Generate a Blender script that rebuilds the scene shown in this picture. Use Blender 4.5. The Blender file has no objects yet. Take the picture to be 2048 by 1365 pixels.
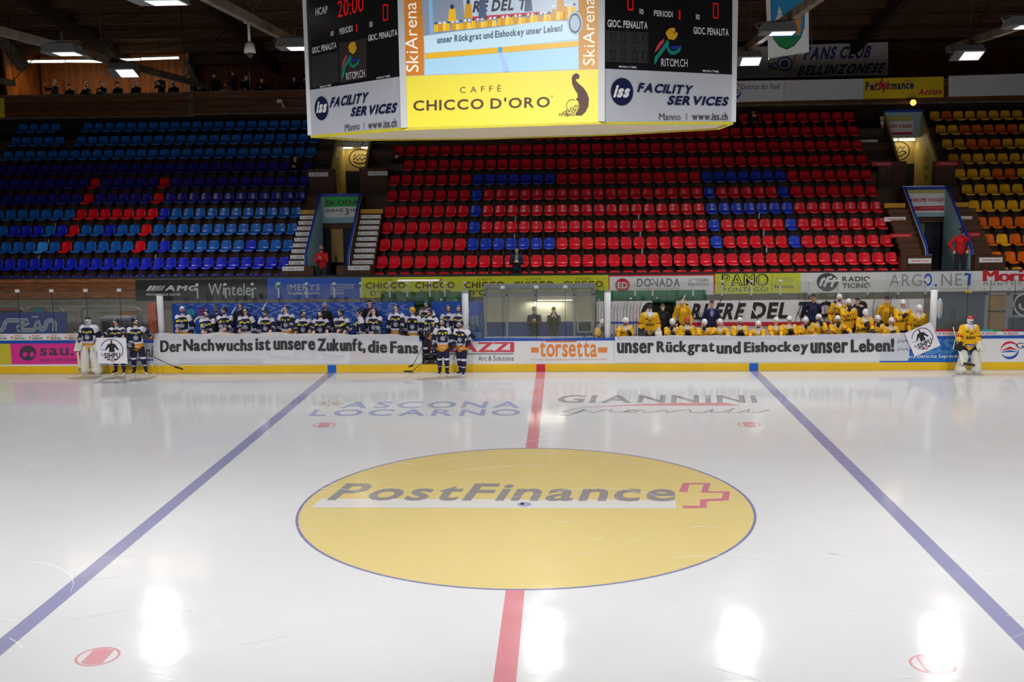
import bpy, bmesh, math, random
import numpy as np
from mathutils import Vector, Matrix
from mathutils.bvhtree import BVHTree
from mathutils import noise as mnoise

random.seed(7)
PI = math.pi
SC = bpy.context.scene
COL = SC.collection

# ---------------------------------------------------------------- camera, world, exposure
CAM = np.array((0.79, -20.49, 6.408))
YAW, PITCH, ROLL, FPX = math.radians(2.8365), math.radians(8.5776), math.radians(-0.7222), 2118.17
IW, IH = 2048, 1365
fwd = np.array((-math.sin(YAW) * math.cos(PITCH), math.cos(YAW) * math.cos(PITCH), -math.sin(PITCH)))
r0 = np.array((math.cos(YAW), math.sin(YAW), 0.0))
u0 = np.cross(r0, fwd)
rgt = r0 * math.cos(ROLL) + u0 * math.sin(ROLL)
upv = -r0 * math.sin(ROLL) + u0 * math.cos(ROLL)
cam_data = bpy.data.cameras.new('camera')
cam_data.sensor_width = 36.0
cam_data.lens = 36.0 * FPX / IW
cam_data.clip_end = 300
cam = bpy.data.objects.new('camera', cam_data)
M = Matrix.Identity(4)
for i in range(3):
    M[i][0], M[i][1], M[i][2], M[i][3] = rgt[i], upv[i], -fwd[i], CAM[i]
cam.matrix_world = M
COL.objects.link(cam)
SC.camera = cam

W = bpy.data.worlds.new('arena_dark')
SC.world = W
W.use_nodes = True
W.node_tree.nodes['Background'].inputs[0].default_value = (0.6, 0.7, 1, 1)
W.node_tree.nodes['Background'].inputs[1].default_value = 0.0
SC.view_settings.view_transform = 'Standard'
SC.view_settings.look = 'None'
SC.view_settings.exposure = 0.0
SC.view_settings.gamma = 1.0
LAMP_W = 146.0        # power of one flood lamp
LAMP_COL = (1.0, 0.985, 0.97)

# ---------------------------------------------------------------- measuring helpers
def ray(px, py):
    return fwd + (px - IW / 2) / FPX * rgt - (py - IH / 2) / FPX * upv
def at(px, py, Y):
    d = ray(px, py)
    return CAM + d * ((Y - CAM[1]) / d[1])
def on_plane(px, py, O, N):
    d = ray(px, py)
    return CAM + d * (np.dot(np.asarray(O) - CAM, N) / np.dot(d, N))

# ---------------------------------------------------------------- materials
def lin(c):
    return tuple(((v / 255.0) / 12.92 if v / 255.0 <= 0.04045 else ((v / 255.0 + 0.055) / 1.055) ** 2.4) for v in c)
MATS = {}
def mat(name, rgb, rough=0.6, metal=0.0, emit=0.0, spec=0.4, bump=0.0, bscale=40.0, var=0.0, vscale=3.0, alpha=1.0, coat=0.0):
    if name in MATS:
        return MATS[name]
    m = bpy.data.materials.new(name)
    m.use_nodes = True
    nt = m.node_tree
    b = nt.nodes['Principled BSDF']
    c = lin(rgb) + (1.0,)
    b.inputs['Base Color'].default_value = c
    b.inputs['Roughness'].default_value = rough
    b.inputs['Metallic'].default_value = metal
    b.inputs['Specular IOR Level'].default_value = spec
    if coat:
        b.inputs['Coat Weight'].default_value = coat
        b.inputs['Coat Roughness'].default_value = 0.12
    if emit:
        b.inputs['Emission Color'].default_value = c
        b.inputs['Emission Strength'].default_value = emit
    if alpha < 1:
        b.inputs['Alpha'].default_value = alpha
    if var or bump:
        tc = nt.nodes.new('ShaderNodeTexCoord')
    if var:
        n = nt.nodes.new('ShaderNodeTexNoise')
        n.inputs['Scale'].default_value = vscale
        n.inputs['Detail'].default_value = 5
        nt.links.new(tc.outputs['Object'], n.inputs['Vector'])
        mx = nt.nodes.new('ShaderNodeMixRGB')
        mx.inputs[1].default_value = tuple(v * (1 - var) for v in c[:3]) + (1,)
        mx.inputs[2].default_value = tuple(min(1, v * (1 + var)) for v in c[:3]) + (1,)
        nt.links.new(n.outputs['Fac'], mx.inputs[0])
        nt.links.new(mx.outputs[0], b.inputs['Base Color'])
    if bump:
        n2 = nt.nodes.new('ShaderNodeTexNoise')
        n2.inputs['Scale'].default_value = bscale
        nt.links.new(tc.outputs['Object'], n2.inputs['Vector'])
        bp = nt.nodes.new('ShaderNodeBump')
        bp.inputs['Strength'].default_value = bump
        bp.inputs['Distance'].default_value = 0.02
        nt.links.new(n2.outputs['Fac'], bp.inputs['Height'])
        nt.links.new(bp.outputs['Normal'], b.inputs['Normal'])
    MATS[name] = m
    return m

def wood(name, rgb, scale=(1, 1, 6), rough=0.55, board=0.0, axis=0, dark=0.45):
    """planks: grain noise stretched along one axis, with seams every `board` metres across `axis`"""
    if name in MATS:
        return MATS[name]
    m = bpy.data.materials.new(name)
    m.use_nodes = True
    nt = m.node_tree
    b = nt.nodes['Principled BSDF']
    b.inputs['Roughness'].default_value = rough
    b.inputs['Specular IOR Level'].default_value = 0.3
    tc = nt.nodes.new('ShaderNodeTexCoord')
    mp = nt.nodes.new('ShaderNodeMapping')
    mp.inputs['Scale'].default_value = scale
    nt.links.new(tc.outputs['Object'], mp.inputs['Vector'])
    n = nt.nodes.new('ShaderNodeTexNoise')
    n.inputs['Scale'].default_value = 2.2
    n.inputs['Detail'].default_value = 6
    nt.links.new(mp.outputs[0], n.inputs['Vector'])
    rp = nt.nodes.new('ShaderNodeValToRGB')
    c = lin(rgb)
    rp.color_ramp.elements[0].position = 0.32
    rp.color_ramp.elements[0].color = tuple(v * dark for v in c) + (1,)
    rp.color_ramp.elements[1].position = 0.68
    rp.color_ramp.elements[1].color = c + (1,)
    nt.links.new(n.outputs['Fac'], rp.inputs[0])
    last = rp.outputs[0]
    if board:
        sx = nt.nodes.new('ShaderNodeSeparateXYZ')
        nt.links.new(tc.outputs['Object'], sx.inputs[0])
        dv = nt.nodes.new('ShaderNodeMath'); dv.operation = 'DIVIDE'
        nt.links.new(sx.outputs[axis], dv.inputs[0]); dv.inputs[1].default_value = board
        fr = nt.nodes.new('ShaderNodeMath'); fr.operation = 'FRACT'
        nt.links.new(dv.outputs[0], fr.inputs[0])
        gt = nt.nodes.new('ShaderNodeMath'); gt.operation = 'GREATER_THAN'
        nt.links.new(fr.outputs[0], gt.inputs[0]); gt.inputs[1].default_value = 0.09
        fl = nt.nodes.new('ShaderNodeMath'); fl.operation = 'FLOOR'
        nt.links.new(dv.outputs[0], fl.inputs[0])
        wn = nt.nodes.new('ShaderNodeTexWhiteNoise'); wn.noise_dimensions = '1D'
        nt.links.new(fl.outputs[0], wn.inputs['W'])
        mr = nt.nodes.new('ShaderNodeMapRange')
        mr.inputs[3].default_value = 0.7; mr.inputs[4].default_value = 1.1
        nt.links.new(wn.outputs['Value'], mr.inputs[0])
        ml = nt.nodes.new('ShaderNodeMath'); ml.operation = 'MULTIPLY'
        nt.links.new(gt.outputs[0], ml.inputs[0]); nt.links.new(mr.outputs[0], ml.inputs[1])
        ad = nt.nodes.new('ShaderNodeMath'); ad.operation = 'MAXIMUM'
        nt.links.new(ml.outputs[0], ad.inputs[0]); ad.inputs[1].default_value = 0.3
        mx = nt.nodes.new('ShaderNodeMixRGB'); mx.blend_type = 'MULTIPLY'
        mx.inputs[0].default_value = 1
        nt.links.new(last, mx.inputs[1]); nt.links.new(ad.outputs[0], mx.inputs[2])
        last = mx.outputs[0]
    nt.links.new(last, b.inputs['Base Color'])
    MATS[name] = m
    return m

def glass_mat(name, tint=(252, 253, 252), gloss=0.045, haze=0.022, hz=(200, 210, 205)):
    if name in MATS:
        return MATS[name]
    m = bpy.data.materials.new(name)
    m.use_nodes = True
    nt = m.node_tree
    nt.nodes.clear()
    out = nt.nodes.new('ShaderNodeOutputMaterial')
    tr = nt.nodes.new('ShaderNodeBsdfTransparent'); tr.inputs[0].default_value = lin(tint) + (1,)
    gl = nt.nodes.new('ShaderNodeBsdfGlossy'); gl.inputs['Roughness'].default_value = 0.03
    df = nt.nodes.new('ShaderNodeBsdfDiffuse'); df.inputs[0].default_value = lin(hz) + (1,)
    m1 = nt.nodes.new('ShaderNodeMixShader'); m1.inputs[0].default_value = gloss
    m2 = nt.nodes.new('ShaderNodeMixShader'); m2.inputs[0].default_value = haze
    nt.links.new(tr.outputs[0], m1.inputs[1]); nt.links.new(gl.outputs[0], m1.inputs[2])
    nt.links.new(m1.outputs[0], m2.inputs[1]); nt.links.new(df.outputs[0], m2.inputs[2])
    nt.links.new(m2.outputs[0], out.inputs[0])
    MATS[name] = m
    return m

def ice_mat(name, rgb, rough=0.095):
    """white-painted slab under clear, skate-scored ice"""
    if name in MATS:
        return MATS[name]
    m = bpy.data.materials.new(name)
    m.use_nodes = True
    nt = m.node_tree
    b = nt.nodes['Principled BSDF']
    b.inputs['IOR'].default_value = 1.31
    b.inputs['Specular IOR Level'].default_value = 0.4
    tc = nt.nodes.new('ShaderNodeTexCoord')
    n = nt.nodes.new('ShaderNodeTexNoise'); n.inputs['Scale'].default_value = 0.5; n.inputs['Detail'].default_value = 8
    n.inputs['Roughness'].default_value = 0.65
    nt.links.new(tc.outputs['Object'], n.inputs['Vector'])
    c = lin(rgb)
    mx = nt.nodes.new('ShaderNodeMixRGB')
    mx.inputs[1].default_value = tuple(v * 0.93 for v in c) + (1,)
    mx.inputs[2].default_value = tuple(min(1, v * 1.05) for v in c) + (1,)
    nt.links.new(n.outputs['Fac'], mx.inputs[0])
    n1 = nt.nodes.new('ShaderNodeTexNoise'); n1.inputs['Scale'].default_value = 60; n1.inputs['Detail'].default_value = 4
    nt.links.new(tc.outputs['Object'], n1.inputs['Vector'])
    mx2 = nt.nodes.new('ShaderNodeMixRGB'); mx2.inputs[2].default_value = lin((214, 216, 220)) + (1,)
    mr0 = nt.nodes.new('ShaderNodeMapRange'); mr0.inputs[1].default_value = 0.5; mr0.inputs[2].default_value = 0.85
    mr0.inputs[3].default_value = 0; mr0.inputs[4].default_value = 0.35
    nt.links.new(n1.outputs['Fac'], mr0.inputs[0])
    nt.links.new(mr0.outputs[0], mx2.inputs[0]); nt.links.new(mx.outputs[0], mx2.inputs[1])
    nt.links.new(mx2.outputs[0], b.inputs['Base Color'])
    n3 = nt.nodes.new('ShaderNodeTexNoise'); n3.inputs['Scale'].default_value = 1.3; n3.inputs['Detail'].default_value = 6
    nt.links.new(tc.outputs['Object'], n3.inputs['Vector'])
    mr = nt.nodes.new('ShaderNodeMapRange')
    mr.inputs[1].default_value = 0.3; mr.inputs[2].default_value = 0.7
    mr.inputs[3].default_value = rough * 0.75; mr.inputs[4].default_value = rough * 1.5
    nt.links.new(n3.outputs['Fac'], mr.inputs[0])
    nt.links.new(mr.outputs[0], b.inputs['Roughness'])
    n2 = nt.nodes.new('ShaderNodeTexNoise'); n2.inputs['Scale'].default_value = 7; n2.inputs['Detail'].default_value = 5
    nt.links.new(tc.outputs['Object'], n2.inputs['Vector'])
    bp = nt.nodes.new('ShaderNodeBump'); bp.inputs['Strength'].default_value = 0.05; bp.inputs['Distance'].default_value = 0.02
    nt.links.new(n2.outputs['Fac'], bp.inputs['Height'])
    nt.links.new(bp.outputs['Normal'], b.inputs['Normal'])
    MATS[name] = m
    return m

# ---------------------------------------------------------------- objects
def tag(o, label=None, cat=None, group=None, kind=None):
    if label: o['label'] = label
    if cat: o['category'] = cat
    if group: o['group'] = group
    if kind: o['kind'] = kind
    return o
def thing(name, loc, label, cat, group=None):
    o = bpy.data.objects.new(name, None)
    o.empty_display_size = 0.1
    o.location = tuple(loc)
    COL.objects.link(o)
    return tag(o, label, cat, group)
def wloc(o):
    v = np.zeros(3)
    while o is not None:
        v += np.array(o.location); o = o.parent
    return v

class MB:
    """collects faces in world coordinates and links them as ONE mesh object"""
    def __init__(self):
        self.v, self.f, self.m, self.sm, self.mats = [], [], [], [], []
    def mi(self, m):
        if m not in self.mats: self.mats.append(m)
        return self.mats.index(m)
    def add(self, vs, fs, m, smooth=False):
        o = len(self.v); k = self.mi(m)
        self.v.extend([tuple(map(float, p)) for p in vs])
        for f in fs:
            self.f.append([o + i for i in f]); self.m.append(k); self.sm.append(smooth)
        return self
    def box(self, a, b, m):
        x0, y0, z0 = a; x1, y1, z1 = b
        return self.add([(x0, y0, z0), (x1, y0, z0), (x1, y1, z0), (x0, y1, z0), (x0, y0, z1), (x1, y0, z1), (x1, y1, z1), (x0, y1, z1)],
                 [(0, 3, 2, 1), (4, 5, 6, 7), (0, 1, 5, 4), (1, 2, 6, 5), (2, 3, 7, 6), (3, 0, 4, 7)], m)
    def obox(self, c, ax, ay, az, m):
        """box with half-axes ax, ay, az"""
        c, ax, ay, az = map(np.asarray, (c, ax, ay, az))
        vs = [c + sx * ax + sy * ay + sz * az for sz in (-1, 1) for sy in (-1, 1) for sx in (-1, 1)]
        return self.add(vs, [(0, 2, 3, 1), (4, 5, 7, 6), (0, 1, 5, 4), (1, 3, 7, 5), (3, 2, 6, 7), (2, 0, 4, 6)], m)
    def bar(self, p, q, wd, ht, m, up=(0, 0, 1)):
        p, q = np.asarray(p, float), np.asarray(q, float)
        d = q - p; L = np.linalg.norm(d); d = d / L
        s = np.cross(d, up); s = s / np.linalg.norm(s); t = np.cross(s, d)
        return self.obox((p + q) / 2, d * L / 2, s * wd / 2, t * ht / 2, m)
    def tube(self, pts, r, m, n=8, rads=None, caps=True):
        pts = [np.asarray(p, float) for p in pts]
        vs, fs = [], []
        ref = None
        for i, p in enumerate(pts):
            a = pts[max(0, i - 1)]; b = pts[min(len(pts) - 1, i + 1)]
            d = (b - a) / (np.linalg.norm(b - a) + 1e-9)
            if ref is None or abs(np.dot(ref, d)) > 0.98:
                ref = np.array((0, 0, 1.)) if abs(d[2]) < 0.9 else np.array((1., 0, 0))
            s = np.cross(d, ref); s /= np.linalg.norm(s); t = np.cross(s, d); ref = t
            rr = rads[i] if rads else r
            for k in range(n):
                an = 2 * PI * k / n
                vs.append(p + rr * (math.cos(an) * s + math.sin(an) * t))
        for i in range(len(pts) - 1):
            for k in range(n):
                fs.append((i * n + k, i * n + (k + 1) % n, (i + 1) * n + (k + 1) % n, (i + 1) * n + k))
        if caps:
            fs.append(tuple(range(n))[::-1]); fs.append(tuple(range((len(pts) - 1) * n, len(pts) * n)))
        return self.add(vs, fs, m, True)
    def ball(self, c, ax, ay, az, m, nu=14, nv=8, cut=None):
        """ellipsoid with half-axes; cut (unit height along az) flattens what lies below it"""
        c, ax, ay, az = map(np.asarray, (c, ax, ay, az))
        vs, fs = [], []
        for j in range(nv + 1):
            ph = -PI / 2 + PI * j / nv
            for i in range(nu):
                t = 2 * PI * i / nu
                h = math.sin(ph)
                if cut is not None: h = max(h, cut)
                vs.append(c + math.cos(ph) * (math.cos(t) * ax + math.sin(t) * ay) + h * az)
        for j in range(nv):
            for i in range(nu):
                fs.append((j * nu + i, j * nu + (i + 1) % nu, (j + 1) * nu + (i + 1) % nu, (j + 1) * nu + i))
        return self.add(vs, fs, m, True)
    def build(self, name, parent=None, label=None, cat=None, group=None, kind=None, origin=None):
        vs = np.array(self.v, float).reshape(-1, 3)
        if parent is not None:
            off = wloc(parent)
        elif origin is not None:
            off = np.asarray(origin, float)
        else:
            lo, hi = vs.min(0), vs.max(0)
            off = np.array(((lo[0] + hi[0]) / 2, (lo[1] + hi[1]) / 2, lo[2]))
        me = bpy.data.meshes.new(name)
        me.from_pydata((vs - off).tolist(), [], self.f)
        for m in self.mats: me.materials.append(m)
        me.polygons.foreach_set('material_index', self.m)
        me.polygons.foreach_set('use_smooth', self.sm)
        me.update()
        o = bpy.data.objects.new(name, me)
        COL.objects.link(o)
        if parent is not None: o.parent = parent
        else: o.location = off
        return tag(o, label, cat, group, kind)

# ---------------------------------------------------------------- lettering
GL = {}
def _make_glyphs():
    chars = 'ABCDEFGHIJKLMNOPQRSTUVWXYZabcdefghijklmnopqrstuvwxyz0123456789.,:!&-\'/üèÈŠà•®3'
    tmp = bpy.data.scenes.new('glyph_scene')
    obs = []
    for st, off in (('n', 0.0), ('b', 0.022), ('x', 0.042), ('t', -0.008)):
        for ch in dict.fromkeys(chars):
            cu = bpy.data.curves.new('glyph', 'FONT')
            cu.body = ch
            cu.offset = off
            cu.resolution_u = 3
            ob = bpy.data.objects.new('glyph', cu)
            tmp.collection.objects.link(ob)
            obs.append((st, ch, ob))
    vl = tmp.view_layers[0]
    vl.update()
    dg = vl.depsgraph
    for st, ch, ob in obs:
        me = ob.evaluated_get(dg).to_mesh()
        v = np.array([(p.co.x, p.co.y) for p in me.vertices]).reshape(-1, 2)
        f = [tuple(p.vertices) for p in me.polygons]
        GL[(st, ch)] = (v, f)
        ob.evaluated_get(dg).to_mesh_clear()
    for st, ch, ob in obs:
        cu = ob.data
        bpy.data.objects.remove(ob); bpy.data.curves.remove(cu)
    bpy.data.scenes.remove(tmp)
_make_glyphs()
def text2d(s, style='n', gap=0.09):
    """string -> points in a unit box (0..1 both ways), faces"""
    V, F, x, n = [], [], 0.0, 0
    for ch in s:
        if ch == ' ':
            x += 0.26; continue
        v, f = GL.get((style, ch), GL[(style, 'o')])
        if len(v) == 0: continue
        lo, hi = v[:, 0].min(), v[:, 0].max()
        V.append(v + np.array((x - lo, 0)))
        F += [tuple(i + n for i in q) for q in f]
        n += len(v); x += hi - lo + gap
    V = np.concatenate(V)
    lo, hi = V.min(0), V.max(0)
    return (V - lo) / (hi - lo), F

class Panel:
    """flat board or painted surface; shapes are given by photo pixels meeting its plane"""
    def __init__(self, O, U, V, pxmode=True):
        self.O, self.U, self.V = np.asarray(O, float), np.asarray(U, float), np.asarray(V, float)
        self.U = self.U / np.linalg.norm(self.U)
        self.V = self.V - self.U * np.dot(self.V, self.U); self.V /= np.linalg.norm(self.V)
        self.N = np.cross(self.U, self.V)
        self.mb = MB(); self.lv = 0; self.px = pxmode; self.step = 0.0015
        self.warp = None
    def loc(self, p):
        if not self.px: return np.asarray(p, float)
        d = on_plane(p[0], p[1], self.O, self.N) - self.O
        return np.array((np.dot(d, self.U), np.dot(d, self.V)))
    def w(self, uv, off):
        P = self.O + self.U * uv[0] + self.V * uv[1] + self.N * off
        return self.warp(P) if self.warp else P
    def shape(self, uvs, faces, m, same=False):
        if not same: self.lv += 1
        off = self.lv * self.step
        self.mb.add([self.w(q, off) for q in uvs], faces, m)
    def slab(self, corners, t, m):
        """board body of thickness t behind the plane"""
        q = [self.loc(c) for c in corners]
        n = len(q)
        vs = [self.w(p, 0) for p in q] + [self.w(p, -t) for p in q]
        fs = [tuple(range(n)), tuple(range(2 * n - 1, n - 1, -1))] + [(i, i + n, (i + 1) % n + n, (i + 1) % n) for i in range(n)]
        self.mb.add(vs, fs, m)
        return self
    def poly(self, pts, m, same=False):
        q = [self.loc(p) for p in pts]
        a = sum(q[i][0] * q[(i + 1) % len(q)][1] - q[(i + 1) % len(q)][0] * q[i][1] for i in range(len(q)))
        if a < 0: q = q[::-1]
        self.shape(q, [tuple(range(len(q)))], m, same)
        return self
    def rect(self, x0, y0, x1, y1, m, same=False):
        a = self.loc((x0, (y0 + y1) / 2)); b = self.loc((x1, (y0 + y1) / 2))
        c = self.loc(((x0 + x1) / 2, y0)); d = self.loc(((x0 + x1) / 2, y1))
        u0_, u1_ = sorted((a[0], b[0])); v0_, v1_ = sorted((c[1], d[1]))
        self.shape([(u0_, v0_), (u1_, v0_), (u1_, v1_), (u0_, v1_)], [(0, 1, 2, 3)], m, same)
        return self
    def ell(self, cx, cy, rx, ry, m, n=28, same=False):
        return self.poly([(cx + rx * math.cos(2 * PI * k / n), cy - ry * math.sin(2 * PI * k / n)) for k in range(n)], m, same)
    def ring(self, cx, cy, rx, ry, w, m, n=36, a0=0, a1=360, taper=False, same=False):
        vs, fs = [], []
        for k in range(n + 1):
            t = k / n
            a = math.radians(a0 + (a1 - a0) * t)
            ww = w * (math.sin(PI * t) if taper else 1)
            for q in (1, 1 - ww):
                vs.append(self.loc((cx + rx * q * math.cos(a), cy - ry * q * math.sin(a))))
        for k in range(n):
            fs.append((2 * k, 2 * k + 2, 2 * k + 3, 2 * k + 1))
        self.shape(vs, fs, m, same)
        return self
    def stroke(self, pts, wd, m, same=False):
        """polyline of width wd metres"""
        q = [self.loc(p) for p in pts]
        vs, fs = [], []
        for i, p in enumerate(q):
            a, b = q[max(0, i - 1)], q[min(len(q) - 1, i + 1)]
            d = (b - a) / (np.linalg.norm(b - a) + 1e-9)
            nn = np.array((-d[1], d[0])) * wd / 2
            vs += [p + nn, p - nn]
        for i in range(len(q) - 1):
            fs.append((2 * i, 2 * i + 1, 2 * i + 3, 2 * i + 2))
        self.shape(vs, fs, m, same)
        return self
    def text(self, s, BL, BR, TL, m, style='n', gap=0.09, same=False, fat=0.0):
        p, f = text2d(s, style, gap)
        a, b, c = self.loc(BL), self.loc(BR), self.loc(TL)
        uv = a + p[:, :1] * (b - a) + p[:, 1:] * (c - a)
        self.shape(uv, f, m, same)
        if fat:
            e = (b - a) / np.linalg.norm(b - a) * fat
            for k_, sg in ((.6, 1), (.6, -1)):
                self.lv += k_; self.shape(uv + e * sg, f, m, True)
            self.lv += .25
        return self
    def build(self, name, parent=None, **k):
        return self.mb.build(name, parent, **k)
def wallpanel(Y, z=0.0):
    return Panel((0, Y, z), (1, 0, 0), (0, 0, 1))
# ---------------------------------------------------------------- shared materials
WHITE = mat('white_paint', (222, 224, 228), 0.4)
BOARDW = mat('board_white', (226, 226, 226), 0.32, var=0.06, vscale=2)
KICK = mat('kick_yellow', (234, 190, 18), 0.35, var=0.1, vscale=2)
CAPB = mat('cap_blue', (18, 76, 176), 0.35)
MARKB = mat('mark_blue', (0, 98, 200), 0.35)
MARKR = mat('mark_red', (206, 30, 62), 0.35)
INK = mat('ink_black', (24, 24, 26), 0.5)
INK2 = mat('ink_grey', (70, 72, 76), 0.5)
RED = mat('sign_red', (196, 24, 44), 0.45)
PINKRED = mat('sign_pinkred', (208, 62, 82), 0.45)
YEL = mat('sign_yellow', (236, 220, 60), 0.45)
LIME = mat('sign_lime', (205, 210, 30), 0.45)
NAVY = mat('sign_navy', (24, 32, 96), 0.5)
BLUE = mat('sign_blue', (22, 78, 176), 0.45)
BROWN = mat('sign_brown', (82, 48, 26), 0.5)
ORANGE = mat('sign_orange', (226, 132, 62), 0.45)
GREY = mat('sign_grey', (142, 146, 152), 0.5)
METAL = mat('steel', (150, 152, 155), 0.35, 0.9)
DARKM = mat('dark_metal', (42, 44, 46), 0.5, 0.3)
PLASTER = mat('plaster_grey', (146, 141, 130), 0.8, var=0.15)
CONC = mat('concrete_dark', (64, 60, 56), 0.85, var=0.2)
GLASS = glass_mat('dasher_glass')
WOODS = wood('stand_wood', (96, 62, 40), (0.6, 6, 9), 0.5)
WOODP = wood('panel_wood', (172, 108, 66), (1, 1, 7), 0.5, 0.3, 2)
WOODB = wood('balcony_wood', (120, 76, 44), (0.5, 1, 8), 0.55, 0.34, 2)
WOODW = wood('wall_wood', (190, 108, 44), (7, 1, 0.7), 0.5, 0.14, 0)
WOODR = wood('roof_wood', (110, 78, 50), (8, 0.8, 1), 0.7, 0.22, 0)
BEAM = wood('beam_wood', (120, 104, 86), (1, 1, 1), 0.7)

# ---------------------------------------------------------------- ice sheet and its markings
ICE = ice_mat('ice_white', (209, 210, 213))
I_BLUE = ice_mat('ice_blue', (140, 140, 174))
I_RED = ice_mat('ice_red', (204, 132, 140))
I_SPOT = ice_mat('ice_spot', (206, 150, 156))
I_YEL = ice_mat('ice_yellow', (212, 193, 130))
I_GREY = ice_mat('ice_grey', (142, 139, 140))
I_LBLUE = ice_mat('ice_letter_blue', (154, 162, 196))
I_RING = ice_mat('ice_ring', (122, 124, 165))
I_PINK = ice_mat('ice_pink', (198, 118, 137))
I_TAN = ice_mat('ice_tan', (196, 172, 148))
mb = MB()
mb.add([(-30, -15, 0), (30, -15, 0), (30, 15.02, 0), (-30, 15.02, 0), (-30, -15, -.2), (30, -15, -.2), (30, 15.02, -.2), (-30, 15.02, -.2)],
       [(0, 1, 2, 3), (7, 6, 5, 4), (0, 4, 5, 1), (1, 5, 6, 2), (2, 6, 7, 3), (3, 7, 4, 0)], ICE)
ice = mb.build('floor_ice', kind='structure', origin=(0, 0, 0), label='white ice rink surface with coloured lines and logos', cat='ice')
def icepanel():
    p = Panel((0, 0, 0.0), (1, 0, 0), (0, 1, 0)); p.step = 0.0012; return p
def flat(name, polys, m, lab=None, lv=1):
    b = MB()
    for q in polys:
        b.add([(x, y, 0.0012 * lv) for x, y in q], [tuple(range(len(q)))], m)
    return b.build(name, parent=ice, label=lab)
LX = 7.17
for s, n in ((-1, 'left'), (1, 'right')):
    flat('blue_line', [[(s * LX - .15, -15), (s * LX + .15, -15), (s * LX + .15, 15), (s * LX - .15, 15)]], I_BLUE)
flat('red_line', [[(-.15, -15), (.15, -15), (.15, -4.5), (-.15, -4.5)], [(-.15, 4.5), (.15, 4.5), (.15, 15), (-.15, 15)]], I_RED)
p = icepanel()
p.px = False
p.ell(0, 0, 4.5, 4.5, I_YEL, 96)
p.ring(0, 0, 4.52, 4.52, .012, I_RING, 96)
p.px = True
p.poly([(642, 998), (622, 1016), (1352, 1018), (1352, 1001)], mat('x', (0, 0, 0)) if 0 else ice_mat('ice_white_bar', (211, 209, 207)))
p.text('PostFinance', (652, 1002), (1350, 1004), (694, 967.5), I_GREY, 'b')
cr = lambda x, y: (1040 + x * .2441, 780 + y * .2441)
p.stroke([cr(1335, 838), cr(1362, 773), cr(1535, 772), cr(1510, 838), cr(1695, 842), cr(1680, 900), cr(1505, 908), cr(1500, 962), cr(1335, 962)], .17, I_PINK)
p.ell(1048.5, 1010, 14.5, 4.5, I_LBLUE)
p.build('centre_circle_logo', parent=ice, label='yellow centre circle with grey bank lettering')
for sx in (-1, 1):
    for sy in (-1, 1):
        p = icepanel(); p.px = False
        cx, cy = sx * 5.65, sy * 7
        p.ring(cx, cy, .3, .3, .13, I_SPOT, 32)
        p.shape([(cx + .24 * x, cy + .255 * y) for x, y in ((-.62, -.8), (0, -1.0), (.62, -.8), (.62, .8), (0, 1.0), (-.62, .8))], [(0, 1, 2, 3, 4, 5)], I_SPOT)
        p.build('faceoff_spot', parent=ice)
p = icepanel()
c4 = lambda x, y: (580 + x * .2441, 780 + y * .2441)
for w_, q in (('ASCONA', ((400, 152), (1880, 150), (462, 98))), ('LOCARNO', ((148, 216), (1885, 214), (205, 162)))):
    p.text(w_, c4(*q[0]), c4(*q[1]), c4(*q[2]), I_LBLUE, 'b', .16)
for k in range(8):
    a = 2 * PI * k / 8
    p.stroke([c4(318 + 30 * math.cos(a), 112 + 6 * math.sin(a)), c4(318 + 125 * math.cos(a), 112 + 25 * math.sin(a))], .07, I_TAN, k > 0)
p.build('ice_advert', parent=ice, label='pale blue town names painted on the ice')
p = icepanel()
p.text('GIANNiNi', cr(290, 108), cr(1950, 108), cr(330, 44), I_GREY, 'b', .14)
p.poly([cr(400, 152), cr(900, 122), cr(1250, 108), cr(1690, 108), cr(1805, 130), cr(1200, 130), cr(900, 130)], I_RED)
p.stroke([cr(x, y) for x, y in ((330, 208), (400, 210), (470, 190), (530, 162), (440, 160), (350, 180), (420, 190), (530, 170), (600, 188), (690, 165), (760, 162), (720, 180), (830, 186), (960, 168), (900, 165), (850, 182), (930, 190), (1010, 162), (1020, 188), (1120, 180), (1200, 165), (1195, 190), (1330, 165), (1390, 165), (1400, 186), (1500, 190), (1580, 162), (1560, 186), (1660, 184), (1760, 150), (1700, 186), (1800, 188), (1880, 160), (1860, 186), (1960, 186), (2040, 165))], .055, I_GREY)
p.build('ice_advert', parent=ice, label='grey slanted granite firm name painted on the ice')
# skate cuts scored in the ice
b = MB(); SN = mat('snow_white', (232, 234, 238), 0.6)
rs = random.Random(11)
for k in range(330):
    x, y = rs.uniform(-19, 19), rs.uniform(-12.5, 14)
    a = rs.gauss(0, .5); L = rs.choice((.3, .5, .8, 1.3, 2.2)); cv = rs.gauss(0, .5); wd = rs.uniform(.003, .009)
    pts = []
    for i in range(7):
        pts.append((x, y)); x += math.cos(a) * L / 6; y += math.sin(a) * L / 6; a += cv * L / 6
    vs, fs = [], []
    for i, q in enumerate(pts):
        vs += [(q[0], q[1] - wd, .006), (q[0], q[1] + wd, .006)]
    b.add(vs, [(2 * i, 2 * i + 2, 2 * i + 3, 2 * i + 1) for i in range(6)], SN)
b.build('skate_marks', kind='stuff', label='fine white skate cuts scattered across the ice', cat='skate marks')

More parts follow.
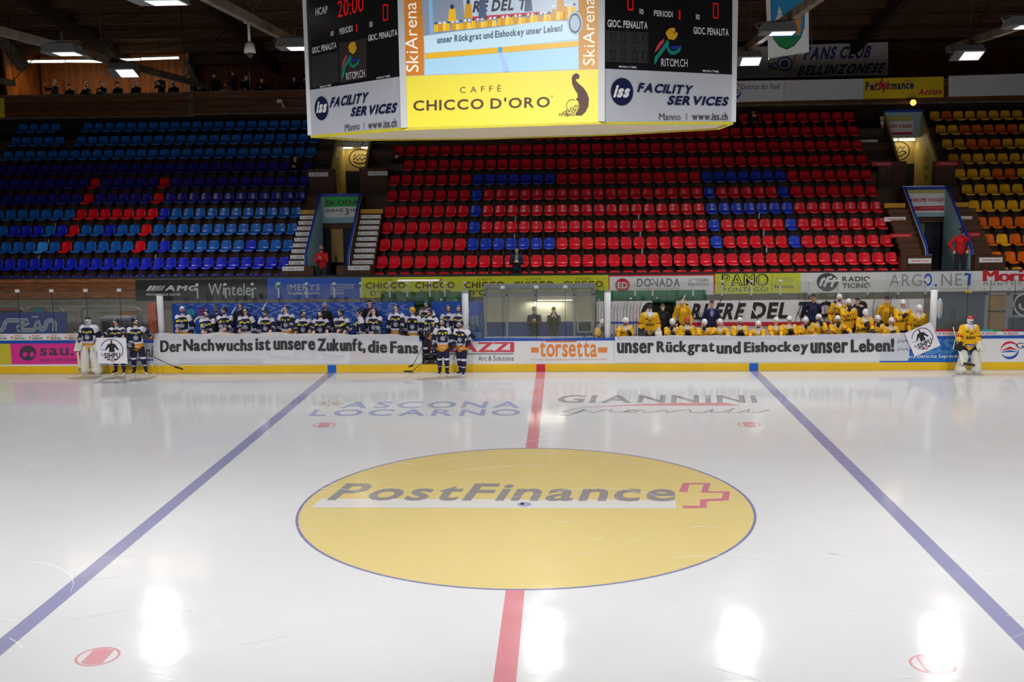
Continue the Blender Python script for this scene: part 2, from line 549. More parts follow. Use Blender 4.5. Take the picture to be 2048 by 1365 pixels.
# ---------------------------------------------------------------- rink boards on the far side
GX0, GX1 = at(844, 700, 15)[0], at(882, 700, 15)[0]
bd = thing('rink_boards', (0, 15, 0), 'long white dasher boards with yellow kick strip and blue cap rail', 'rink boards')
b = MB()
for x0, x1 in ((-24, GX0), (GX1, 24)):
    b.box((x0, 15.0, .25), (x1, 15.12, 1.06), BOARDW)
b.build('board_wall', parent=bd)
b = MB()
edges = [-24, -LX - .15, -LX + .15, -.15, .15, LX - .15, LX + .15, 24]
for k, m_ in enumerate((KICK, MARKB, KICK, MARKR, KICK, MARKB, KICK)):
    b.box((edges[k], 14.975, 0), (edges[k + 1], 15.12, .25), m_)
b.build('kick_strip', parent=bd, label='yellow kick strip with blue and red line marks')
b = MB()
for x0, x1 in ((-24, GX0), (GX1, 24)):
    b.box((x0, 14.965, 1.055), (x1, 15.17, 1.125), CAPB)
b.build('cap_rail', parent=bd, label='blue cap rail')
def advert(pan, lab=None, parent=None, name='advert_panel'):
    return pan.build(name, parent=parent if parent is not None else bd, label=lab)
def bp():
    p = wallpanel(14.996); return p
p = bp(); p.rect(-60, 685.5, 22, 730, mat('olive_yellow', (196, 186, 52), .4)); advert(p, 'olive yellow panel')
MAG = mat('magenta', (216, 44, 140), .4); SAU = mat('sau_grey', (70, 52, 72), .5)
p = bp(); p.rect(22, 685.5, 208, 729, MAG)
p.ell(55.6, 706.8, 17, 15.3, SAU); p.ell(49.8, 709.3, 4.7, 5.4, MAG); p.ell(64, 709.3, 4.7, 5.4, MAG, same=True)
p.text('sau.ch', (79.7, 712.1), (190, 711), (79.7, 690), SAU, 'b')
p.text('socks and underwear', (79.7, 723.6), (180, 723), (79.7, 716), SAU)
advert(p, 'magenta sock advert with dark snout logo')
p = bp(); p.rect(208, 685, 352, 729, mat('pale_grey', (196, 198, 206), .4)); p.text('aZeroni', (232, 716), (306, 715), (232, 693), INK2, 'b'); p.rect(250, 719, 308, 722, BLUE)
advert(p, 'pale grey panel with dark lettering')
VIO = mat('violet', (92, 70, 146), .4); LG = mat('light_grey', (186, 188, 200), .4)
p = bp(); p.rect(356, 685, 526, 728.5, LG); p.rect(357, 718, 526, 728.5, VIO); p.text('benz', (392, 717), (452, 716.5), (392, 700), WHITE)
p.ring(467, 707, 13, 12, .16, WHITE); p.text('W', (459, 713), (475, 713), (459, 702), WHITE, 'b'); advert(p, 'grey and violet panel')
PB = mat('pale_blue', (120, 150, 206), .4)
p = bp(); p.text('CHC', (530, 719), (690, 718), (530, 690), PB, 'b'); p.rect(530, 719.5, 690, 721, BLUE); advert(p, 'white panel with big blue letters')
p = bp(); p.rect(699, 690, 820, 727, mat('mid_grey', (150, 152, 156), .4)); p.rect(699, 721, 820, 727, INK2); p.text('& Marti', (742, 718), (816, 718), (742, 705), WHITE, 'b'); p.rect(705, 704, 735, 718, PINKRED); advert(p, 'grey panel with white lettering')
p = bp(); p.text('BAZZI', (897.6, 704.8), (1027.5, 704.2), (897.6, 685.2), PINKRED, 'b', .05, fat=.02); p.lv += 1
for x0, x1 in ((960, 975), (984, 999), (1005, 1028)): p.rect(x0, 702.2, x1, 704.8, PINKRED, True); p.rect(x0, 685.2, x1, 687.6, PINKRED, True)
p.rect(897, 706.8, 1027, 709.8, GREY); p.text('Art & Solutions', (956.5, 722), (1027, 722), (956.5, 712), INK2); advert(p, 'white panel with red slab lettering')
p = bp(); p.text('torsetta', (1079.5, 715), (1193.8, 715), (1079.5, 682.6), ORANGE, 'b', .05)
p.rect(1091, 681.8, 1153.5, 685, ORANGE); p.rect(1062, 695.6, 1077.5, 706, ORANGE, True); p.rect(1196, 695.4, 1214.6, 705.8, ORANGE, True)
p.text('•Lattoniere •Impermeabilizzazione tetti piani •Facciate metalliche', (1062, 722.5), (1214, 722), (1062, 717.6), mat('orange_grey', (206, 150, 122), .5)); advert(p, 'white panel with orange roofing lettering')
SES = mat('ses_blue', (26, 104, 190), .35); SESL = mat('ses_light', (120, 190, 230), .4)
p = bp(); p.rect(1760, 678, 1946, 725, SES)
for x0 in (1830, 1858, 1886):
    p.stroke([(x0 + 24, 680), (x0 + 8, 680), (x0 + 3, 684), (x0 + 8, 690), (x0 + 18, 694), (x0 + 20, 700), (x0 + 13, 704.5), (x0 - 8, 705)], .09, SESL)
    p.stroke([(x0 + 24, 680), (x0 + 8, 680), (x0 + 3, 684), (x0 + 8, 690), (x0 + 18, 694), (x0 + 20, 700), (x0 + 13, 704.5), (x0 - 8, 705)], .045, SES)
p.text('Società Elettrica Sopracenerina', (1797, 718.8), (1942, 717.6), (1797, 709.6), WHITE, 'b'); advert(p, 'blue panel with white power company lettering')
def gottardo(p, cx, cy, r, q):
    p.ring(cx, cy, r, r, .26, RED, 30, 20, 185, True); p.ring(cx, cy, r, r, .3, BLUE, 30, 200, 372, True)
    p.poly([(cx - r * 1.05, cy + .1 * r), (cx, cy - .42 * r), (cx + r * .95, cy), (cx, cy - .12 * r)], RED)
    p.poly([(cx - r * 1.1, cy + .25 * r), (cx, cy - .02 * r), (cx + r, cy + .2 * r), (cx, cy + .2 * r)], BLUE)
    p.text('Gottardo Sud', *q, NAVY)
p = bp(); gottardo(p, 2019.5, 701, 18, ((2032, 697.5), (2172, 696), (2032, 686))); advert(p, 'white panel with red and blue mountain logo')

# ---------------------------------------------------------------- white end posts of the benches
for k, (xb, lab) in enumerate(((322, 'white padded glass post at the left end of the dark team bench'), (931, 'white padded glass post between dark team bench and timekeepers'),
                               (1215, 'white padded glass post between timekeepers and yellow team bench'), (1866, 'white padded glass post at the right end of the yellow team bench'))):
    X = at(xb, 640, 15.12)[0]
    t = thing('glass_end_post', (X, 15.12, 1.12), lab, 'post', 'padded posts at the bench ends')
    MB().tube([(X, 15.12, 1.125), (X, 15.12, 2.70)], .112, WHITE, 16).build('post_padding', t)
    MB().tube([(X, 15.12, 2.70), (X, 15.12, 2.735)], .118, GREY, 16).build('post_cap', t)

# ---------------------------------------------------------------- dasher glass
def pane(name, x0, x1, Y, z0, z1, lab, group, clip='top', parent=None):
    t = thing(name, ((x0 + x1) / 2, Y, z0), lab, 'glass', group)
    MB().box((x0 + .014, Y - .006, z0 + .003), (x1 - .014, Y + .006, z1), GLASS).build('pane', t)
    MB().box((x1 - .0135, Y - .008, z0 + .003), (x1, Y + .008, z1), mat('seam', (30, 40, 42), .3)).build('seam_strip', t)
    if clip == 'top':
        MB().box((x1 - .07, Y - .05, z1 - .07), (x1 + .07, Y - .0085, z1 + .03), WHITE).build('clip', t)
    elif clip == 'tall':
        b = MB().box((x1 - .05, Y - .05, z1 - .02), (x1 + .05, Y - .0085, z1 + .06), WHITE)
        b.box((x1 - .03, Y - .045, z1 - .5), (x1 + .03, Y - .0085, z1 - .12), mat('clip_grey', (185, 188, 190), .4, .3)); b.build('clip', t)
    return t
ords = ['first', 'second', 'third', 'fourth', 'fifth', 'sixth', 'seventh', 'eighth', 'ninth', 'tenth', 'eleventh', 'twelfth', 'thirteenth', 'fourteenth', 'fifteenth', 'sixteenth', 'seventeenth', 'eighteenth', 'nineteenth', 'twentieth',
        'twenty-first', 'twenty-second', 'twenty-third', 'twenty-fourth', 'twenty-fifth', 'twenty-sixth', 'twenty-seventh', 'twenty-eighth', 'twenty-ninth', 'thirtieth', 'thirty-first', 'thirty-second', 'thirty-third', 'thirty-fourth', 'thirty-fifth', 'thirty-sixth', 'thirty-seventh', 'thirty-eighth', 'thirty-ninth', 'fortieth']
def xs_of(pxs, py, Y): return [at(p_, py, Y)[0] for p_ in pxs]
L = xs_of([-28, 40, 108, 176, 243, 316], 640, 15.06)
for k in range(5):
    pane('dasher_glass', L[k], L[k + 1], 15.06, 1.125, 2.9, 'clear dasher glass pane, %s left of the dark team bench' % ['fifth', 'fourth', 'third', 'second', 'first'][k], 'dasher glass beside the dark bench', 'top' if k < 4 else '')
L = xs_of([937, 1006, 1073, 1131, 1208], 640, 15.06)
for k in range(4):
    pane('dasher_glass', L[k], L[k + 1], 15.06, 1.125, 2.9, 'clear dasher glass pane, %s from the left before the timekeepers' % ords[k], 'dasher glass before the timekeepers', 'top' if k < 3 else '')
L = xs_of([1874, 1933, 1978, 2027, 2085], 640, 15.06)
for k in range(4):
    pane('dasher_glass', L[k], L[k + 1], 15.06, 1.125, 3.0, 'clear dasher glass pane, %s right of the yellow team bench' % ords[k], 'dasher glass beside the yellow bench', '')
# printed strips stuck along the foot of the glass
p = wallpanel(15.036)
p.slab([(-40, 668.5), (186, 667.5), (186, 680.5), (-40, 682)], .01, WHITE)
for k in range(-1, 5):
    o = 36 * k
    p.text('ENNIO', (28.6 + o, 674.3), (44.8 + o, 674.2), (28.6 + o, 669.8), ORANGE, 'b'); p.text('FERRARI', (29 + o, 679.6), (49.8 + o, 679.4), (29 + o, 675.2), INK, 'b', same=True)
    p.ell(24 + o, 675.5, 2.6, 2.4, ORANGE, same=True)
p.build('glass_advert_strip', label='white strip with repeated orange and black name under the left glass', cat='sign')
p = wallpanel(15.036)
p.slab([(1872, 664), (2080, 662), (2080, 670.5), (1872, 672.5)], .01, WHITE)
for x0 in (1885.8, 1929, 1972.5, 2015.5):
    p.text('BOSCH', (x0, 669.6), (x0 + 20.5, 669.4), (x0, 665), RED, 'b'); p.rect(x0 - 9, 666, x0 - 3, 668.6, GREY, True)
for k, (x0, x1, c) in enumerate(((1872, 1905, (170, 20, 40)), (1905, 1925, (120, 20, 70)), (1962, 1985, (40, 150, 160)), (1985, 2002, (40, 140, 60)), (2002, 2030, (160, 30, 50)), (2030, 2080, (110, 30, 80)))):
    p.rect(x0, 659, x1, 663.5, mat('strip%d' % k, c, .4), k > 0)
p.build('glass_advert_strip', label='white strip with repeated red name under the right glass', cat='sign')

# ---------------------------------------------------------------- bench floor and walls behind the boards
b = MB(); b.box((-26, 15.12, -.2), (26, 18.7, .28), CONC); b.build('floor_bench', kind='structure')
b = MB(); b.box((-26, 18.66, .28), (26, 18.9, 2.98), PLASTER); b.box((-26, 18.6, 2.96), (26, 18.92, 3.01), DARKM); b.build('wall_stand_front', kind='structure')
YW = 17.7
BLW = mat('sponsor_blue', (22, 82, 192), .45, var=.08)
X0, X1 = at(345, 640, YW)[0], at(966, 640, YW)[0]
XD0, XD1 = at(829, 640, YW)[0], at(862, 640, YW)[0]
t = thing('bench_back_wall', ((X0 + X1) / 2, YW, .28), 'blue sponsor wall with rows of tiny white text behind the dark team', 'wall panel')
b = MB(); b.box((X0, YW, .28), (XD0, YW + .06, 2.1), BLW); b.box((XD1, YW, .28), (X1, YW + .06, 2.1), BLW); b.build('panel', t)
p = wallpanel(YW - .002); rs = random.Random(3)
row = 0
while row < 20:
    x = X0 + .12 + rs.random() * .3
    while x < X1 - .5:
        wd = rs.uniform(.12, .26)
        z = 2.05 - row * .055
        if not (XD0 - .4 < x < XD1) and not (x < X0 + 2.4 and row > 1) and not (x > X1 - 1.9):
            u_ = (x - 0, z)
            p.px = False; p.shape([(x, z), (x + wd, z), (x + wd, z + .012), (x, z + .012)], [(0, 1, 2, 3)], WHITE, True); p.px = True
        x += wd + rs.uniform(.18, .34)
    row += 1
p.build('small_print', t)
p = wallpanel(YW - .004); TEAL = mat('mural_teal', (70, 160, 190), .5)
p.poly([(372, 620), (384, 617), (390, 624), (386, 640), (392, 668), (380, 668), (378, 640)], TEAL); p.text('20', (383, 640), (397, 634), (382, 632), NAVY, 'b'); p.text('21', (398, 632), (413, 626), (396, 621), RED, 'b')
p.ring(402, 652, 17, 20, .22, WHITE, 24, 20, 170)
p.text('IBRI', (941, 662), (965, 660), (939, 632), mat('mural_grey', (120, 150, 170), .5), 'x'); p.ell(936, 622, 4, 3, TEAL); p.rect(944, 664, 964, 690, TEAL)
p.build('mural', t)
# yellow team back board
X0, X1 = at(1193, 640, YW)[0], at(1846, 640, YW)[0]
XD0, XD1 = at(1304, 640, YW)[0], at(1352, 640, YW)[0]
t = thing('bench_back_wall', ((X0 + X1) / 2, YW, .28), 'white board with huge black slanted newspaper name and red stripe behind the yellow team', 'wall panel')
b = MB(); b.box((X0, YW, .28), (XD0, YW + .06, 2.07), WHITE); b.box((XD1, YW, .28), (X1, YW + .06, 2.07), WHITE); b.build('panel', t)
p = wallpanel(YW - .002)
p.ring(1299, 631, 17, 26, .45, INK, 30, 60, 300)
c1 = lambda x, y: (1180 + x * .1758, 540 + y * .1758); c2 = lambda x, y: (1500 + x * .1758, 540 + y * .1758)
p.text('RRI', c1(1000, 565), c1(1300, 565), c1(1050, 383), INK, 'x'); p.text('ERE', c1(1395, 565), c1(1725, 565), c1(1450, 378), INK, 'x')
p.text('DEL', c2(5, 555), c2(425, 555), c2(40, 370), INK, 'x'); p.text('TICINO', c2(515, 552), c2(1310, 540), c2(560, 362), INK, 'x')
for x0, x1, yy in ((1200, 1280, 565), (1320, 1385, 565), (1420, 1520, 565)):
    p.poly([c1(x0 - 20, yy), c1(x1, yy), c1(x1 + 6, yy - 26), c1(x0 - 14, yy - 26)], INK)
p.poly([(1352, 645), (1846, 643), (1846, 651), (1352, 653)], RED)
p.build('lettering', t)
b = MB(); b.box((XD0, 18.58, .28), (XD1, 18.65, 2.2), mat('doorway_dark', (30, 34, 36), .7)); b.build('door_1', kind='structure')
# benches
for x0, x1, lab in ((at(345, 640, 16.4)[0], at(905, 640, 16.4)[0], 'long wooden players bench behind the dark team'), (at(1225, 640, 16.4)[0], at(1846, 640, 16.4)[0], 'long wooden players bench under the yellow team')):
    t = thing('players_bench', ((x0 + x1) / 2, 16.1, .28), lab, 'bench')
    MB().box((x0, 15.85, .70), (x1, 16.2, .75), WOODP).build('seat', t)
    for k in range(6):
        xx = x0 + .2 + (x1 - x0 - .4) * k / 5
        MB().box((xx - .03, 15.9, .28), (xx + .03, 16.15, .70), DARKM).build('leg', t)
# green tinted awnings
AW = glass_mat('green_acrylic', (90, 205, 140), .06, .26, (64, 140, 108))
for x0, x1, lab in ((at(762, 590, 17.9)[0], at(938, 590, 17.9)[0], 'curved green awning over the dark team bench'), (at(1180, 590, 17.9)[0], at(1412, 590, 17.9)[0], 'curved green awning over the yellow team bench')):
    t = thing('awning', ((x0 + x1) / 2, 18.2, 2.05), lab, 'awning')
    vs, fs = [], []
    for k in range(9):
        a = PI / 2 * k / 8
        y, z = 18.55 - .75 * math.sin(a), 2.02 + .36 * math.cos(a)
        vs += [(x0, y, z), (x1, y, z), (x0, y, z - .012), (x1, y, z - .012)]
    for k in range(8):
        o = 4 * k
        fs += [(o, o + 1, o + 5, o + 4), (o + 2, o + 6, o + 7, o + 3), (o, o + 4, o + 6, o + 2), (o + 1, o + 3, o + 7, o + 5)]
    MB().add(vs, fs, AW, True).build('canopy_sheet', t)
    n = 4
    for k in range(n):
        xx = x0 + (x1 - x0) * k / (n - 1)
        MB().tube([(xx, 18.56 - .76 * math.sin(PI / 2 * j / 6), 2.01 + .37 * math.cos(PI / 2 * j / 6)) for j in range(7)], .02, DARKM, 6).build('rib', t)
# glass screens on top of the bench back walls
def top_screens(pxs, z0, z1, who):
    L = xs_of(pxs, 590, 17.73)
    n = len(L) - 1
    for k in range(n):
        pane('glass_screen', L[k], L[k + 1], 17.73, z0, z1, 'clear glass screen on the back wall of the %s, %s from the left' % (who, ords[k]), 'glass screens behind the ' + who, 'tall')
top_screens([345, 396, 452, 506, 558, 614, 669, 722, 780, 815, 860, 890, 930], 2.1, 2.78, 'dark team bench')
top_screens([1225, 1270, 1305, 1386, 1444, 1502, 1560, 1618, 1676, 1735, 1795, 1850], 2.08, 2.75, 'yellow team bench')
# timekeepers' booth
t = thing('timekeeper_booth', (at(1080, 640, 16.6)[0], 16.6, .28), 'pale timekeepers booth with windows and blue lower panel', 'booth')
bx0, bx1 = at(968, 640, 17.3)[0], at(1190, 640, 17.3)[0]
CREAM = mat('booth_cream', (178, 176, 156), .6, var=.1); BOB = mat('booth_blue', (40, 62, 120), .5)
MB().box((bx0, 17.3, 1.35), (bx1, 17.36, 2.75), CREAM).build('back_panel', t)
MB().box((bx0, 17.26, .28), (bx1, 17.3, 1.4), BOB).build('lower_panel', t, label='blue lower panel')
b = MB()
for px in (971, 1014, 1071, 1149, 1187):
    x = at(px, 640, 17.2)[0]; b.box((x - .04, 17.18, .9), (x + .04, 17.26, 2.7), GREY)
b.box((bx0, 17.18, 2.35), (bx1, 17.26, 2.42), GREY); b.box((bx0, 17.16, 2.62), (bx1, 17.28, 2.78), GREY)
b.build('window_frame', t)
MB().box((at(1075, 605, 17.2)[0], 17.16, 2.17), (at(1145, 605, 17.2)[0], 17.2, 2.2), mat('strip_lamp', (255, 248, 225), .5, emit=1.2)).build('strip_light', t)
li = bpy.data.lights.new('booth_light', 'AREA'); li.shape = 'RECTANGLE'; li.size = 1.3; li.size_y = .08; li.energy = 14; li.color = (1, .95, .85)
lo = bpy.data.objects.new('booth_glow', li); COL.objects.link(lo); lo.parent = t; lo.location = (.2, .5, 1.86)
MB().box((bx0 + .1, 15.7, 1.0), (bx1 - .1, 16.05, 1.05), GREY).build('counter', t)
t2 = thing('monitor', (at(1172, 662, 15.9)[0], 15.9, 1.05), 'grey monitor on the timekeepers counter', 'monitor')
mx0 = at(1154, 662, 15.9)[0]; mx1 = at(1185, 662, 15.9)[0]
MB().box((mx0, 15.86, 1.2), (mx1, 15.92, 1.62), GREY).box((mx0 + .05, 15.855, 1.25), (mx1 - .05, 15.86, 1.57), DARKM).build('screen', t2)
MB().box(((mx0 + mx1) / 2 - .05, 15.88, 1.05), ((mx0 + mx1) / 2 + .05, 15.9, 1.2), DARKM).build('stand', t2)

# things behind the glass on the left
p = wallpanel(15.9)
p.slab([(-60, 627), (133, 626), (133, 668), (-60, 671)], .05, mat('uz_blue', (40, 58, 140), .45))
SIL = mat('sign_silver', (196, 204, 214), .45); UZB = MATS['uz_blue']
u2 = lambda x, y: (x * .166, 540 + y * .166)
for w_, m_ in ((.15, SIL), (.075, UZB), (.028, SIL)):
    p.stroke([u2(x, y) for x, y in ((-60, 725), (20, 725), (45, 700), (60, 640), (90, 610), (330, 610), (345, 630), (205, 700), (215, 725), (400, 727), (430, 700), (450, 620))], w_, m_)
    p.stroke([u2(x, y) for x, y in ((450, 610), (480, 700), (500, 720), (520, 720), (545, 690), (560, 630), (590, 610), (640, 610), (660, 640), (655, 740))], w_, m_, True)
p.rect(385 * .166, 540 + 560 * .166, 460 * .166, 540 + 575 * .166, SIL)
p.build('advert_board', label='dark blue board with silver tube lettering behind the left glass', cat='sign')
t = thing('equipment_cabinet', (at(226, 650, 16.3)[0], 16.3, .28), 'grey metal cabinet behind the three players on the left', 'cabinet')
x0, x1 = at(202, 650, 16.3)[0], at(262, 650, 16.3)[0]
MB().box((x0, 16.3, .28), (x1, 16.9, 1.72), mat('cabinet_grey', (92, 92, 98), .4, .3)).build('body', t)
MB().box((x0 - .03, 16.27, 1.72), (x1 + .03, 16.92, 1.77), GREY).build('top', t)
for xx in (x0 + .05, (x0 + x1) / 2 + .02):
    MB().box((xx, 16.285, .4), (xx + (x1 - x0) / 2 - .08, 16.3, 1.66), DARKM).build('door', t)
for px0, px1, lab in ((28, 48, 'leftmost steel hoop handrail behind the glass'), (57, 127, 'steel hoop handrail above the dark blue board'), (162, 283, 'long steel hoop handrail behind the grey cabinet')):
    a, c = at(px0, 617, 17.4), at(px1, 617, 17.4)
    if px0 == 28: a = at(-60, 617, 17.4)
    z = a[2]
    MB().tube([(a[0], 17.4, .28), (a[0], 17.4, z - .16), (a[0] + .05, 17.4, z - .05), (a[0] + .16, 17.4, z), (c[0] - .16, 17.4, z), (c[0] - .05, 17.4, z - .05), (c[0], 17.4, z - .16), (c[0], 17.4, .28)], .022, METAL, 8).build('handrail', label=lab, cat='handrail', group='steel hoop handrails')
OR2 = mat('orange_panel', (206, 88, 40), .5)
MB().box((at(295, 630, 18)[0], 18, .28), (at(312, 630, 18)[0], 18.5, 2.05), OR2).build('orange_upright_panel', label='tall orange panel beside the left white post', cat='mat')  # a plain orange panel standing upright, without padding
MB().box((at(-20, 614, 18)[0], 18, 1.86), (at(33, 614, 18)[0], 18.1, 1.94), OR2).build('orange_bar', label='orange bar at the far left behind the glass', cat='bar')
MB().box((at(60, 622, 18)[0], 18.2, .28), (at(80, 622, 18)[0], 18.3, 1.88), mat('cyan_box', (30, 140, 170), .5)).build('cyan_box', label='cyan box behind the hoop handrail on the left', cat='box')
MB().box((at(233, 626, 18)[0], 18.2, .28), (at(268, 626, 18)[0], 18.3, 1.78), mat('ochre_box', (150, 100, 36), .5)).build('ochre_box', label='ochre box behind the grey cabinet', cat='box')
b = MB(); b.box((-26, 18.6, 2.2), (at(271, 570, 18.6)[0], 18.66, 2.96), WOODP); b.build('wall_timber', kind='structure')
b = MB(); b.box((at(1868, 620, 18.6)[0], 18.6, .28), (26, 18.66, 2.2), mat('slate_wall', (66, 78, 98), .6, var=.1)); b.build('wall_right', kind='structure')
t = thing('door', (at(1991, 640, 18.5)[0], 18.55, .28), 'warm lit glazed door in the slate wall at the right', 'door')
x0, x1 = at(1974, 640, 18.55)[0], at(2010, 640, 18.55)[0]
MB().box((x0, 18.55, .28), (x1, 18.6, 2.12), mat('door_tan', (150, 118, 78), .5, var=.2)).build('leaf', t)
b = MB(); b.box((x0 - .1, 18.53, .28), (x0, 18.6, 2.18), GREY); b.box((x1, 18.53, .28), (x1 + .1, 18.6, 2.18), GREY); b.box((x0 - .1, 18.53, 2.12), (x1 + .1, 18.6, 2.2), GREY); b.box((x0, 18.53, 1.5), (x1, 18.56, 1.54), DARKM); b.build('frame', t)
p = wallpanel(18.565); p.slab([(2017, 586), (2090, 584), (2090, 634), (2017, 636)], .03, mat('crest_board', (140, 144, 150), .5)); p.rect(2026, 590, 2090, 630, INK); p.ring(2052, 610, 26, 24, .14, SIL); p.ring(2052, 612, 15, 10, .3, SIL, 20, 150, 330)
p.build('crest_board', label='grey board with round club crest at the right edge', cat='sign')
MB().ball((at(1872, 625, 17.6)[0] + .1, 17.55, 1.75), (.11, 0, 0), (0, .06, 0), (0, 0, .38), WHITE).build('hanging_towel', label='white towel hanging beside the right white post', cat='towel')
t = thing('wall_lamp_box', (at(1934, 583, 18.55)[0], 18.55, 2.2), 'small yellow box under the grey lettering on the right', 'box')
MB().box((at(1931, 583, 18.5)[0], 18.5, 2.2), (at(1944, 583, 18.5)[0], 18.6, 2.27), KICK).build('body', t)
# ---------------------------------------------------------------- grandstand tiers
def tread(i): return 2.85 + .622 * (i - 1)
def tfront(i): return 19.55 + .75 * (i - 1)
V1, V2 = (-9.02, -7.38), (14.22, 15.85)
U1, U2 = (-8.95, -7.5), (14.55, 16.1)
for i in range(0, 11):
    if 1 <= i <= 4: segs = [(-28, V1[0]), (V1[1], V2[0]), (V2[1], 24)]
    elif i >= 7: segs = [(-28, U1[0]), (U1[1], U2[0]), (U2[1], 24)]
    else: segs = [(-28, 24)]
    b = MB()
    y0 = tfront(i) if i else 18.9
    for x0, x1 in segs:
        b.box((x0, y0, tread(i) - .75), (x1, tfront(i + 1) + .1, tread(i)), WOODS)
        b.box((x0, y0 - .03, tread(i) - .09), (x1, y0 + .05, tread(i) + .012), CONC)
    b.build('grandstand_tier', kind='structure')
# side stairs of the aisles: three risers a row
def stair(x0, x1):
    b = MB()
    for k in range(0, 9):
        z = 3.30 + .2073 * k; y = 19.55 + .25 * k
        b.box((x0, y, z - .4), (x1, y + .5, z + .2), WOODS)
    b.build('aisle_stair', kind='structure')
stair(-9.72, V1[0] - .06); stair(V1[1] + .06, -6.42); stair(13.4, V2[0] - .06); stair(V2[1] + .06, 16.72)
# ---------------------------------------------------------------- seats
def seat_mesh(name, m):
    """one moulded shell: pan, curled front lip, reclined back with rounded shoulders"""
    b = MB()
    prof = [(-.40, -.245), (-.385, -.19), (-.34, -.165), (-.22, -.175), (-.10, -.185), (-.03, -.15), (.0, -.08), (.02, .02), (.045, .12), (.065, .19), (.08, .225)]
    wid = [.165, .185, .195, .2, .205, .21, .21, .205, .195, .175, .13]
    n = 9
    vs, fs = [], []
    for side in (0, 1):
        for (y, z), w_ in zip(prof, wid):
            for k in range(n):
                u_ = -1 + 2 * k / (n - 1)
                dish = .035 * (1 - u_ * u_)
                yy, zz = y, z
                if y < -.03: zz -= dish * .8
                else: yy += dish * .9
                if side: yy += .012; zz -= .014
                vs.append((u_ * w_, yy, zz * .86 + .005))
    m_, r = n, len(prof)
    o = r * n
    for i in range(r - 1):
        for k in range(n - 1):
            fs.append((i * n + k, i * n + k + 1, (i + 1) * n + k + 1, (i + 1) * n + k))
            fs.append((o + i * n + k, o + (i + 1) * n + k, o + (i + 1) * n + k + 1, o + i * n + k + 1))
    for k in range(n - 1):
        fs.append((k, o + k, o + k + 1, k + 1)); q = (r - 1) * n
        fs.append((q + k, q + k + 1, o + q + k + 1, o + q + k))
    for i in range(r - 1):
        a, c = i * n, (i + 1) * n
        fs.append((a, c, o + c, o + a)); fs.append((a + n - 1, o + a + n - 1, o + c + n - 1, c + n - 1))
    b.add(vs, fs, m, True)
    b.box((-.05, -.16, -.55), (.05, -.06, -.185), DARKM)
    me = bpy.data.meshes.new(name)
    me.from_pydata(b.v, [], b.f)
    for q in b.mats: me.materials.append(q)
    me.polygons.foreach_set('material_index', b.m); me.polygons.foreach_set('use_smooth', b.sm); me.update()
    return me
SM = {}
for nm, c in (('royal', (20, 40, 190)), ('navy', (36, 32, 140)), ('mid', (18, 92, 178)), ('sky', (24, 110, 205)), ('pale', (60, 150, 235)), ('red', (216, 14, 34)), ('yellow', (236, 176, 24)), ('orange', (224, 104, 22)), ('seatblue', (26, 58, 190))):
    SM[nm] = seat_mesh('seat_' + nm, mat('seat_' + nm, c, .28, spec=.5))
CN = {'royal': ('blue_stadium_chair', 'glossy royal blue plastic seat'), 'navy': ('blue_stadium_chair', 'dark navy blue plastic seat'), 'mid': ('blue_stadium_chair', 'mid blue plastic seat'), 'sky': ('blue_stadium_chair', 'light blue plastic seat'), 'pale': ('blue_stadium_chair', 'pale bright blue plastic seat'),
      'red': ('red_stadium_chair', 'red plastic seat'), 'yellow': ('yellow_stadium_chair', 'yellow plastic seat'), 'orange': ('orange_stadium_chair', 'orange plastic seat'), 'seatblue': ('blue_stadium_chair', 'deep blue plastic seat')}
rown = ['', 'bottom', 'second', 'third', 'fourth', 'fifth', 'sixth', 'seventh', 'eighth', 'ninth', 'top']
PIT = .4955
def put_seat(nm, x, i, lab, grp, kind=None):
    o = bpy.data.objects.new(CN[nm][0], SM[nm])
    o.location = (x, 20.05 + .75 * (i - 1) + .0, tread(i) + .34 + .22 - .02 * (x + 4) / 12)
    COL.objects.link(o)
    return tag(o, lab, 'seat', grp)
LAST = {1: -22, 2: -22.2, 3: -22.6, 4: -22.8, 5: -23.2, 6: -23.4, 7: -23.4, 8: -23.8, 9: -23.7, 10: -23.5}
for i in range(1, 11):
    k = 0
    while True:
        x = -10.02 - PIT * k
        if x < LAST[i]: break
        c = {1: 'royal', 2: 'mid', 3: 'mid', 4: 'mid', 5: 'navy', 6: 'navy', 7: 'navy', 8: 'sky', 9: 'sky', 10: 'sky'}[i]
        if i in (2, 3, 5, 6) and k in (12, 18): c = 'red'
        if i == 4 and 12 <= k <= 18: c = 'red'
        if i == 2 and k in (3, 10): c = 'royal'
        if i == 2 and k == 20: c = 'pale'
        if i == 3 and k in (15, 19, 21, 22, 23): c = 'royal'
        if i == 4 and k == 11: c = 'royal'
        skip = (i == 10 and 22 <= k <= 23) or (i == 9 and k == 22)
        if not skip:
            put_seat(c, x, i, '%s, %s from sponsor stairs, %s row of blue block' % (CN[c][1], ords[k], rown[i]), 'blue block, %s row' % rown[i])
        k += 1
BLUE_IN_RED = {2: [5 + q for q in range(7)], 3: [6], 4: [6], 5: [6], 6: [6 + q for q in range(7)]}
def red_cols(i):
    """(column, colour) of the seat mosaic in the red block, columns counted from its left edge"""
    s = set()
    left = {2: range(7, 14), 3: (7,), 4: (7,), 5: (7,), 6: range(7, 14)}
    right = {2: (26, 32), 3: (26, 32), 4: range(26, 33), 5: (26, 32), 6: range(26, 33)}
    s |= set(left.get(i, ())); s |= set(right.get(i, ()))
    return s
rest = []
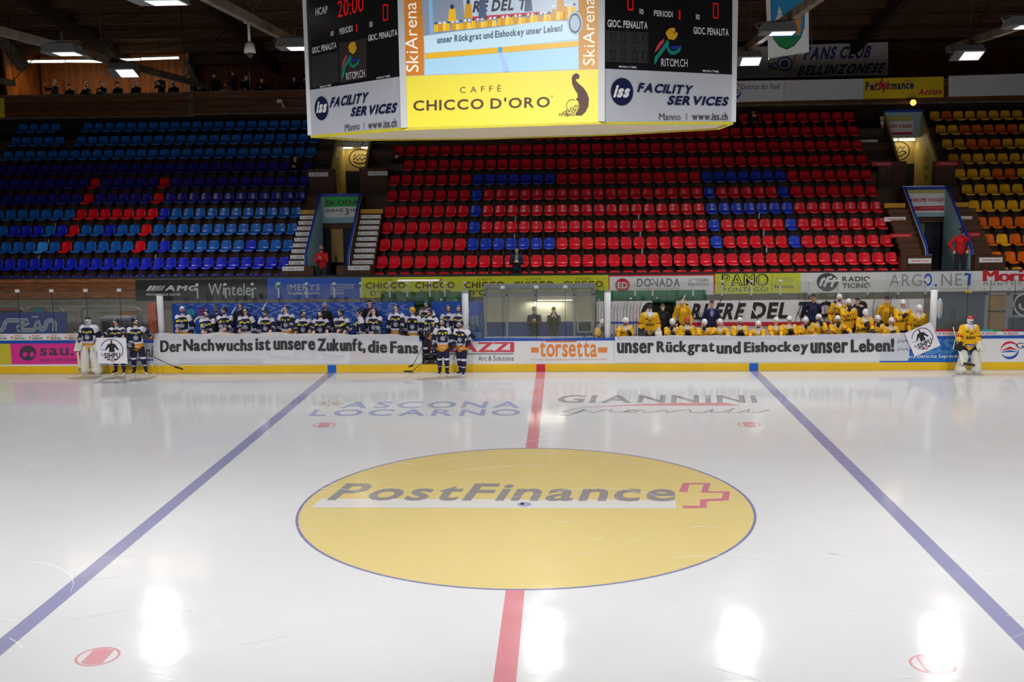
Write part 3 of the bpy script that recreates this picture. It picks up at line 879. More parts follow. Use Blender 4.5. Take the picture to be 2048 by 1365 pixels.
for i in range(1, 11):
    bl = red_cols(i)
    for k in range(40):
        x = -6.2 + PIT * k
        px_lim = None
        if i == 7 and k == 0: continue
        c = 'seatblue' if k in bl else 'red'
        if i >= 9:
            if x < (-.3 if i == 9 else 8.2): continue
            if i == 10: rest.append((x, i)); continue
        if i == 10: continue
        put_seat(c, x, i, '%s, %s from sponsor stairs, %s row of red block' % (CN[c][1], ords[k], rown[i]), 'red block, %s row' % rown[i])
YC = {1: 'oo', 2: 'oyoo', 3: 'oooo', 4: 'yyyyy', 5: 'yyyyyy', 6: 'yyyooy', 7: 'yyyyyyy', 8: 'yyoooyyy', 9: 'yyoooooyy', 10: 'yoyyyyyyy'}
for i in range(1, 11):
    for k in range(9 if i > 4 else 8):
        s = YC[i]; c = {'o': 'orange', 'y': 'yellow'}[s[k] if k < len(s) else s[-1]]
        x = 17.01 - .026 * (i - 1) + PIT * k
        put_seat(c, x, i, '%s, %s from the aisle, %s row of yellow block' % (CN[c][1], ords[k], rown[i]), 'yellow block, %s row' % rown[i])
# dim top row and hidden front row: the rest of each kind in one object
def seat_mass(name, nm, pts, lab):
    b = MB(); me = SM[nm]
    v = np.array([p.co[:] for p in me.vertices]); f = [tuple(p.vertices) for p in me.polygons]
    for x, y, z in pts:
        b.add(v + np.array((x, y, z)), f, me.materials[0], True)
    b.build(name, kind='stuff', label=lab, cat='seats')
seat_mass('red_seats', 'red', [(x, 20.05 + .75 * 9, tread(10) + .55) for x, i in rest] + [(-6.2 + PIT * k, 19.3, 2.84) for k in range(40)], 'dim red seats along the very top row and just over the parapet')
seat_mass('blue_seats', 'navy', [(-10.02 - PIT * k, 19.3, 2.84) for k in range(25)], 'blue seat tops just showing over the parapet on the left')
seat_mass('yellow_seats', 'yellow', [(17.0 + PIT * k, 19.3, 2.84) for k in range(8)], 'yellow seat tops just showing over the parapet on the right')

# ---------------------------------------------------------------- stairway entrances through the stand
PBLUE = mat('parapet_blue', (28, 60, 170), .5); PWHITE = mat('entrance_paint', (150, 186, 196), .6, var=.08); PDARK = mat('entrance_dark', (26, 30, 46), .6)
def vomitory(x0, x1, lab):
    t = thing('stand_entrance', ((x0 + x1) / 2, 19.4, 2.2), lab, 'entrance')
    for s, x in ((-1, x0), (1, x1)):
        xa, xb = (x - .06, x + .02) if s < 0 else (x - .02, x + .06)
        prof = [(19.35, 2.2), (22.45, 2.2), (22.45, 5.93), (22.3, 5.93), (19.7, 3.95), (19.45, 3.7), (19.35, 3.2)]
        b = MB(); n = len(prof)
        vs = [(xa, y, z) for y, z in prof] + [(xb, y, z) for y, z in prof]
        inner, outer = tuple(range(2 * n - 1, n - 1, -1)), tuple(range(n))
        if s > 0: inner, outer = outer, inner
        b.add(vs, [inner] + [(i, (i + 1) % n, (i + 1) % n + n, i + n) for i in range(n)], PWHITE); b.add(vs, [outer], WOODS)
        b.build('side_wall', t)
        b = MB()
        pp = [(19.35, 2.9), (19.35, 3.22), (19.45, 3.74), (19.7, 3.99), (22.3, 5.97)]
        for a, c in zip(pp, pp[1:]):
            b.bar((x, a[0], a[1]), (x, c[0], c[1]), .1, .06, PBLUE, (1, 0, .01))
        b.build('blue_edge', t, label='blue edge band')
    MB().box((x0, 22.4, 4.82), (x1, 22.5, 5.9), PWHITE).build('lintel', t)
    MB().box((x0 - .05, 22.38, 5.88), (x1 + .05, 22.5, 6.0), PBLUE).build('blue_top', t)
    MB().box((x0, 22.8, 2.2), (x1, 22.9, 4.9), PDARK).build('back_door', t)
    b = MB(); b.box((x0, 19.4, 2.0), (x1, 22.9, 2.25), CONC); b.build('landing', t)
    return t
v1 = vomitory(*V1, 'stand entrance with green and white garage sign between blue and red blocks')
v2 = vomitory(*V2, 'stand entrance with white and red travel sign between red and yellow blocks')
GRN = mat('sign_green', (36, 172, 62), .5)
def vsign(t, Y, f, name='entrance_sign'):
    p = wallpanel(Y); f(p); return p.build(name, parent=t)
s1 = lambda x, y: (560 + x * .1319, 380 + y * .1319)
def f(p):
    p.slab([s1(668, 108), s1(1225, 92), s1(1225, 405), s1(672, 420)], .02, WHITE); p.poly([s1(668, 108), s1(1225, 92), s1(1222, 250), s1(670, 266)], GRN)
    p.text('ŠKODA', s1(690, 236), s1(1195, 222), s1(690, 146), INK, 'b'); p.text('GARAGE', s1(698, 340), s1(960, 335), s1(698, 287), INK, 'b'); p.text('3', s1(980, 382), s1(1040, 380), s1(985, 282), INK); p.text('VALLI', s1(1062, 333), s1(1205, 327), s1(1062, 283), INK, 'b')
    p.text('Biasca', s1(855, 382), s1(968, 380), s1(855, 358), GREY)
vsign(v1, 22.39, f)
b = MB(); xx = at(691, 500, 22.78)[0]
for k in range(4): b.box((xx + .1 * k, 22.74, 2.25), (xx + .1 * k + .025, 22.78, 4.7), PBLUE)
for z in (2.3, 3.4, 4.65): b.box((xx, 22.74, z), (xx + .33, 22.78, z + .04), PBLUE)
b.build('gate', v1)
MB().box((V1[0] + .28, 22.74, 3.2), (V1[0] + .78, 22.8, 4.86), mat('lit_yellow', (200, 160, 90), .6)).build('lit_opening', v1)
s2 = lambda x, y: (1760 + x * .1538, 350 + y * .1538)
OLV = mat('sign_olive', (186, 176, 92), .5)
def f(p):
    p.slab([s2(300, 145), s2(842, 140), s2(834, 490), s2(300, 495)], .02, WHITE); p.poly([s2(300, 165), s2(836, 160), s2(834, 236), s2(300, 242)], OLV); p.poly([s2(300, 412), s2(832, 400), s2(830, 462), s2(300, 470)], RED)
    p.text('TRASPORTATORE UFFICIALE', s2(340, 192), s2(825, 186), s2(340, 174), WHITE); p.text('PRINCIPE VIAGGI', s2(355, 352), s2(820, 345), s2(366, 306), RED, 'x'); p.text('SA', s2(765, 362), s2(805, 361), s2(765, 348), INK, 'b'); p.text('www.principeviaggi.ch', s2(520, 442), s2(820, 436), s2(520, 424), WHITE)
vsign(v2, 22.39, f)
b = MB()
for k in range(3): b.box((V2[0] + .32 + .24 * k, 22.76, 3.4), (V2[0] + .5 + .24 * k, 22.8, 4.6), mat('door_glow', (120, 120, 60), .5))
b.box((V2[0] + .1, 22.74, 3.25), (V2[1] - .3, 22.8, 3.32), GREY); b.build('door_glazing', v2)
# upper entrances
LITP = mat('entrance_cream', (176, 160, 96), .6, var=.1)
def upper(x0, x1, lab, s):
    t = thing('upper_entrance', ((x0 + x1) / 2, 24, 6.0), lab, 'entrance')
    for x in (x0, x1):
        prof = [(24.25, 5.6), (27.3, 5.6), (27.3, 9.1), (26.5, 9.1), (24.25, 7.0)]
        vs = [(x - .05, y, z) for y, z in prof] + [(x + .05, y, z) for y, z in prof]
        fa, fb = (0, 1, 2, 3, 4), (9, 8, 7, 6, 5)
        if x == x1: fa, fb = fb, fa
        MB().add(vs, [fb] + [(i, (i + 1) % 5, (i + 1) % 5 + 5, i + 5) for i in range(5)], LITP).add(vs, [fa], WOODS).build('side_wall', t)
    MB().box((x0, 27.0, 6.4), (x1, 27.1, 8.1), LITP).build('back_wall', t)
    MB().box((x0, 26.4, 8.05), (x1, 26.5, 9.15), PWHITE).build('lintel', t)
    MB().box((x0 - .05, 26.36, 9.12), (x1 + .05, 26.5, 9.22), PBLUE).build('blue_top', t)
    MB().box((x0, 24.2, 5.4), (x1, 27.1, 5.6), CONC).build('landing', t)
    MB().box((x0, 26.95, 5.6), (x1, 27.0, 6.95), PDARK).build('dark_stair_sheet', t)  # dark sheet in place of the stairs, their darkness put in the colour
    TUBE = mat('tube_light', (255, 236, 196), .5, emit=6)
    w = x1 - x0
    for a, c in (((.02, .30), (.58, .98)) if s < 0 else ((.05, .42), (.48, .9))):
        MB().tube([(x0 + w * a, 26.75, 7.98), (x0 + w * c, 26.75, 7.98)], .045, TUBE, 8).build('tube_light', t)
    p = wallpanel(26.995); p.px = False
    cx, cz = x0 + w * .5, 7.5
    p.ring(cx, cz, .52, .42, .09, INK, 36); 
    for q in ([(-.3, .06), (-.22, .2), (-.14, .06), (-.06, .2), (.02, .08), (.1, .2), (.2, .1), (.3, .2)], [(-.32, -.06), (-.2, .04), (-.12, -.08), (-.02, .04), (.06, -.08), (.2, .02), (.34, -.04)], [(-.3, -.12), (-.1, -.22), (.15, -.2), (.36, -.06)]):
        p.stroke([(cx + u_, cz + v_) for u_, v_ in q], .045, INK)
    p.build('wall_crest', t, label='round club crest painted in black')
    q = Panel((x1 - .052 if s > 0 else x0 + .052, 25.4, 6.9), (0, -1 if s > 0 else 1, 0), (0, 0, 1), False)
    q.ring(0, 0, .3, .62, .1, INK); q.stroke([(-.15, .1), (-.05, .3), (.02, .1), (.12, .3)], .06, INK); q.stroke([(-.18, -.1), (0, -.2), (.18, -.05)], .06, INK)
    q.build('side_crest', t)
    li = bpy.data.lights.new('entrance_tube', 'AREA'); li.shape = 'RECTANGLE'; li.size = w * .8; li.size_y = .1; li.energy = 6; li.color = (1, .8, .5)
    lo = bpy.data.objects.new('entrance_tube', li); lo.location = ((x0 + x1) / 2, 26.7, 7.9); COL.objects.link(lo); lo.parent = t; lo.location -= t.location
    # timber parapet boxes either side
    b = MB()
    for xa, xb in ((x0 - .93, x0 + .2), (x1 - .2, x1 + .95)):
        b = MB(); b.box((xa, 23.9, 5.7), (xb, 24.25, 7.02), wood('entrance_wood', (94, 56, 36), (6, 1, .8), .55, .12, 0)); b.build('timber_parapet', t)
    return t
up1 = upper(*U1, 'lit upper entrance with black club crest between blue and red blocks', -1)
up2 = upper(*U2, 'lit upper entrance with black club crest between red and yellow blocks', 1)
s3 = lambda x, y: (560 + x * .1172, 270 + y * .1172)
vsign(up1, 26.39, lambda p: (p.slab([s3(1050, 60), s3(1570, 55), s3(1555, 205), s3(1040, 212)], .01, WHITE), p.text('GARAGE', s3(1085, 134), s3(1340, 128), s3(1085, 80), INK, 'b'), p.text('3', s3(1368, 176), s3(1425, 174), s3(1372, 84), INK), p.text('VALLI', s3(1458, 126), s3(1590, 122), s3(1458, 80), INK, 'b')))
s4 = lambda x, y: (1720 + x * .1319, 200 + y * .1319)
vsign(up2, 26.39, lambda p: (p.slab([s4(310, 330), s4(810, 322), s4(800, 490), s4(330, 500)], .01, WHITE), p.poly([s4(300, 250), s4(800, 245), s4(795, 315), s4(310, 322)], OLV), p.poly([s4(340, 496), s4(798, 486), s4(796, 524), s4(350, 530)], RED), p.text('PRINCIPE VIAGGI', s4(310, 432), s4(780, 420), s4(320, 376), RED, 'x')))

# small name plates on the aisle risers
def plate(px, py, qx, qy, Y, text, lab, grp, m=WHITE, ink=INK, ht=.135):
    a, c = at(px, py, Y), at(qx, qy, Y)
    z = (a[2] + c[2]) / 2
    p = Panel((a[0], Y, z), (1, 0, 0), (0, 0, 1), False)
    wdt = c[0] - a[0]
    p.slab([(0, -ht / 2), (wdt, -ht / 2), (wdt, ht / 2), (0, ht / 2)], .02, m)
    if text == 'G':
        h = ht * .22
        p.text('GARAGE', (wdt * .24, -h), (wdt * .58, -h), (wdt * .24, h), ink, 'b'); p.text('3', (wdt * .65, -h * 1.8), (wdt * .7, -h * 1.8), (wdt * .65, h * 1.4), ink, same=True); p.text('VALLI', (wdt * .75, -h), (wdt * .95, -h), (wdt * .75, h), ink, 'b', same=True)
        p.ring(wdt * .12, 0, wdt * .05, ht * .3, .4, GREY, 16, same=True)
    elif text == 'P':
        p.text('PRINCIPE VIAGGI', (wdt * .12, -.03), (wdt * .88, -.03), (wdt * .15, .03), ink, 'x')
    else:
        p.text(text, (wdt * .15, -.025), (wdt * .88, -.025), (wdt * .15, .025), ink)
    p.build('stair_plate', label=lab, cat='sign', group=grp)
for k in range(9):
    z = 3.43 + .2073 * k; y = 19.545 + .25 * k
    for xa, xb, side, st in ((-9.70, -9.10, 'left', 'left'), (-7.24, -6.46, 'right', 'right')):
        p = Panel((xa, y - .012, z), (1, 0, 0), (0, 0, 1), False); wd = .78
        ww = xb - xa
        p.slab([(0, -.068), (ww, -.068), (ww, .068), (0, .068)], .02, WHITE)
        p.text('GARAGE', (wd * .25, -.03), (wd * .6, -.03), (wd * .25, .03), INK, 'b'); p.ring(wd * .11, 0, .04, .042, .4, GREY, 14, same=True)
        if side == 'right': p.text('3', (wd * .67, -.05), (wd * .72, -.05), (wd * .67, .04), INK, same=True); p.text('VALLI', (wd * .78, -.03), (wd * .97, -.03), (wd * .78, .03), INK, 'b', same=True)
        p.build('stair_plate', label='garage name plate, %s from the bottom, stair %s of green sign entrance' % (ords[k], st), cat='sign', group='garage plates on the stair risers')
YB = mat('yellow_step', (190, 140, 20), .5)
for xa, xb, s in ((-9.7, -9.06, 'left of the green sign entrance'), (-7.3, -6.4, 'right of the green sign entrance'), (13.3, 14.1, 'left of the travel sign entrance'), (15.92, 16.5, 'right of the travel sign entrance')):
    MB().box((xa, 21.75, 5.2), (xb, 21.82, 5.38), YB).build('yellow_step_board', label='yellow board at the head of the stair ' + s, cat='board')
# timber boxes with plates at the foot of the stairs
for xa, xb, s, pl in ((-9.82, -8.62, 'left', (564.6, 538, 607.5, 537.5)), (-7.75, -6.45, 'right', (696, 536.5, 739, 536))):
    MB().box((xa, 18.95, 2.5), (xb, 19.3, 3.34), wood('entrance_wood', (94, 56, 36))).build('timber_parapet', label='low timber parapet %s of the green sign entrance' % s, cat='parapet')
    plate(*pl, 18.94, 'G', 'white garage plate on the low timber parapet %s of the green sign entrance' % s, 'garage plates', ht=.16)
for xa, xb, s, pl in ((13.15, 14.25, 'left', (1816.5, 522.5, 1862.5, 522)), (15.8, 16.9, 'right', (1958.5, 520.5, 2005, 520))):
    MB().box((xa, 18.95, 2.5), (xb, 19.3, 3.52), wood('entrance_wood', (94, 56, 36))).build('timber_parapet', label='low timber parapet %s of the travel sign entrance' % s, cat='parapet')
    plate(*pl, 18.94, 'P', 'white plate with red travel name on the low parapet %s of the travel entrance' % s, 'travel plates', ink=RED, ht=.18)
plate(617.5, 349.5, 656, 349, 23.89, 'G', 'white garage plate on the timber parapet left of the crest entrance', 'garage plates', ht=.17)
plate(736, 347.5, 775, 346.5, 23.89, 'G', 'white garage plate on the timber parapet right of the crest entrance', 'garage plates', ht=.17)
plate(631, 335.5, 662, 335, 25.0, 'G', 'grey garage plate above the timber parapet left of the crest entrance', 'garage plates', ht=.15)
plate(747, 333.5, 776, 333, 25.0, 'G', 'grey garage plate above the timber parapet right of the crest entrance', 'garage plates', ht=.15)
plate(1744, 328.5, 1785, 327.5, 23.89, 'T 091 972 20 20', 'red phone plate on the parapet left of the upper travel entrance', 'phone plates', RED, WHITE, .17)
plate(1872, 328, 1916, 327, 23.89, 'T 091 972 20 20', 'red phone plate on the parapet right of the upper travel entrance', 'phone plates', RED, WHITE, .17)
plate(1768.5, 439.5, 1811.5, 438, 21.2, 'P', 'white travel plate on the red block stairs', 'travel plates', ink=RED, ht=.17)
plate(1922, 438, 1944, 437, 21.2, 'P', 'white travel plate beside the right blue parapet', 'travel plates', ink=RED, ht=.17)
plate(1780, 472, 1824, 471, 20.5, 'www.principeviaggi.ch', 'red web address plate on the red block stairs', 'travel plates', RED, WHITE, .15)
plate(1936, 470, 1960, 469, 20.5, 'viaggi.ch', 'red web address plate beside the right blue parapet', 'travel plates', RED, WHITE, .15)
plate(1715, 284, 1755, 283, 25.6, 'P', 'dim white travel plate near the top of the red block', 'travel plates', ink=RED, ht=.15)
# steel uprights between the seat rows
for k, (px, py, i) in enumerate(((108, 455, 3), (337, 452, 3), (95, 488, 2), (324, 485, 2), (75, 520, 1), (309, 518, 1), (1277, 435, 3), (1518, 432, 3), (1280, 470, 2), (1527, 466, 2), (1284, 503, 1), (1533, 500, 1), (1030, 440, 3), (1028, 476, 2))):
    q = at(px, py, 19.6 + .75 * i)
    MB().bar((q[0], q[1], q[2] - .12), (q[0] + .03, q[1] + .1, q[2] + .16), .05, .03, GREY).build('row_bracket', label='small grey steel bracket between seat rows, %s' % ('left in the blue block' if px < 600 else 'in the red block'), cat='bracket', group='steel brackets between rows' + (' of the blue block' if px < 600 else ' of the red block'))

# ---------------------------------------------------------------- advert boards along the stand wall
YA = 18.56
def aboard(x0, x1, m, lab, yt=(556, 541), yb=(598, 582)):
    p = wallpanel(YA)
    f_ = lambda x, a: a[0] + (a[1] - a[0]) * (x - 600) / 1400
    tp = lambda x: 556 + (541 - 556) * (x - 600) / 1400 + 1.0
    p.slab([(x0, tp(x0)), (x1, tp(x1)), (x1, f_(x1, yb)), (x0, f_(x0, yb))], .02, m)
    return p
def ab_done(p, lab): p.build('advert_board', label=lab, cat='advert board', group=None)
k1 = lambda x, y: (260 + x * .1465, 540 + y * .1465)
BLK = mat('advert_black', (38, 42, 40), .35)
p = aboard(271, 534, BLK, '')
SL = mat('letter_silver', (206, 212, 212), .5)
p.text('AMG', k1(470, 288), k1(915, 288), k1(490, 212), SL, 'x'); q = False
for a, wd in ((218, 44), (276, 34), (322, 22), (358, 18), (392, 14), (420, 12)):
    p.poly([k1(a, 288), k1(a + wd, 288), k1(a + wd + 52, 216), k1(a + 52, 216)], SL, q); q = True
p.text('PERFORMANCE CENTER', k1(218, 355), k1(693, 355), k1(218, 322), SL, 'b'); p.text('Winteler', k1(1070, 350), k1(1725, 350), k1(1070, 186), SL)
ab_done(p, 'black advert board with silver car dealer lettering')
p = aboard(534, 722, mat('advert_blue', (22, 86, 190), .4), '')
p.text('IMERYS', (575, 581), (639.2, 581), (575, 568.8), SL, 'n', .2); p.text('Graphite & Carbon', (576, 591.5), (639.2, 591.5), (576, 583.6), SL, 'b'); p.ell(557, 572, 7, 8, mat('sphere', (120, 190, 190), .5)); p.ell(559, 573, 6, 7, mat('sphere2', (70, 110, 160), .5))
for s_, y, x1 in (('CAMPIONI MONDIALI', 572, 710), ('NELLA PRODUZIONE', 577.6, 707.7), ('DI GRAFITE', 583.2, 687), ('6743 BODIO', 589, 689)): p.text(s_, (660.7, y), (x1, y), (660.7, y - 4.2), SL, 'b' if 'B' in s_ else 'n')
ab_done(p, 'blue advert board with white mining lettering')
p = aboard(722, 1217, LIME, '')
for i in range(5):
    dx, dy = 98.8 * i, -.72 * i
    p.text('CAFFÈ', (757.3 + dx, 562.3 + dy), (785.2 + dx, 562 + dy), (757.3 + dx, 557.6 + dy), BROWN, 'n', .3); p.text('CHICCO', (731.6 + dx, 578 + dy), (810.4 + dx, 577.2 + dy), (731.6 + dx, 565.4 + dy), BROWN, 'b', .14); p.text("D'ORO", (740.8 + dx, 592 + dy), (803 + dx, 591 + dy), (740.8 + dx, 581.5 + dy), BROWN, 'b', .14)
ab_done(p, 'long lime yellow advert board with coffee name repeated five times')
p = aboard(1217, 1430, RED, '')
p.poly([(1219, 553.5), (1427, 551.5), (1427, 590), (1219, 591.5)], WHITE)
p.ell(1245, 571, 14.5, 14, RED); p.text('ED', (1235, 577), (1255, 577), (1235, 564.5), WHITE, 'b'); LGR = mat('letter_grey', (120, 126, 130), .5)
p.text('DONADA', (1274, 574.3), (1360, 574), (1274, 557.2), LGR, 'b'); p.text('LUGANO', (1302, 585.4), (1360, 584.8), (1302, 579.6), LGR, 'n', .4); p.rect(1274, 576.5, 1360, 577.2, PINKRED)
p.text('LATTONIERI', (1377, 563.4), (1417, 563), (1377, 557.6), LGR); p.text('ISOLAZIONI', (1377, 571.3), (1417, 571), (1377, 566), LGR); p.text('www.donada.com', (1379, 583), (1416, 582.6), (1379, 580.4), LGR)
ab_done(p, 'white advert board with red frame and red round initials')
p = aboard(1430, 1601, mat('advert_lime', (200, 205, 52), .45), '')
p.text('PAMO', (1444.6, 572.7), (1536, 571.8), (1444.6, 548.8), INK, 'b', .12, fat=.02); p.text('PAMO', (1446.6, 571), (1534, 570.2), (1446.6, 550.6), mat('advert_lime', (0, 0, 0)), 'n', .22); p.text('PONTEGGI', (1445.5, 584.4), (1536, 583), (1445.5, 575.6), INK2, 'n', .2)
p.rect(1543.6, 547, 1544.2, 586, INK2); p.text('Bellinzona', (1549, 576.4), (1587, 576), (1549, 569.6), INK2); p.text('Tel. 091 829 11 66', (1550, 559), (1586, 558.6), (1550, 555.6), GREY); p.text('pamoponteggi.ch', (1550, 564.6), (1587, 564.2), (1550, 561), GREY)
ab_done(p, 'lime advert board with outlined black scaffolding name')
p = aboard(1601, 1773, mat('advert_white', (212, 214, 216), .45), '')
p.ell(1654.7, 564.6, 21.5, 18.5, INK2); 
for q in ([(1640, 572), (1645, 560), (1650, 557)], [(1648, 574), (1656, 556), (1664, 554)], [(1662, 574), (1670, 556)], [(1650, 563), (1674, 562)]): p.stroke(q, .09, WHITE)
p.text('RADIO', (1684.6, 563.4), (1740, 562.9), (1684.6, 553.4), INK2, 'b'); p.text('TICINO', (1684.6, 576.6), (1740, 576), (1684.6, 566.6), INK2, 'b')
ab_done(p, 'white advert board with dark oval radio logo')
p = aboard(1773, 1950, mat('advert_white2', (206, 210, 216), .45), '')
p.text('ARG', (1779, 573.4), (1843.6, 572.9), (1779, 548.8), GREY, 'n', .12); p.text('O', (1847.8, 572.8), (1864, 572.6), (1847.8, 547.2), BLUE, 'b'); p.rect(1869, 569, 1874, 573, BLUE, True); p.text('NE', (1882.4, 572), (1923.7, 571.7), (1882.4, 547.6), GREY, 'n', .2); p.stroke([(1929, 549), (1939, 549), (1937.5, 571.5)], .11, BLUE)
p.text('NETWORK ENGINEERING', (1880, 580), (1940, 579), (1880, 577), GREY)
ab_done(p, 'white advert board with wide grey and blue network name')
p = aboard(1950, 2110, mat('advert_white3', (216, 218, 222), .45), '')
p.text('Moris', (1967.5, 563.6), (2060, 563), (1967.5, 540.4), RED, 'n', .06, fat=.04); p.text('MONTE CARASSO', (1967, 570.8), (2120, 569.5), (1967, 565.4), INK2, 'n', .4)
for x0 in (1968, 2018, 2046): p.ell(x0, 578, 1, 1, INK2, same=True)
ab_done(p, 'white advert board with bold red name at the right edge')
t = thing('strip_lamp', (at(836, 562, 18.3)[0], 18.3, 2.85), 'long white strip lamp over the lime coffee board', 'lamp')
MB().box((at(795, 562, 18.3)[0], 18.28, 2.80), (at(878, 562, 18.3)[0], 18.36, 2.86), mat('lamp_white', (250, 250, 245), .4, emit=.35)).build('lamp_tube', t)
for px in (797, 876): MB().box((at(px, 562, 18.3)[0] - .03, 18.3, 2.72), (at(px, 562, 18.3)[0] + .03, 18.58, 2.80), GREY).build('bracket', t)
# ---------------------------------------------------------------- balcony, back wall, roof
b = MB(); b.box((-30, 27.3, 5.5), (26, 27.5, 9.5), mat('back_dark', (40, 30, 26), .9)); b.build('wall_stand_back', kind='structure')
b = MB(); b.box((-30, 27.15, 9.38), (26, 33, 9.5), mat('back_dark', (40, 30, 26))); b.build('floor_balcony', kind='structure')
XP = at(383, 200, 27.1)[0]
b = MB(); b.box((-30, 27.08, 9.48), (XP, 27.16, 10.46), WOODB); b.box((-30, 27.02, 10.44), (XP, 27.2, 10.52), BEAM); b.box((-30, 27.02, 9.45), (XP, 27.18, 9.53), BEAM); b.build('balcony_front', kind='structure')
b = MB(); b.box((XP, 27.08, 9.50), (26, 27.16, 10.5), WOODB); b.box((XP, 27.02, 10.49), (26, 27.2, 10.55), BEAM); b.box((XP, 27.0, 9.5), (26, 27.18, 9.6), BEAM); b.build('balcony_front', kind='structure')
b = MB(); b.box((XP - .12, 26.98, 9.45), (XP + .16, 27.2, 10.45), BEAM); b.build('pillar_balcony', kind='structure')
XA, XB = at(82, 150, 30.5)[0], at(378, 150, 30.5)[0]
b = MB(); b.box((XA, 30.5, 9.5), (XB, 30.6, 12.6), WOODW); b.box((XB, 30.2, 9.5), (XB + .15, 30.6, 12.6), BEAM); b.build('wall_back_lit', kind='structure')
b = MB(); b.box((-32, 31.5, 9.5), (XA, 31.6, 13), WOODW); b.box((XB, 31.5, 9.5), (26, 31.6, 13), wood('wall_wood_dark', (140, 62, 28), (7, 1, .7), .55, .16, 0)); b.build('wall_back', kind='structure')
b = MB(); b.box((XA - .3, 27.6, 9.5), (XA - .2, 31.5, 12.6), WOODW); b.build('wall_partition', kind='structure')
def roofz(y): return 12.45 + (31.5 - y) * .16 if y > -2 else 12.45 + 33.5 * .16
b = MB()
b.add([(-32, -26, roofz(-2)), (28, -26, roofz(-2)), (28, -2, roofz(-2)), (-32, -2, roofz(-2)), (28, 33, roofz(33)), (-32, 33, roofz(33))], [(0, 3, 2, 1), (3, 5, 4, 2)], WOODR)
b.build('ceiling_roof', kind='structure')
for y in (22.5, 24.6, 26.7, 28.8, 30.9, 17, 11, 5):
    b = MB(); b.box((-32, y - .1, roofz(y) - .42), (28, y + .1, roofz(y) - .02), wood('purlin_wood', (84, 58, 38), (.5, 4, 4), .7)); b.build('purlin_beam', kind='structure')
for x in (-20.2, -13.4, -6.6, 6.7, 13.5):
    b = MB(); b.bar((x + .5, -4, roofz(-4) - .5), (x + .5, 31.4, roofz(31.4) - .5), .3, .55, wood('rafter_wood', (60, 44, 32), (4, .5, 4), .7)); b.build('rafter_beam', kind='structure')
# horizontal tie beams that carry the lamps
BX = {-22.2: 24, -14.9: 25, -7.45: 14.5, .0: 14, 7.0: 18, 14.15: 18, 21.5: 17}
for x, y1 in BX.items():
    b = MB(); b.box((x - .09, -18, 10.62), (x + .09, y1, 10.86), BEAM)
    for y in range(-16, int(y1) + 1, 8):
        b.tube([(x, y, 10.86), (x + 1.6, y + 1.5, 13.2)], .02, DARKM, 5); b.tube([(x, y, 10.86), (x, y, roofz(y))], .015, DARKM, 5)
    b.build('tie_beam', kind='structure')
b = MB(); b.bar((-14.9, 24.9, 10.74), (-14.9, 27.1, 10.74), .16, .2, BEAM); b.build('tie_beam', kind='structure')
b = MB(); b.bar(at(372, 122, 27), at(400, 178, 27), .14, .2, BEAM); b.build('strut_beam', kind='structure')
b = MB(); b.tube([at(386, 130, 27.1), at(387, 183, 27.1)], .03, METAL, 6); b.build('strut_post', kind='structure')
b = MB(); b.bar(at(-10, 60, 26), at(48, 135, 26), .3, .5, BEAM); b.build('brace_beam', kind='structure')
b = MB(); b.tube([at(499, 124, 26.9), at(500, 180, 26.9)], .025, METAL, 6); b.build('strut_post', kind='structure')
# tube lights of the balcony
TL = mat('balcony_tube', (255, 244, 214), .5, emit=5)
for k, (xa, xb, ya, yb) in enumerate(((56, 129, 123.5, 122.8), (132, 205, 122.5, 123), (226, 280, 120.5, 118.5), (283, 357, 118, 115.5))):
    a, c = at(xa, ya, 28.4), at(xb, yb, 28.4)
    t = thing('tube_light', (a + c) / 2, 'warm white tube light over the balcony, %s of four from the left' % ords[k], 'lamp', 'balcony tube lights')
    MB().tube([a, c], .05, TL, 8).build('tube', t)
    MB().box((a[0], 28.37, a[2] + .05), (c[0], 28.43, a[2] + .1), GREY).build('fitting', t)
    MB().tube([((a[0] + c[0]) / 2, 28.4, a[2] + .1), ((a[0] + c[0]) / 2, 28.4, roofz(28.4))], .012, DARKM, 5).build('hanger', t)
    li = bpy.data.lights.new('tube_light', 'AREA'); li.shape = 'RECTANGLE'; li.size = c[0] - a[0]; li.size_y = .12; li.energy = 16; li.color = (1, .86, .62)
    lo = bpy.data.objects.new('tube_glow', li); COL.objects.link(lo); lo.parent = t; lo.location = (0, 0, -.1)
# banners on the balcony front (right) and behind it
c5 = lambda x, y: (1440 + x * .2969, y * .2969)
YBN = 27.0
p = wallpanel(YBN); p.slab([c5(60, 546), c5(430, 541), c5(430, 680), c5(60, 690)], .01, WHITE); gottardo(p, c5(85, 612)[0], 182, 18, (c5(138, 603), c5(400, 598), c5(138, 568)))
p.build('cloth_banner', label='white balcony banner with red and blue mountain logo', cat='banner')
p = wallpanel(YBN); p.slab([c5(432, 541), c5(968, 531), c5(968, 668), c5(432, 680)], .01, mat('banner_cloth', (214, 216, 222), .7)); p.build('cloth_banner', label='blank white balcony banner between mountain logo and yellow banner', cat='banner')
p = wallpanel(YBN); p.slab([c5(970, 530), c5(1507, 516), c5(1507, 655), c5(970, 668)], .01, mat('banner_yellow', (226, 200, 30), .6))
p.text('Performance', c5(980, 612), c5(1305, 600), c5(980, 552), NAVY, 'x'); p.text('Sport', c5(1232, 558), c5(1306, 555), c5(1238, 533), RED); p.text('Action', c5(1332, 642), c5(1488, 638), c5(1345, 598), RED, 'x'); p.ell(*c5(1097, 578), 8, 7, PINKRED)
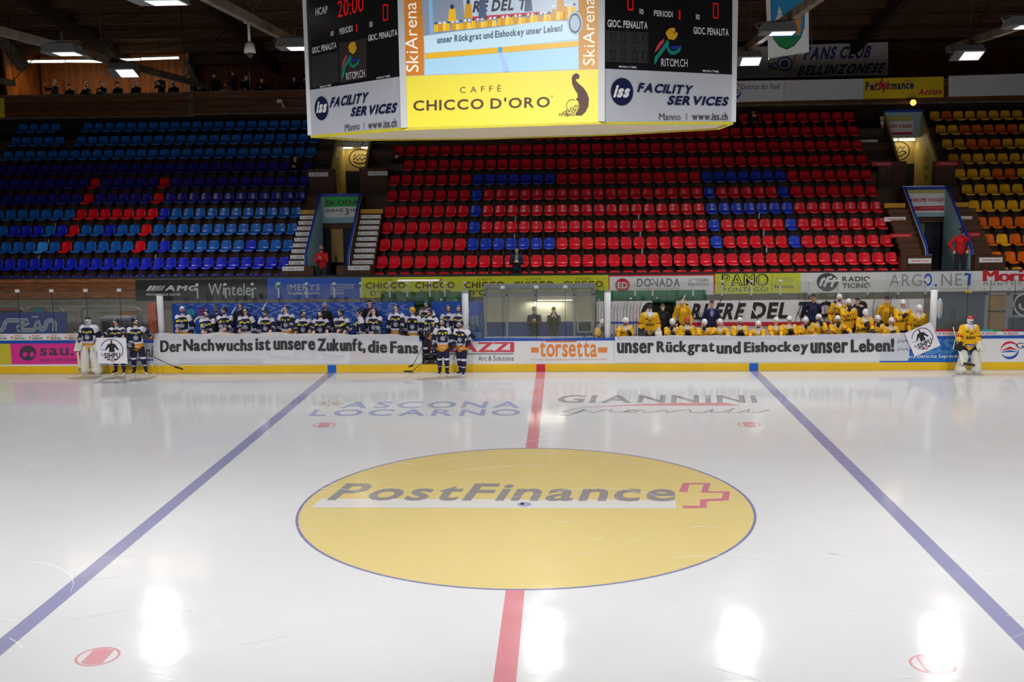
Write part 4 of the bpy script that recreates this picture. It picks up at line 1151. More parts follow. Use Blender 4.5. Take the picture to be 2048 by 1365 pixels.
for k in range(6):
    a = k * PI / 3 + .4; p.stroke([c5(1097, 578), c5(1097 + 45 * math.cos(a), 578 + 40 * math.sin(a))], .05, PINKRED, k > 0); p.ell(*c5(1097 + 45 * math.cos(a), 578 + 40 * math.sin(a)), 2.2, 2, PINKRED, same=True)
p.build('cloth_banner', label='yellow balcony banner with blue and red sport lettering', cat='banner')
p = wallpanel(YBN); p.slab([c5(1540, 512), c5(2120, 494), c5(2120, 640), c5(1540, 652)], .01, mat('banner_cloth', (0, 0, 0))); p.build('cloth_banner', label='blank white balcony banner at the right edge', cat='banner')
p = wallpanel(27.25); p.slab([(1537, 207), (1590, 205), (1590, 217), (1537, 219)], .01, NAVY); p.slab([(1592, 205.5), (1722, 200), (1720, 212), (1592, 216)], .01, MATS['banner_cloth']); p.build('cloth_banner', label='narrow white and navy cloth hanging under the right balcony', cat='banner')
p = wallpanel(29.8); p.slab([(1440, 96), c5(1132, 282), c5(1132, 505), (1440, 158)], .01, mat('fan_banner', (196, 190, 186), .7))
p.text('FANS CLUB', c5(560, 405), c5(1005, 393), c5(585, 318), mat('purple', (60, 40, 130), .6), 'x', .12); p.text('BELLINZONESE', c5(515, 512), c5(1090, 492), c5(545, 442), mat('purple_dark', (36, 28, 76), .6), 'x', .12)
p.ell(*c5(435, 430), 16, 15, mat('fan_blue', (70, 90, 150), .6)); p.ring(*c5(435, 430), 12, 11, .25, WHITE); p.text('HC', c5(325, 470), c5(380, 468), c5(325, 420), NAVY, 'x'); p.rect(*c5(100, 320), *c5(160, 430), mat('fan_blue', (0, 0, 0)))
p.stroke([c5(460, 510), c5(520, 345)], .05, RED)
p.build('cloth_banner', label='long off-white fan club banner hanging behind the right balcony', cat='banner')
p = wallpanel(27.0); p.slab([(-40, 198), (8, 196), (10, 235), (-40, 238)], .01, mat('banner_yellow', (0, 0, 0))); p.build('cloth_banner', label='yellow cloth hanging at the far left of the balcony', cat='banner')
# town flag in its wire frame
t = thing('town_flag', at(1578, 60, 14), 'hanging white flag with blue shield, lion, pale fir and green hill', 'flag')
p = wallpanel(14.0)
p.slab([(1531, -20), (1617, -20), (1618, 104), (1537, 117)], .008, mat('flag_white', (226, 228, 228), .7))
SKY = mat('shield_blue', (40, 140, 200), .6); LION = mat('lion_orange', (206, 136, 40), .6); HILL = mat('hill_green', (20, 130, 70), .6); FIR = mat('fir_pale', (214, 216, 206), .6)
sh = [c5(340, -30), c5(570, -30), c5(570, 180), c5(545, 255), c5(500, 310), c5(450, 335), c5(400, 315), c5(360, 265), c5(345, 190)]
p.poly(sh, INK); cx_, cy_ = c5(457, 150)
p.poly([(cx_ + (x - cx_) * .96, cy_ + (y - cy_) * .965) for x, y in sh], SKY)
p.poly([c5(358, 250), c5(545, 243), c5(500, 305), c5(450, 328), c5(402, 310)], HILL)
p.poly([c5(398, 40), c5(385, 85), c5(392, 90), c5(372, 135), c5(384, 140), c5(362, 190), c5(392, 188), c5(392, 215), c5(406, 215), c5(406, 188), c5(438, 186), c5(420, 138), c5(432, 132), c5(412, 90), c5(418, 85)], FIR)
p.poly([c5(518, 40), c5(545, 28), c5(553, 60), c5(540, 90), c5(550, 150), c5(535, 180), c5(548, 200), c5(530, 240), c5(516, 236), c5(520, 200), c5(490, 210), c5(482, 190), c5(500, 165), c5(505, 120), c5(480, 110), c5(455, 90), c5(470, 78), c5(500, 90), c5(515, 75)], LION)
p.build('cloth', t)
b = MB(); b.tube([at(*c5(312, -40), 14.03), at(*c5(330, 400), 14.03), at(*c5(622, 352), 14.03), at(*c5(602, -40), 14.03)], .012, METAL, 6); b.build('wire_frame', t)

# ---------------------------------------------------------------- flood lamps
HOUS = mat('lamp_housing', (120, 122, 124), .5, .4); LGL = mat('lamp_glass', (255, 255, 255), .4, emit=1.0)
def flood(x, y, z, tilt, lab, grp, power=1.0, col=LAMP_COL, spread=100):
    """boxy flood lamp hung under a tie beam; tilt swings its face towards the rink centre (degrees)"""
    t = thing('flood_lamp', (x, y, z), lab, 'lamp', grp)
    a = math.radians(tilt)
    ax, ay, az = np.array((1., 0, 0)), np.array((0, math.cos(a), -math.sin(a))), np.array((0, math.sin(a), math.cos(a)))
    c = np.array((x, y, z))
    b = MB()
    q = [(-.42, -.30, .24), (.42, -.30, .24), (.42, .30, .24), (-.42, .30, .24), (-.48, -.34, 0), (.48, -.34, 0), (.48, .34, 0), (-.48, .34, 0)]
    b.add([c + ax * u_ + ay * v_ + az * w_ for u_, v_, w_ in q], [(0, 1, 2, 3), (7, 6, 5, 4), (0, 4, 5, 1), (1, 5, 6, 2), (2, 6, 7, 3), (3, 7, 4, 0)], HOUS)
    b.build('housing', t)
    b = MB(); e = -.012
    b.add([c + ax * u_ + ay * v_ + az * e for u_, v_ in ((-.18, -.27), (.44, -.27), (.44, .27), (-.18, .27))], [(0, 1, 2, 3)], LGL); b.build('lamp_glass', t, label='glowing glass')
    b = MB(); b.tube([c + ax * -.5 + az * .12, c + ax * -.6 + az * .25, c + az * .3 + ax * -.4, c + az * .34 + ax * .4, c + ax * .5 + az * .12], .018, HOUS, 6)
    b.tube([c + az * .3, (x, y, max(z + .36, 10.615))], .03, HOUS, 6); b.build('bracket', t)
    li = bpy.data.lights.new('flood', 'AREA'); li.shape = 'RECTANGLE'; li.size = .62; li.size_y = .54; li.energy = LAMP_W * power; li.color = col; li.spread = math.radians(spread)
    lo = bpy.data.objects.new('flood_glow', li); COL.objects.link(lo); lo.parent = t
    lo.matrix_local = Matrix.Translation(Vector((ax * .13 - az * .03).tolist())) @ Matrix(((ax[0], ay[0], az[0]), (ax[1], ay[1], az[1]), (ax[2], ay[2], az[2]))).to_4x4()
    return t
COLS = [(-20.3, 'far left'), (-14.4, 'left outer'), (-6.7, 'left inner'), (-.15, 'middle'), (6.9, 'right inner'), (13.9, 'right outer'), (20.2, 'far right')]
SEEN = {(-14.4, 16.5): 'brilliant flood lamp in front of the lit balcony, facing the ice', (6.9, 16): 'brilliant white flood lamp right of the scoreboard', (13.9, 15.5): 'warm brilliant flood lamp at the right over the yellow seats',
        (-12.9, 8.8): 'grey flood lamp hung before the left balcony tube lights', (-6.6, 9.4): 'grey flood lamp beside the left edge of the scoreboard', (6.6, 9.4): 'grey flood lamp hung in front of the town flag', (13.2, 9.6): 'grey flood lamp at the right edge under the roof', (-6.7, -.4): 'flood lamp at the top edge left of the scoreboard'}
for cx, nm in COLS:
    for y, z, tl in ((16, 10.25, 22), (9.4, 10.05, 3), (-.4, 9.78, 0), (-9.4, 10.05, -34), (-16, 10.25, -55)):
        x = cx
        if y == 16 and cx == -14.4: y, z = 16.5, 10.28
        if y == 16 and cx == 13.9: y = 15.5
        if y == 9.4 and cx == -14.4: x, y, z = -12.9, 8.8, 10.02
        if y == 9.4 and cx == -6.7: x, z = -6.6, 10.12
        if y == 9.4 and cx == 6.9: x, z = 6.6, 10.28
        if y == 9.4 and cx == 13.9: x, y, z = 13.2, 9.6, 10.35
        if y == -.4 and cx == -.15 or y == 16 and cx in (-20.3, -6.7, 20.2): continue
        key = (x, y)
        lab = SEEN.get(key)
        if lab is None:
            lab = 'flood lamp of the %s beam, %s' % (nm, {16: 'over the benches', 16.5: 'x', 15.5: 'x'}.get(y, 'above the far ice' if y > 5 else 'above mid ice' if y > -5 else 'above the near ice' if y > -12 else 'over the near boards'))
        col = (1, .9, .82) if key == (13.9, 15.5) else LAMP_COL
        flood(x, y, z, tl, lab, 'flood lamps over the rink', 2.2 if y > 15 else 2.0 if y < -15 else 1.0 if y == -9.4 else .36, col, 165 if y > 15 else 145 if y == -9.4 else 62 if y < -15 else 100)
# cameras
q = at(497, 45, 13); e = at(503, 122, 13)
t = thing('dome_camera', q, 'white dome camera hanging on a long white pole', 'camera')
CW = mat('camera_white', (206, 206, 196), .45)
MB().tube([(q[0], 13, e[2] + .55), (q[0], 13, q[2])], .045, CW, 10).build('pole', t)
MB().box((q[0] - .13, 12.88, q[2] - .02), (q[0] + .13, 13.12, q[2] + .05), CW).build('mount_plate', t)
MB().tube([(q[0], 13, e[2] + .58), (q[0], 13, e[2] + .52), (q[0], 13, e[2] + .24)], .1, CW, 14, rads=[.06, .14, .185]).build('camera_body', t)
MB().ball((q[0], 13, e[2] + .22), (.11, 0, 0), (0, .11, 0), (0, 0, .13), mat('dome_dark', (60, 62, 66), .15)).build('dome', t)
q = at(562, 205, 26.8)
t = thing('security_camera', (q[0], 27, q[2]), 'small white security camera on the timber balcony front', 'camera')
MB().box((q[0] - .16, 26.7, q[2] - .02), (q[0] + .06, 26.95, q[2] + .13), CW).build('camera_body', t)
MB().tube([(q[0], 26.9, q[2]), (q[0] + .08, 27.0, q[2] - .2), (q[0] + .08, 27.08, q[2] - .2)], .035, CW, 8).build('bracket', t)
q = at(1828, 205, 26.6)
t = thing('bulkhead_lamp', (q[0], 26.9, q[2]), 'small warm bulkhead lamp under the right balcony', 'lamp')
MB().ball((q[0], 26.7, q[2]), (.13, 0, 0), (0, .1, 0), (0, 0, .13), mat('bulb_warm', (255, 190, 90), .4, emit=2.2)).build('bulb', t)
MB().box((q[0] - .15, 26.75, q[2] + .1), (q[0] + .15, 27.0, q[2] + .16), DARKM).build('base', t)

# ---------------------------------------------------------------- scoreboard
OC, OR_, OA, OZ, TX, TY = np.array((.086, .003)), 4.0518, -.0648, 7.346, .0142, .0161
def ov(k, up=0.0, rr=1.0):
    a = OA + math.radians(-90 - 67.5 + 45 * k)
    x, y = OC[0] + OR_ * rr * math.cos(a), OC[1] + OR_ * rr * math.sin(a)
    return np.array((x, y, OZ + TX * (x - OC[0]) + TY * (y - OC[1]) + up))
sb = thing('scoreboard', (OC[0], OC[1], OZ), 'eight-sided hanging scoreboard with video screen and yellow coffee advert', 'scoreboard')
SBF = mat('score_frame', (196, 198, 202), .4); SBK = mat('score_black', (22, 22, 25), .3); SBW = mat('score_white', (186, 188, 198), .45, var=.05); UND = mat('score_under', (206, 198, 176), .6, var=.12, vscale=1.5); SBY = mat('score_yellow', (232, 216, 60), .4, emit=.14); TOPH = 3.0
b = MB()
lo = [ov(k, 0, .985) for k in range(8)]; hi = [ov(k, TOPH, .985) for k in range(8)]
b.add(lo + hi, [tuple(range(7, -1, -1)), tuple(range(8, 16))] + [(k, (k + 1) % 8, (k + 1) % 8 + 8, k + 8) for k in range(8)], SBF); b.build('body', sb)
b = MB(); b.add([v - np.array((0, 0, .012)) for v in [ov(k, 0, .975) for k in range(8)]], [tuple(range(7, -1, -1))], UND)
for a_, c_ in ((0, 4), (1, 5), (2, 6)): pass
b.build('underside', sb, label='off-white underside')
b = MB()
for k in range(8):
    b.bar(ov(k, -.01, .99), ov((k + 1) % 8, -.01, .99), .07, .06, mat('rim_yellow', (214, 200, 52), .5, var=.2, vscale=6))
b.build('bottom_rim', sb, label='yellow bottom rim')
for k in range(8):
    b = MB(); b.bar(ov(k, 0, .995), ov(k, TOPH, .995), .1, .1, SBF, (1, 0, 0)); b.build('corner_post', sb)
b = MB()
for k in (1, 3, 5, 7): b.tube([ov(k, TOPH, .6), ov(k, TOPH + 6, .5)], .03, DARKM, 6)
b.build('hanging_cable', sb)
def face(k):
    A, B = ov(k), ov(k + 1)
    p = Panel(A, B - A, (0, 0, 1)); p.step = .0007
    return p, np.linalg.norm(B - A)
def fullslab(p, L, m, h=TOPH, z0=0.02):
    p.px = False; p.shape([(.05, z0), (L - .05, z0), (L - .05, h), (.05, h)], [(0, 1, 2, 3)], m); p.px = True
LEDR = mat('led_red', (220, 18, 22), .4, emit=.28); LEDD = mat('led_dark', (84, 12, 18), .4); SCW = mat('score_letter', (226, 226, 226), .4); GRB = mat('score_matrix', (52, 52, 54), .35)
RIT = [mat('rit_yellow', (226, 170, 40), .45), mat('rit_teal', (24, 134, 122), .45), mat('rit_blue', (32, 52, 150), .45), mat('rit_red', (198, 70, 80), .45), mat('rit_line', (206, 220, 214), .45)]
def seg(p, x0, y0, x1, y1, sk, m, digit='0'):
    """seven-segment digit in the pixel box, sk = vertical drift across the width"""
    P = lambda u_, v_: (x0 + (x1 - x0) * u_, y0 + (y1 - y0) * v_ + sk * u_)
    S = {'a': ((0, 0), (1, 0)), 'b': ((1, 0), (1, .5)), 'c': ((1, .5), (1, 1)), 'd': ((0, 1), (1, 1)), 'e': ((0, .5), (0, 1)), 'f': ((0, 0), (0, .5)), 'g': ((0, .5), (1, .5))}
    D = {'0': 'abcdef', '2': 'abged', '1': 'bc'}
    for k_, s_ in enumerate(D[digit]):
        p.stroke([P(*S[s_][0]), P(*S[s_][1])], .022, m, k_ > 0)
def iss(p, cx, cy, rx, ry, t3):
    p.ell(cx, cy, rx, ry, NAVY2); p.text('iss', *t3, SCW, 'x', .06)
NAVY2 = mat('iss_navy', (20, 26, 66), .45)
# left face
d2 = lambda x, y: (560 + x * .2246, y * .2246)
d3 = lambda x, y: (1000 + x * .2441, y * .2441)
p, L = face(0); fullslab(p, L, SBK)
p.poly([(618, 180.5), (803.5, 152.5), (806, 254.5), (621.5, 271)], SBW)
BRN = mat('rit_panel', (54, 44, 44), .5)
p.poly([d2(525, 385), d2(770, 338), d2(775, 690), d2(535, 742)], BRN)
p.poly([d2(285, 505), d2(520, 450), d2(525, 725), d2(290, 785)], GRB)
p.text('HCAP', d2(318, 140), d2(425, 115), d2(318, 75), SCW, 'b'); p.text('20:00', d2(515, 160), d2(745, 100), d2(515, 10), LEDR)
seg(p, 647, 45, 655, 68, -2, LEDD); seg(p, 767, 11, 776, 41, -2, LEDR)
p.text('10', d2(455, 325), d2(480, 318), d2(455, 280), SCW, 'b'); p.text('10', d2(800, 245), d2(828, 240), d2(800, 195), SCW, 'b'); p.text('PERIODI', d2(535, 310), d2(650, 280), d2(533, 255), SCW, 'b'); p.stroke([d2(687, 285), d2(687, 212)], .03, LEDR)
p.text('GIOC. PENALITA', d2(290, 480), d2(508, 428), d2(288, 425), SCW, 'b'); p.text('GIOC. PENALITA', d2(790, 370), d2(1050, 315), d2(788, 315), SCW, 'b')
p.poly([d2(*q) for q in ((612, 415), (630, 385), (645, 375), (672, 373), (680, 395), (668, 425), (682, 405), (688, 430), (672, 470), (650, 483), (622, 460))], RIT[0])
p.poly([d2(*q) for q in ((552, 715), (560, 610), (600, 540), (633, 478), (642, 520), (635, 560), (650, 585), (690, 560), (715, 515), (705, 570), (660, 608), (630, 590), (620, 555), (590, 600), (575, 680))], RIT[1])
p.poly([d2(*q) for q in ((640, 533), (715, 515), (690, 545), (655, 555))], RIT[2]); p.poly([d2(*q) for q in ((553, 615), (568, 540), (600, 480), (607, 500), (572, 585))], RIT[3], True)
p.text('RITOM.CH', d2(597, 715), d2(763, 685), d2(593, 650), SCW); p.text('MOBATIME', d2(362, 785), d2(460, 767), d2(362, 768), SCW, 'b', .2); p.text('MOBATIME', d2(868, 705), d2(985, 685), d2(868, 688), SCW, 'b', .2)
iss(p, *d2(375, 965), 13.6, 24, (d2(328, 1010), d2(415, 1003), d2(345, 905)))
p.text('FACILITY', d2(447, 960), d2(775, 915), d2(470, 868), NAVY2, 'x'); p.text('SERVICES', d2(632, 1040), d2(1035, 1003), d2(652, 955), NAVY2, 'x'); p.text('Manno', d2(585, 1172), d2(717, 1152), d2(585, 1108), INK2); p.rect(*d2(753, 1090), *d2(757, 1152), INK2); p.text('www.iss.ch', d2(792, 1150), d2(1047, 1130), d2(792, 1078), INK2, 'b')
p.build('score_panel', sb, label='black score panel over white facility advert, left face')
# middle face
p, L = face(1); fullslab(p, L, SBF)
p.poly([(806, 153), (1204.5, 138.5), (1204.5, 244), (808, 255.5)], SBY)
SKW = mat('ski_letter', (236, 232, 222), .4, emit=.35); OR3 = mat('ski_orange', (196, 118, 24), .45, emit=.25); OR4 = mat('ski_orange_glare', (206, 150, 74), .45, emit=.25)  # right strip is the same orange with glare put into its colour
p.poly([(803.5, -70), (847, -70), (848, 150.5), (805, 152)], OR3); p.poly([(1157, -70), (1202, -70), (1202, 138), (1158, 139)], OR4, True)
p.text('SkiArena', d2(1235, 640), d2(1214, 20), d2(1125, 640), SKW, 'n'); p.text('SkiArena', d3(775, 535), d3(775, -20), d3(680, 535), SKW, 'n')
p.text('CAFFÈ', d2(1603, 830), d2(1968, 815), d2(1603, 762), BROWN, 'n', .5); p.text("CHICCO D'ORO", (826.6, 222.4), (1099.6, 214.8), (826.6, 200.6), BROWN, 'b', .14); p.ring(1104, 193, 2, 2, .3, BROWN)
p.poly([d3(*q) for q in ((650, 640), (636, 650), (622, 645), (625, 665), (650, 690), (685, 720), (715, 765), (729, 810), (725, 870), (700, 920), (668, 948), (620, 948), (618, 930), (640, 905), (648, 870), (640, 830), (622, 815), (638, 795), (633, 765), (612, 735), (592, 690), (587, 645), (597, 615), (620, 602), (640, 605), (652, 622))], BROWN)
p.ring(*d3(592, 868), 12, 13, .1, BROWN, 24, 60, 250)
for k, (x, y, a) in enumerate(((500, 940, .3), (530, 925, -.3), (555, 910, .5), (560, 940, -.1), (590, 890, .6), (600, 915, .1), (625, 870, -.6), (630, 900, .4), (595, 940, -.5), (545, 945, .2))):
    p.ring(*d3(x, y), 4.6, 2.6, .42, BROWN, 12, same=k > 0)
p.build('advert_panel', sb, label='yellow coffee advert with horn of beans and orange side strips')
# video screen
def em(n, c, s=.5): return mat('screen_' + n, c, .3, emit=s, spec=.2)
p, L = face(1); p.lv = 4
e5 = lambda x, y: (820 + x * .1953, y * .1953)
p.poly([(849, -70), (1156, -70), (1157, 138), (850, 149.5)], em('ice', (150, 190, 212)))
p.poly([e5(120, 0), e5(1725, -20), e5(1725, 220), e5(140, 370)], em('mid', (120, 132, 150)))
p.poly([e5(540, -40), e5(1725, -60), e5(1725, 110), e5(560, 190)], em('board', (170, 186, 200)))
p.poly([e5(640, 170), e5(1330, 120), e5(1330, 150), e5(640, 205)], em('red', (176, 50, 70)))
p.text('RE DEL T', e5(640, 130), e5(1180, 100), e5(660, 10), em('dark', (50, 54, 70)), 'x')
rs = random.Random(5)
YS = [em('y1', (214, 168, 34)), em('y2', (190, 140, 40)), em('y3', (226, 190, 70))]; WS = em('w', (206, 214, 222)); DS = MATS['screen_dark']
for k in range(34):
    x = 240 + k * 43 + rs.uniform(-10, 10); base = 330 - (x - 240) * .095
    hgt = rs.uniform(60, 90) + (60 if k > 27 else 0)
    p.poly([e5(x, base), e5(x + 52, base - 5), e5(x + 46, base - hgt), e5(x + 8, base - hgt)], YS[k % 3], k > 0); 
for k in range(34):
    x = 265 + k * 43; base = 330 - (x - 240) * .095; hh = 88 + (60 if k > 27 else 0)
    p.ell(*e5(x, base - hh), 2.4, 2.4, WS if k % 3 else DS, 10, k > 0)
for x, y0, y1, m_ in ((390, 90, 220, YS[0]), (555, 40, 190, YS[1]), (700, 0, 190, em('navy', (70, 84, 110))), (1170, 0, 120, MATS['screen_navy']), (1500, -20, 120, YS[1])):
    p.poly([e5(x, y1), e5(x + 85, y1 - 6), e5(x + 75, y0), e5(x + 12, y0)], m_); p.ell(*e5(x + 42, y0 - 20), 4, 5, DS, 10)
p.poly([e5(190, -20), e5(230, -20), e5(240, 350), e5(205, 352)], em('post', (120, 160, 200)))
p.poly([e5(140, 370), e5(500, 320), e5(900, 280), e5(1300, 225), e5(1725, 210), e5(1725, 400), e5(1000, 480), e5(155, 545)], em('banner', (176, 202, 216)))
p.poly([e5(155, 548), e5(1725, 418), e5(1725, 474), e5(160, 606)], em('kick', (206, 160, 40))); p.poly([e5(903, 485), e5(945, 482), e5(948, 535), e5(905, 540)], em('cyan', (30, 150, 200))); p.poly([e5(905, 545), e5(948, 540), e5(1020, 735), e5(965, 738)], em('line', (150, 172, 214)))
p.text('unser Rückgrat und Eishockey unser Leben!', e5(280, 470), e5(1560, 345), e5(280, 375), em('text', (74, 92, 108)), 'x', .06)
p.ell(*e5(1690, 240), 15, 24, em('sign', (150, 170, 190))); p.ring(*e5(1690, 240), 12, 20, .2, DS)
p.build('video_screen', sb, label='lit video screen showing the yellow team and banner')
# right face
p, L = face(2); fullslab(p, L, SBK)
p.poly([(1206, 137.2), (1465.5, 149.5), (1467.5, 243.5), (1205.5, 243.8)], SBW)
p.poly([d3(865, 248), d3(1215, 265), d3(1215, 518), d3(865, 505)], GRB)
for r in range(2):
    for c in range(4): seg(p, 1222 + c * 20 + (c // 2) * 4, 66 + r * 34 + c * 1.0, 1230 + c * 20 + (c // 2) * 4, 84 + r * 34 + c * 1.0, 1, mat('led_off', (34, 34, 36), .4))
seg(p, 1255, -8, 1265, 19, 1, LEDR); seg(p, 1426, 7, 1435, 35, 1, LEDR)
for q, s_ in (((1140, 115, 1172, 120, 70), '10'), ((1602, 160, 1632, 165, 115), '10'), ((1257, 132, 1411, 145, 82), 'PERIODI'), ((876, 222, 1205, 240, 160), 'GIOC. PENALITA'), ((1580, 280, 1868, 295, 220), 'GIOC. PENALITA')):
    p.text(s_, d3(q[0], q[1]), d3(q[2], q[3]), d3(q[0], q[4]), SCW, 'b')
p.stroke([d3(1467, 160), d3(1467, 86)], .035, LEDR)
p.poly([d3(*q) for q in ((1360, 255), (1385, 232), (1425, 228), (1432, 250), (1412, 285), (1440, 262), (1452, 278), (1440, 310), (1420, 328), (1375, 322), (1352, 275))], RIT[0])
p.poly([d3(*q) for q in ((1258, 530), (1262, 470), (1300, 420), (1365, 325), (1380, 345), (1376, 380), (1382, 400), (1405, 420), (1435, 415), (1480, 376), (1470, 422), (1430, 450), (1390, 446), (1368, 422), (1360, 390), (1330, 430), (1290, 480), (1270, 525))], RIT[1])
p.poly([d3(*q) for q in ((1386, 380), (1478, 375), (1440, 405), (1405, 408))], RIT[2]); p.poly([d3(*q) for q in ((1258, 440), (1275, 385), (1300, 345), (1342, 316), (1335, 350), (1300, 395))], RIT[3], True)
p.text('RITOM.CH', d3(1315, 545), d3(1530, 550), d3(1315, 480), SCW); p.text('MOBATIME', d3(968, 555), d3(1112, 562), d3(968, 538), SCW, 'b', .2); p.text('MOBATIME', d3(1656, 590), d3(1786, 597), d3(1656, 572), SCW, 'b', .2)
iss(p, *d3(993, 752), 22.5, 27.6, (d3(918, 800), d3(1042, 802), d3(948, 698)))
p.text('FACILITY', d3(1115, 755), d3(1560, 775), d3(1138, 678), NAVY2, 'x'); p.text('SERVICES', d3(1360, 860), d3(1853, 868), d3(1382, 783), NAVY2, 'x'); p.text('Manno', d3(1297, 985), d3(1472, 985), d3(1297, 928), INK2); p.rect(*d3(1519, 925), *d3(1523, 985), INK2); p.text('www.iss.ch', d3(1567, 985), d3(1858, 985), d3(1567, 922), INK2, 'b')
p.build('score_panel', sb, label='black score panel over white facility advert, right face')
for k in range(3, 8):
    p, L = face(k) if k < 7 else (Panel(ov(7), ov(0) - ov(7), (0, 0, 1)), np.linalg.norm(ov(0) - ov(7)))
    fullslab(p, L, SBK); p.lv += 1; p.px = False; p.shape([(.05, .02), (L - .05, .02), (L - .05, .85), (.05, .85)], [(0, 1, 2, 3)], SBW); p.build('score_panel', sb)
# ---------------------------------------------------------------- people
SKIN = [mat('skin_fair', (226, 172, 146), .55), mat('skin_tan', (206, 150, 122), .55), mat('skin_pink', (234, 186, 164), .55)]
EYE = mat('eye_dark', (40, 30, 28), .4); LIP = mat('lip', (168, 92, 84), .5); BEARD = mat('beard_brown', (104, 72, 54), .7)
HAIRS = {'dark': mat('hair_dark', (44, 32, 26), .7), 'brown': mat('hair_brown', (84, 58, 40), .7), 'grey': mat('hair_grey', (128, 122, 118), .7), 'black': mat('hair_black', (20, 18, 18), .7)}
J_NAVY = mat('jersey_navy', (17, 21, 50), .8, bump=.3, bscale=30); J_WHITE = mat('jersey_white', (214, 214, 228), .8); J_GOLD = mat('jersey_gold', (206, 138, 28), .75); J_LILAC = mat('jersey_lilac', (150, 140, 200), .8); J_PATCH = mat('patch_yellow', (206, 190, 22), .7)
A_YEL = mat('jersey_yellow', (232, 178, 8), .8, bump=.3, bscale=30); A_RED = mat('jersey_red', (200, 34, 30), .8); A_BLK = mat('jersey_black', (30, 28, 30), .8); A_PALE = mat('jersey_pale', (224, 206, 176), .8)
P_NAVY = mat('pants_navy', (26, 28, 58), .8); P_BLACK = mat('pants_black', (24, 24, 28), .8); P_BLUE = mat('belt_blue', (34, 36, 110), .7)
GLOVE = mat('glove_black', (22, 22, 26), .6); GLOVEN = mat('glove_navy', (26, 28, 50), .6); PADW = mat('pad_white', (216, 214, 200), .55); BOOT = mat('skate_black', (24, 24, 26), .45); BLADE = mat('blade_steel', (190, 192, 196), .3, .8)
H_NAVY = mat('helmet_navy', (30, 34, 58), .35); H_WHITE = mat('helmet_white', (222, 222, 224), .35); H_GOLD = mat('helmet_gold', (224, 168, 24), .35); H_RED = mat('helmet_red', (196, 60, 44), .35); MASKM = mat('face_mask_white', (216, 220, 222), .7); MASKB = mat('face_mask_blue', (120, 180, 214), .7)
TMP = bpy.data.scenes.new('remesh_scene')
def nz(v):
    v = np.asarray(v, float); return v / (np.linalg.norm(v) + 1e-12)
Z = np.array((0, 0, 1.))
def cap_mesh(p, q, r0, r1, ax=None, k=1.0, n=12):
    """tapered capsule from p to q; the cross-section is stretched k times along ax"""
    p, q = np.asarray(p, float), np.asarray(q, float)
    d = q - p; L = np.linalg.norm(d); d = d / (L + 1e-9) if L > 1e-6 else Z
    if ax is None:
        s = np.cross(d, Z if abs(d[2]) < .9 else np.array((1., 0, 0)))
    else:
        s = np.asarray(ax, float) - d * np.dot(ax, d)
    s = nz(s); t = np.cross(d, s)
    vs, fs = [], []
    rings = [(p - d * r0 * math.cos(a), r0 * math.sin(a)) for a in (.35, .8, 1.25)] + [(p, r0), (q, r1)] + [(q + d * r1 * math.cos(a), r1 * math.sin(a)) for a in (1.25, .8, .35)]
    for c, r in rings:
        for i in range(n):
            a = 2 * PI * i / n
            vs.append(c + s * (r * k * math.cos(a)) + t * (r * math.sin(a)))
    m = len(rings)
    for j in range(m - 1):
        for i in range(n):
            fs.append((j * n + i, j * n + (i + 1) % n, (j + 1) * n + (i + 1) % n, (j + 1) * n + i))
    fs.append(tuple(range(n))[::-1]); fs.append(tuple(range((m - 1) * n, m * n)))
    return vs, fs
def ell_mesh(c, ax, ay, az, nu=14, nv=9):
    b = MB(); b.ball(c, ax, ay, az, None, nu, nv); return b.v, b.f
def remesh(jobs):
    """jobs: list of (pieces, voxel, smooth passes) -> list of (verts, faces) each ONE continuous skin"""
    obs = []
    for pieces, vox, sm in jobs:
        V, F = [], []
        for v, f in pieces:
            o = len(V); V += [tuple(p) for p in v]; F += [tuple(i + o for i in q) for q in f]
        me = bpy.data.meshes.new('blob'); me.from_pydata(V, [], F)
        ob = bpy.data.objects.new('blob', me); TMP.collection.objects.link(ob)
        m = ob.modifiers.new('r', 'REMESH'); m.mode = 'VOXEL'; m.voxel_size = vox
        if sm:
            s = ob.modifiers.new('s', 'SMOOTH'); s.factor = .5; s.iterations = sm
        obs.append(ob)
    vl = TMP.view_layers[0]; vl.update(); dg = vl.depsgraph
    out = []
    for ob in obs:
        ev = ob.evaluated_get(dg); me = ev.to_mesh()
        v = np.empty(len(me.vertices) * 3); me.vertices.foreach_get('co', v)
        nl = np.empty(len(me.polygons), int); me.polygons.foreach_get('loop_total', nl)
        vi = np.empty(len(me.loops), int); me.loops.foreach_get('vertex_index', vi)
        fs = np.split(vi, np.cumsum(nl)[:-1])
        out.append((v.reshape(-1, 3), fs)); ev.to_mesh_clear()
    for ob in obs:
        me = ob.data; bpy.data.objects.remove(ob); bpy.data.meshes.remove(me)
    return out
def skinned(name, vf, matfn, parent, label=None, extra=None):
    """vf -> mesh object; matfn(face centres) -> list of materials per face"""
    v, fs = vf
    b = MB(); b.v = [tuple(p) for p in v]; b.f = [q.tolist() for q in fs]
    if callable(matfn):
        idx = np.array([q[0] for q in fs]); idx2 = np.array([q[2] for q in fs])
        cen = (v[idx] + v[idx2]) / 2
        ms = matfn(cen)
    else:
        ms = [matfn] * len(fs)
    b.m = [b.mi(m) for m in ms]; b.sm = [True] * len(fs)
    if extra: extra(b, v, fs)
    return b.build(name, parent, label)
